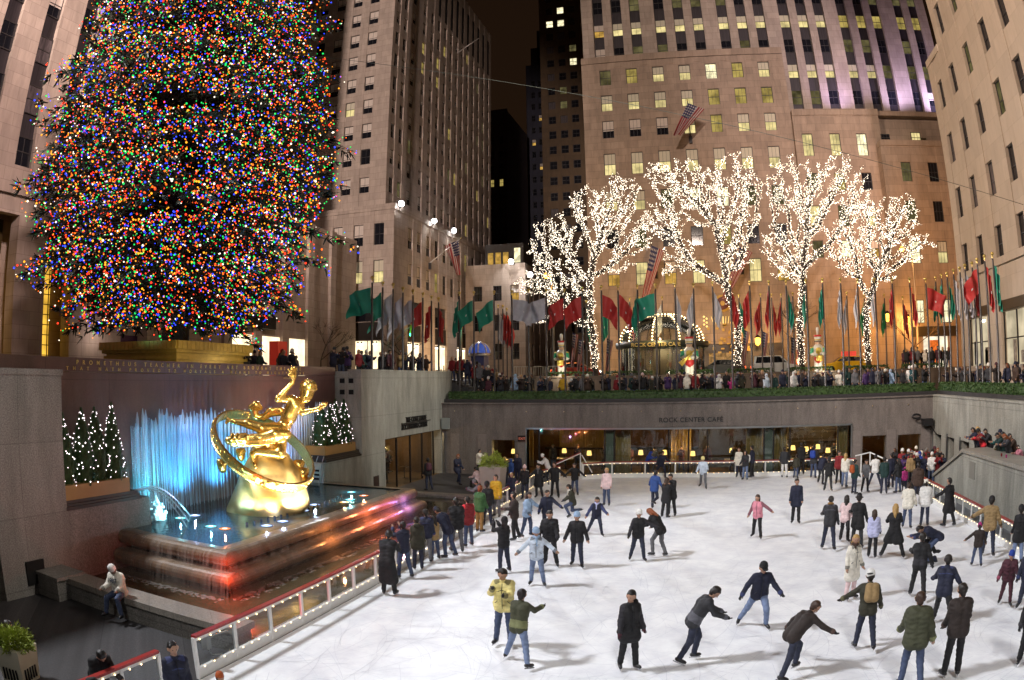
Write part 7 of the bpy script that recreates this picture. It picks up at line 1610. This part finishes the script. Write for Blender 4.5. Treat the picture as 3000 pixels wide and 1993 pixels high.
# on the promenade
for px, py, fc, lab, o_ in [
 (1256, 1438, 300, 'man in a black jacket with a rucksack outside the concourse room', dict(top='black', bot='dkdenim', pose='stand', H=1.78, pack='maroon')),
 (1340, 1424, 120, 'man in a dark suit coat standing on one leg before the cafe wall', dict(top='navy', bot='navy', coat=.4, pose='onelg', H=1.82, hair='ginger')),
 (1404, 1396, 100, 'woman in a white furry jacket by the cafe wall', dict(top='cream', bot='char', female=True, style='long', pose='hug', H=1.7, bulk=1.2)),
 (1402, 1432, 300, 'man in a pale pink shirt sitting beside the tall cream tub', dict(top='rose', bot='black', pose='sit', H=1.74, lift=.46)),
 (1481, 1425, 200, 'blonde woman in a grey vest behind the pool fence corner', dict(top='char', bot='dkdenim', female=True, hair='blond', style='long', pose='stand', H=1.66)),
 (1497, 1422, 200, 'child in a blue hood behind the pool fence corner', dict(top='blue', bot='navy', hat='hood', pose='stand', H=1.5)),
 (1517, 1420, 190, 'man in a navy suit looking over the pool fence corner', dict(top='navy', bot='navy', pose='stand', H=1.80, hair='brown'))]:
    skater(px, py, fc, lab, z=-.2, skates=False, group='people on the lower promenade', **o_)
# the seated man in the 1987 sweatshirt, on the pool bench
p = at(345, 1768, -.2); p = Vector((-14.0, 11.78, -.2))
s_ = person((p.x, p.y-.02, -.2), 165, 'man in a white 1987 sweatshirt and white beanie sitting on the pool bench', top='cream', bot='denim', pose='sit', H=1.76, hat='beanie:white', skin=SKIND, vox=.0125, detail=2, skates=False, lift=.75, style='short', bulk=1.1, zip_on=False)
for k, ch in enumerate('1987'):
    pass
o = text('lettering', '1987', .155, (0, 0, 0), (0, 0, 0), M('print_navy', (.02, .03, .06), .7)); o.parent = s_; o.location = (.19, .292, 1.055); o.rotation_euler = (math.radians(90-12), 0, math.pi); o.scale = (1.0, 1.1, .2)
# near corner by the gate
for (x, y), fc, lab, o_ in [
 ((at(560, 1990, 1.0).x-.35, at(560, 1990, 1.0).y), 120, 'dark haired person in a navy jacket passing through the rink gate', dict(top='navy', bot='navy', pose='stand', H=1.74, hair='black')),
 ((at(275, 1990, .9).x-.1, at(275, 1990, .9).y-.1), 115, 'person in a black coat, blue hood and grey hat bending by the gate', dict(top='black', bot='navy', pose='bent', H=1.72, hat='beanie:grey', scarf='blue', style='hood')),
 ((at(300, 1960, .9).x-.3, at(300, 1960, .9).y+.1), 110, 'person in black bending behind the blue hood by the gate', dict(top='black', bot='black', pose='leanf', H=1.66, hair='black')),
 ((at(652, 1990, 1.1).x, at(652, 1990, 1.1).y-.1), 60, 'child with an orange hat at the near edge of the rink', dict(top='black', bot='navy', pose='stand', H=1.2, hat='beanie:orange'))]:
    person((x, y, -.2 if 'orange' not in lab else 0), fc, lab, vox=.013, detail=2, skates=False, group='people by the near gate', **o_)
q0 = at(30, 1900, .3); person((q0.x, q0.y, -.2), 110, 'person in a dark jacket and blue jeans sitting behind the pale tub', top='navy', bot='denim', pose='sit', H=1.74, vox=.014, detail=2, skates=False, lift=.46, group='people by the near gate')
# ---- crowds: every person built from a small wardrobe; labels count from landmarks
CT = ['black', 'black', 'navy', 'navy', 'char', 'dkbrown', 'dkgreen', 'dolive', 'maroon', 'black', 'black', 'navy', 'char', 'dkbrown', 'black', 'navy', 'brown', 'grey', 'purple', 'tan', 'red']
ORD = ['first', 'second', 'third', 'fourth', 'fifth', 'sixth', 'seventh', 'eighth', 'ninth', 'tenth', 'eleventh', 'twelfth', 'thirteenth', 'fourteenth', 'fifteenth', 'sixteenth', 'seventeenth', 'eighteenth', 'nineteenth', 'twentieth']
ORD += ['twenty-'+o_ for o_ in ORD[:9]]+['thirtieth']+['thirty-'+o_ for o_ in ORD[:9]]+['fortieth']+['forty-'+o_ for o_ in ORD[:9]]+['fiftieth']+['fifty-'+o_ for o_ in ORD[:9]]
TONE = dict(char='charcoal', dkbrown='dark brown', dkgreen='dark green', dolive='dark olive', ltblue='pale blue', lav='lavender', hot='magenta', royal='bright blue', rose='pale pink', ice='icy grey')
qc = random.Random(99); _proto = {}
def crowd(spots, where, group, face, hats=.45, fixed={}):
    for i, (x, y, z) in enumerate(spots):
        f = fixed.get(i, {}); top = f.get('top') or qc.choice(CT); fem = qc.random() < .5
        hat = f.get('hat') or (qc.choice(['beanie:black', 'beanie:grey', 'beanie:navy', 'pom:cream', 'cap:navy', 'hood', 'beanie:maroon', 'pom:red', 'cap:char', 'beanie:white']) if qc.random() < hats else None)
        hair = qc.choice(['black', 'dark', 'dark', 'brown', 'blond', 'ginger', 'grey']); style = qc.choice(['short', 'short', 'long'] if not fem else ['long', 'long', 'tail'])
        H = f.get('H') or qc.uniform(1.56, 1.84); pose = f.get('pose') or qc.choice(['stand', 'stand2', 'rail', 'folded', 'hug', 'stand', 'photo'])
        hn = ('hood up' if hat == 'hood' else '%s %s' % (TONE.get(hat.split(':')[1], hat.split(':')[1]), {'pom': 'bobble hat'}.get(hat.split(':')[0], hat.split(':')[0])) if hat else '%s%s hair' % ('long ' if style == 'long' else '', {'blond': 'fair'}.get(hair, hair)))
        person((x, y, z), face+qc.uniform(-28, 28), 'person, %s jacket, %s, %s %s' % (TONE.get(top, top), hn, ORD[i], where), top=top, bot=qc.choice(['black', 'dkdenim', 'navy', 'char', 'denim']), pose=pose, H=H, hair=hair, style=style, hat=hat, vox=.042, detail=0, skates=False, female=fem, skin=SKIND if qc.random() < .18 else SKIN, group=group, bulk=qc.uniform(1, 1.2))
xs = np.linspace(-15.2, 14.4, 57)
crowd([(x+qc.uniform(-.3, .3), 45.15+qc.uniform(-.15, .3), 4.45) for x in xs], 'from the stairs, front row at hedge', 'front row of onlookers behind the cafe hedge', 180,
      fixed={10: dict(top='yellow', hat='beanie:yellow'), 4: dict(top='ltblue', hat='hood'), 17: dict(top='red'), 20: dict(hat='pom:rose'), 26: dict(top='cream', hat='hood'), 30: dict(top='white', hat='hood'), 31: dict(top='hot', hat='pom:hot', H=1.35), 36: dict(top='ice', hat='hood'), 39: dict(top='white', hat='hood'), 45: dict(top='cream'), 47: dict(top='grey', hat='hood'), 52: dict(top='ltblue', hat='hood'), 54: dict(top='white', hat='cap:white'), 55: dict(top='teal', hat='beanie:white')})
xs = np.linspace(-14.8, 14.6, 56)
crowd([(x+qc.uniform(-.4, .4), 46.3+qc.uniform(-.3, 1.0), 4.45) for x in xs], 'from the stairs, back row behind hedge', 'back row of onlookers behind the cafe hedge', 180)
crowd([(16.9+qc.uniform(-.15, .5)+.9*(k % 2), 46.5-.72*k+qc.uniform(-.15, .15), 4.45) for k in range(30)], 'from far corner behind the east hedge', 'onlookers behind the east hedge', 260)
crowd([(-18.9-qc.uniform(.1, 1.2), 32.6+.58*k+qc.uniform(-.15, .15), ST) for k in range(22)], 'from the fountain atop the concourse wall', 'onlookers on the concourse wall', 110)
crowd([(-20.9-qc.uniform(.2, 2), 28.6+.5*k, ST-.25) for k in range(10)], 'along the fountain parapet past the statue', 'onlookers behind the fountain parapet', 110)
st_spots = [(onY(1050+(1060+x)/3.92, 1090, Y).x, Y, None) for x, Y in [(20, 46.1), (60, 46.3), (110, 45.9), (150, 46.6), (190, 46.0), (230, 46.8), (270, 46.2), (300, 47.2), (330, 46.0), (370, 46.9), (410, 46.1), (440, 47.3), (480, 46.3), (520, 46.9), (560, 46.2), (590, 47.2), (640, 46.0)]]
crowd([(x, y, max(4.45, 5.98-.155*max(0, int((x+17.6)/.42)+1))) for x, y, _ in st_spots], 'down the stairs by the handrail', 'people on the stairs beside the concourse wall', 175, fixed={0: dict(top='red'), 2: dict(top='red', hat='hood'), 5: dict(hat='pom:rose'), 8: dict(top='grey', hat='hood')})
crowd([(16.2+.55*(k % 8)+qc.uniform(-.1, .1), 55.2+.9*(k//8)+qc.uniform(-.2, .2), 5.97) for k in range(14)], 'at the head of the east steps', 'people at the top of the east steps', 30, fixed={3: dict(top='cream', hat='hood'), 1: dict(top='red')})
for k, (px, py, top, hair, style, hat, lab) in enumerate([(2862, 1330, 'navy', 'dark', 'long', None, 'woman in a navy coat with long dark hair at the parapet end'), (2875, 1330, 'lav', 'blond', 'tail', None, 'fair woman with a ponytail in a lilac jumper leaning on the parapet'), (2880, 1320, 'red', 'dark', 'short', 'beanie:black', 'person in a red jacket and black cap behind the parapet'), (2900, 1330, 'black', 'dark', 'short', None, 'man in a black coat looking over the parapet'), (2930, 1300, 'dolive', 'black', 'short', 'beanie:navy', 'tall man in a fur collared coat and navy beanie on the landing'), (2952, 1318, 'black', 'dark', 'long', None, 'woman with long black hair turned away on the landing'), (2935, 1345, 'dkgreen', 'black', 'short', None, 'man in a teal shirt and dark jacket on the landing'), (2972, 1345, 'brown', 'black', 'short', None, 'man in a brown coat at the picture edge of the landing'), (2955, 1362, 'char', 'ginger', 'long', None, 'ginger haired woman leaning over the parapet'), (2990, 1380, 'pink', 'brown', 'short', 'muff:cream', 'child in a pink coat and white ear muffs at the parapet')]):
    Y = 30.3-.62*k; X = 13.55+.25*(k % 3)
    Xp = onX(px, py, 13.6); X = 13.45+.35*(k % 2); Y = onX(px, py, X).y
    person((X, Y, 1.5), 265, lab, top=top, bot='black', pose='rail' if k != 4 else 'stand', H=1.74 if 'child' not in lab else 1.3, hair=hair, style=style, hat=hat, vox=.022, detail=2, skates=False, female='woman' in lab, group='people leaning on the stair parapet')
for k, (x, y, c) in enumerate([(2838, 1353, 'red'), (2855, 1357, 'hot')]):
    p = onX(2400+2070/3.92+k*14, 1340, 12.4); loose('paper_cup', MB().lathe([(.03, 0), (.042, .12), (.045, .125)], 10), M('cup_'+c, lin(*COL[c]), .5), ['red paper cup standing on the parapet coping', 'pink paper cup beside the red one on the parapet coping'][k], 'cup', None, (12.5, p.y, 2.46))
gp = [(at(px, 1420, 0).x, Y) for px, Y in [(2560, 41.9)]]
crowd([(11.2+.42*(k % 6)+qc.uniform(-.1, .1), 37.2+1.0*(k//6)+qc.uniform(-.2, .2), -.2) for k in range(24)], 'from the parapet at the far gate', 'people crowding the far gate', 190, fixed={3: dict(top='white', hat='cap:white'), 8: dict(top='royal'), 13: dict(hat='cap:white', top='navy'), 15: dict(top='cream', hat='hood')})
# diners seen dimly through the cafe glass
crowd([(x, 44.9+qc.uniform(0, 1.5), -.2) for x in np.linspace(-10.5, 8.3, 12)], 'of the cafe diners from the sign', 'diners inside the cafe', 180, hats=.05)
crowd([(-19-qc.uniform(.2, 2), 35.4+.9*k, -.2) for k in range(7)], 'of the guests in the concourse room', 'guests inside the concourse room', 90, hats=.05)
for k in range(5):
    t = thing('cafe_table', 'small round metal table in the dim concourse room', 'table', (-18.9-.8*(k % 2), 35.3+1.2*k, -.2), 0, 'tables in the concourse room'); put('table_top', MB().lathe([(.001, .72), (.38, .72), (.38, .74), (.001, .745)], 16).mesh('table_top', CHR), t, world=False); put('leg', MB().lathe([(.25, 0), (.03, .03), (.03, .72)], 8).mesh('leg', DARKMET), t, world=False)
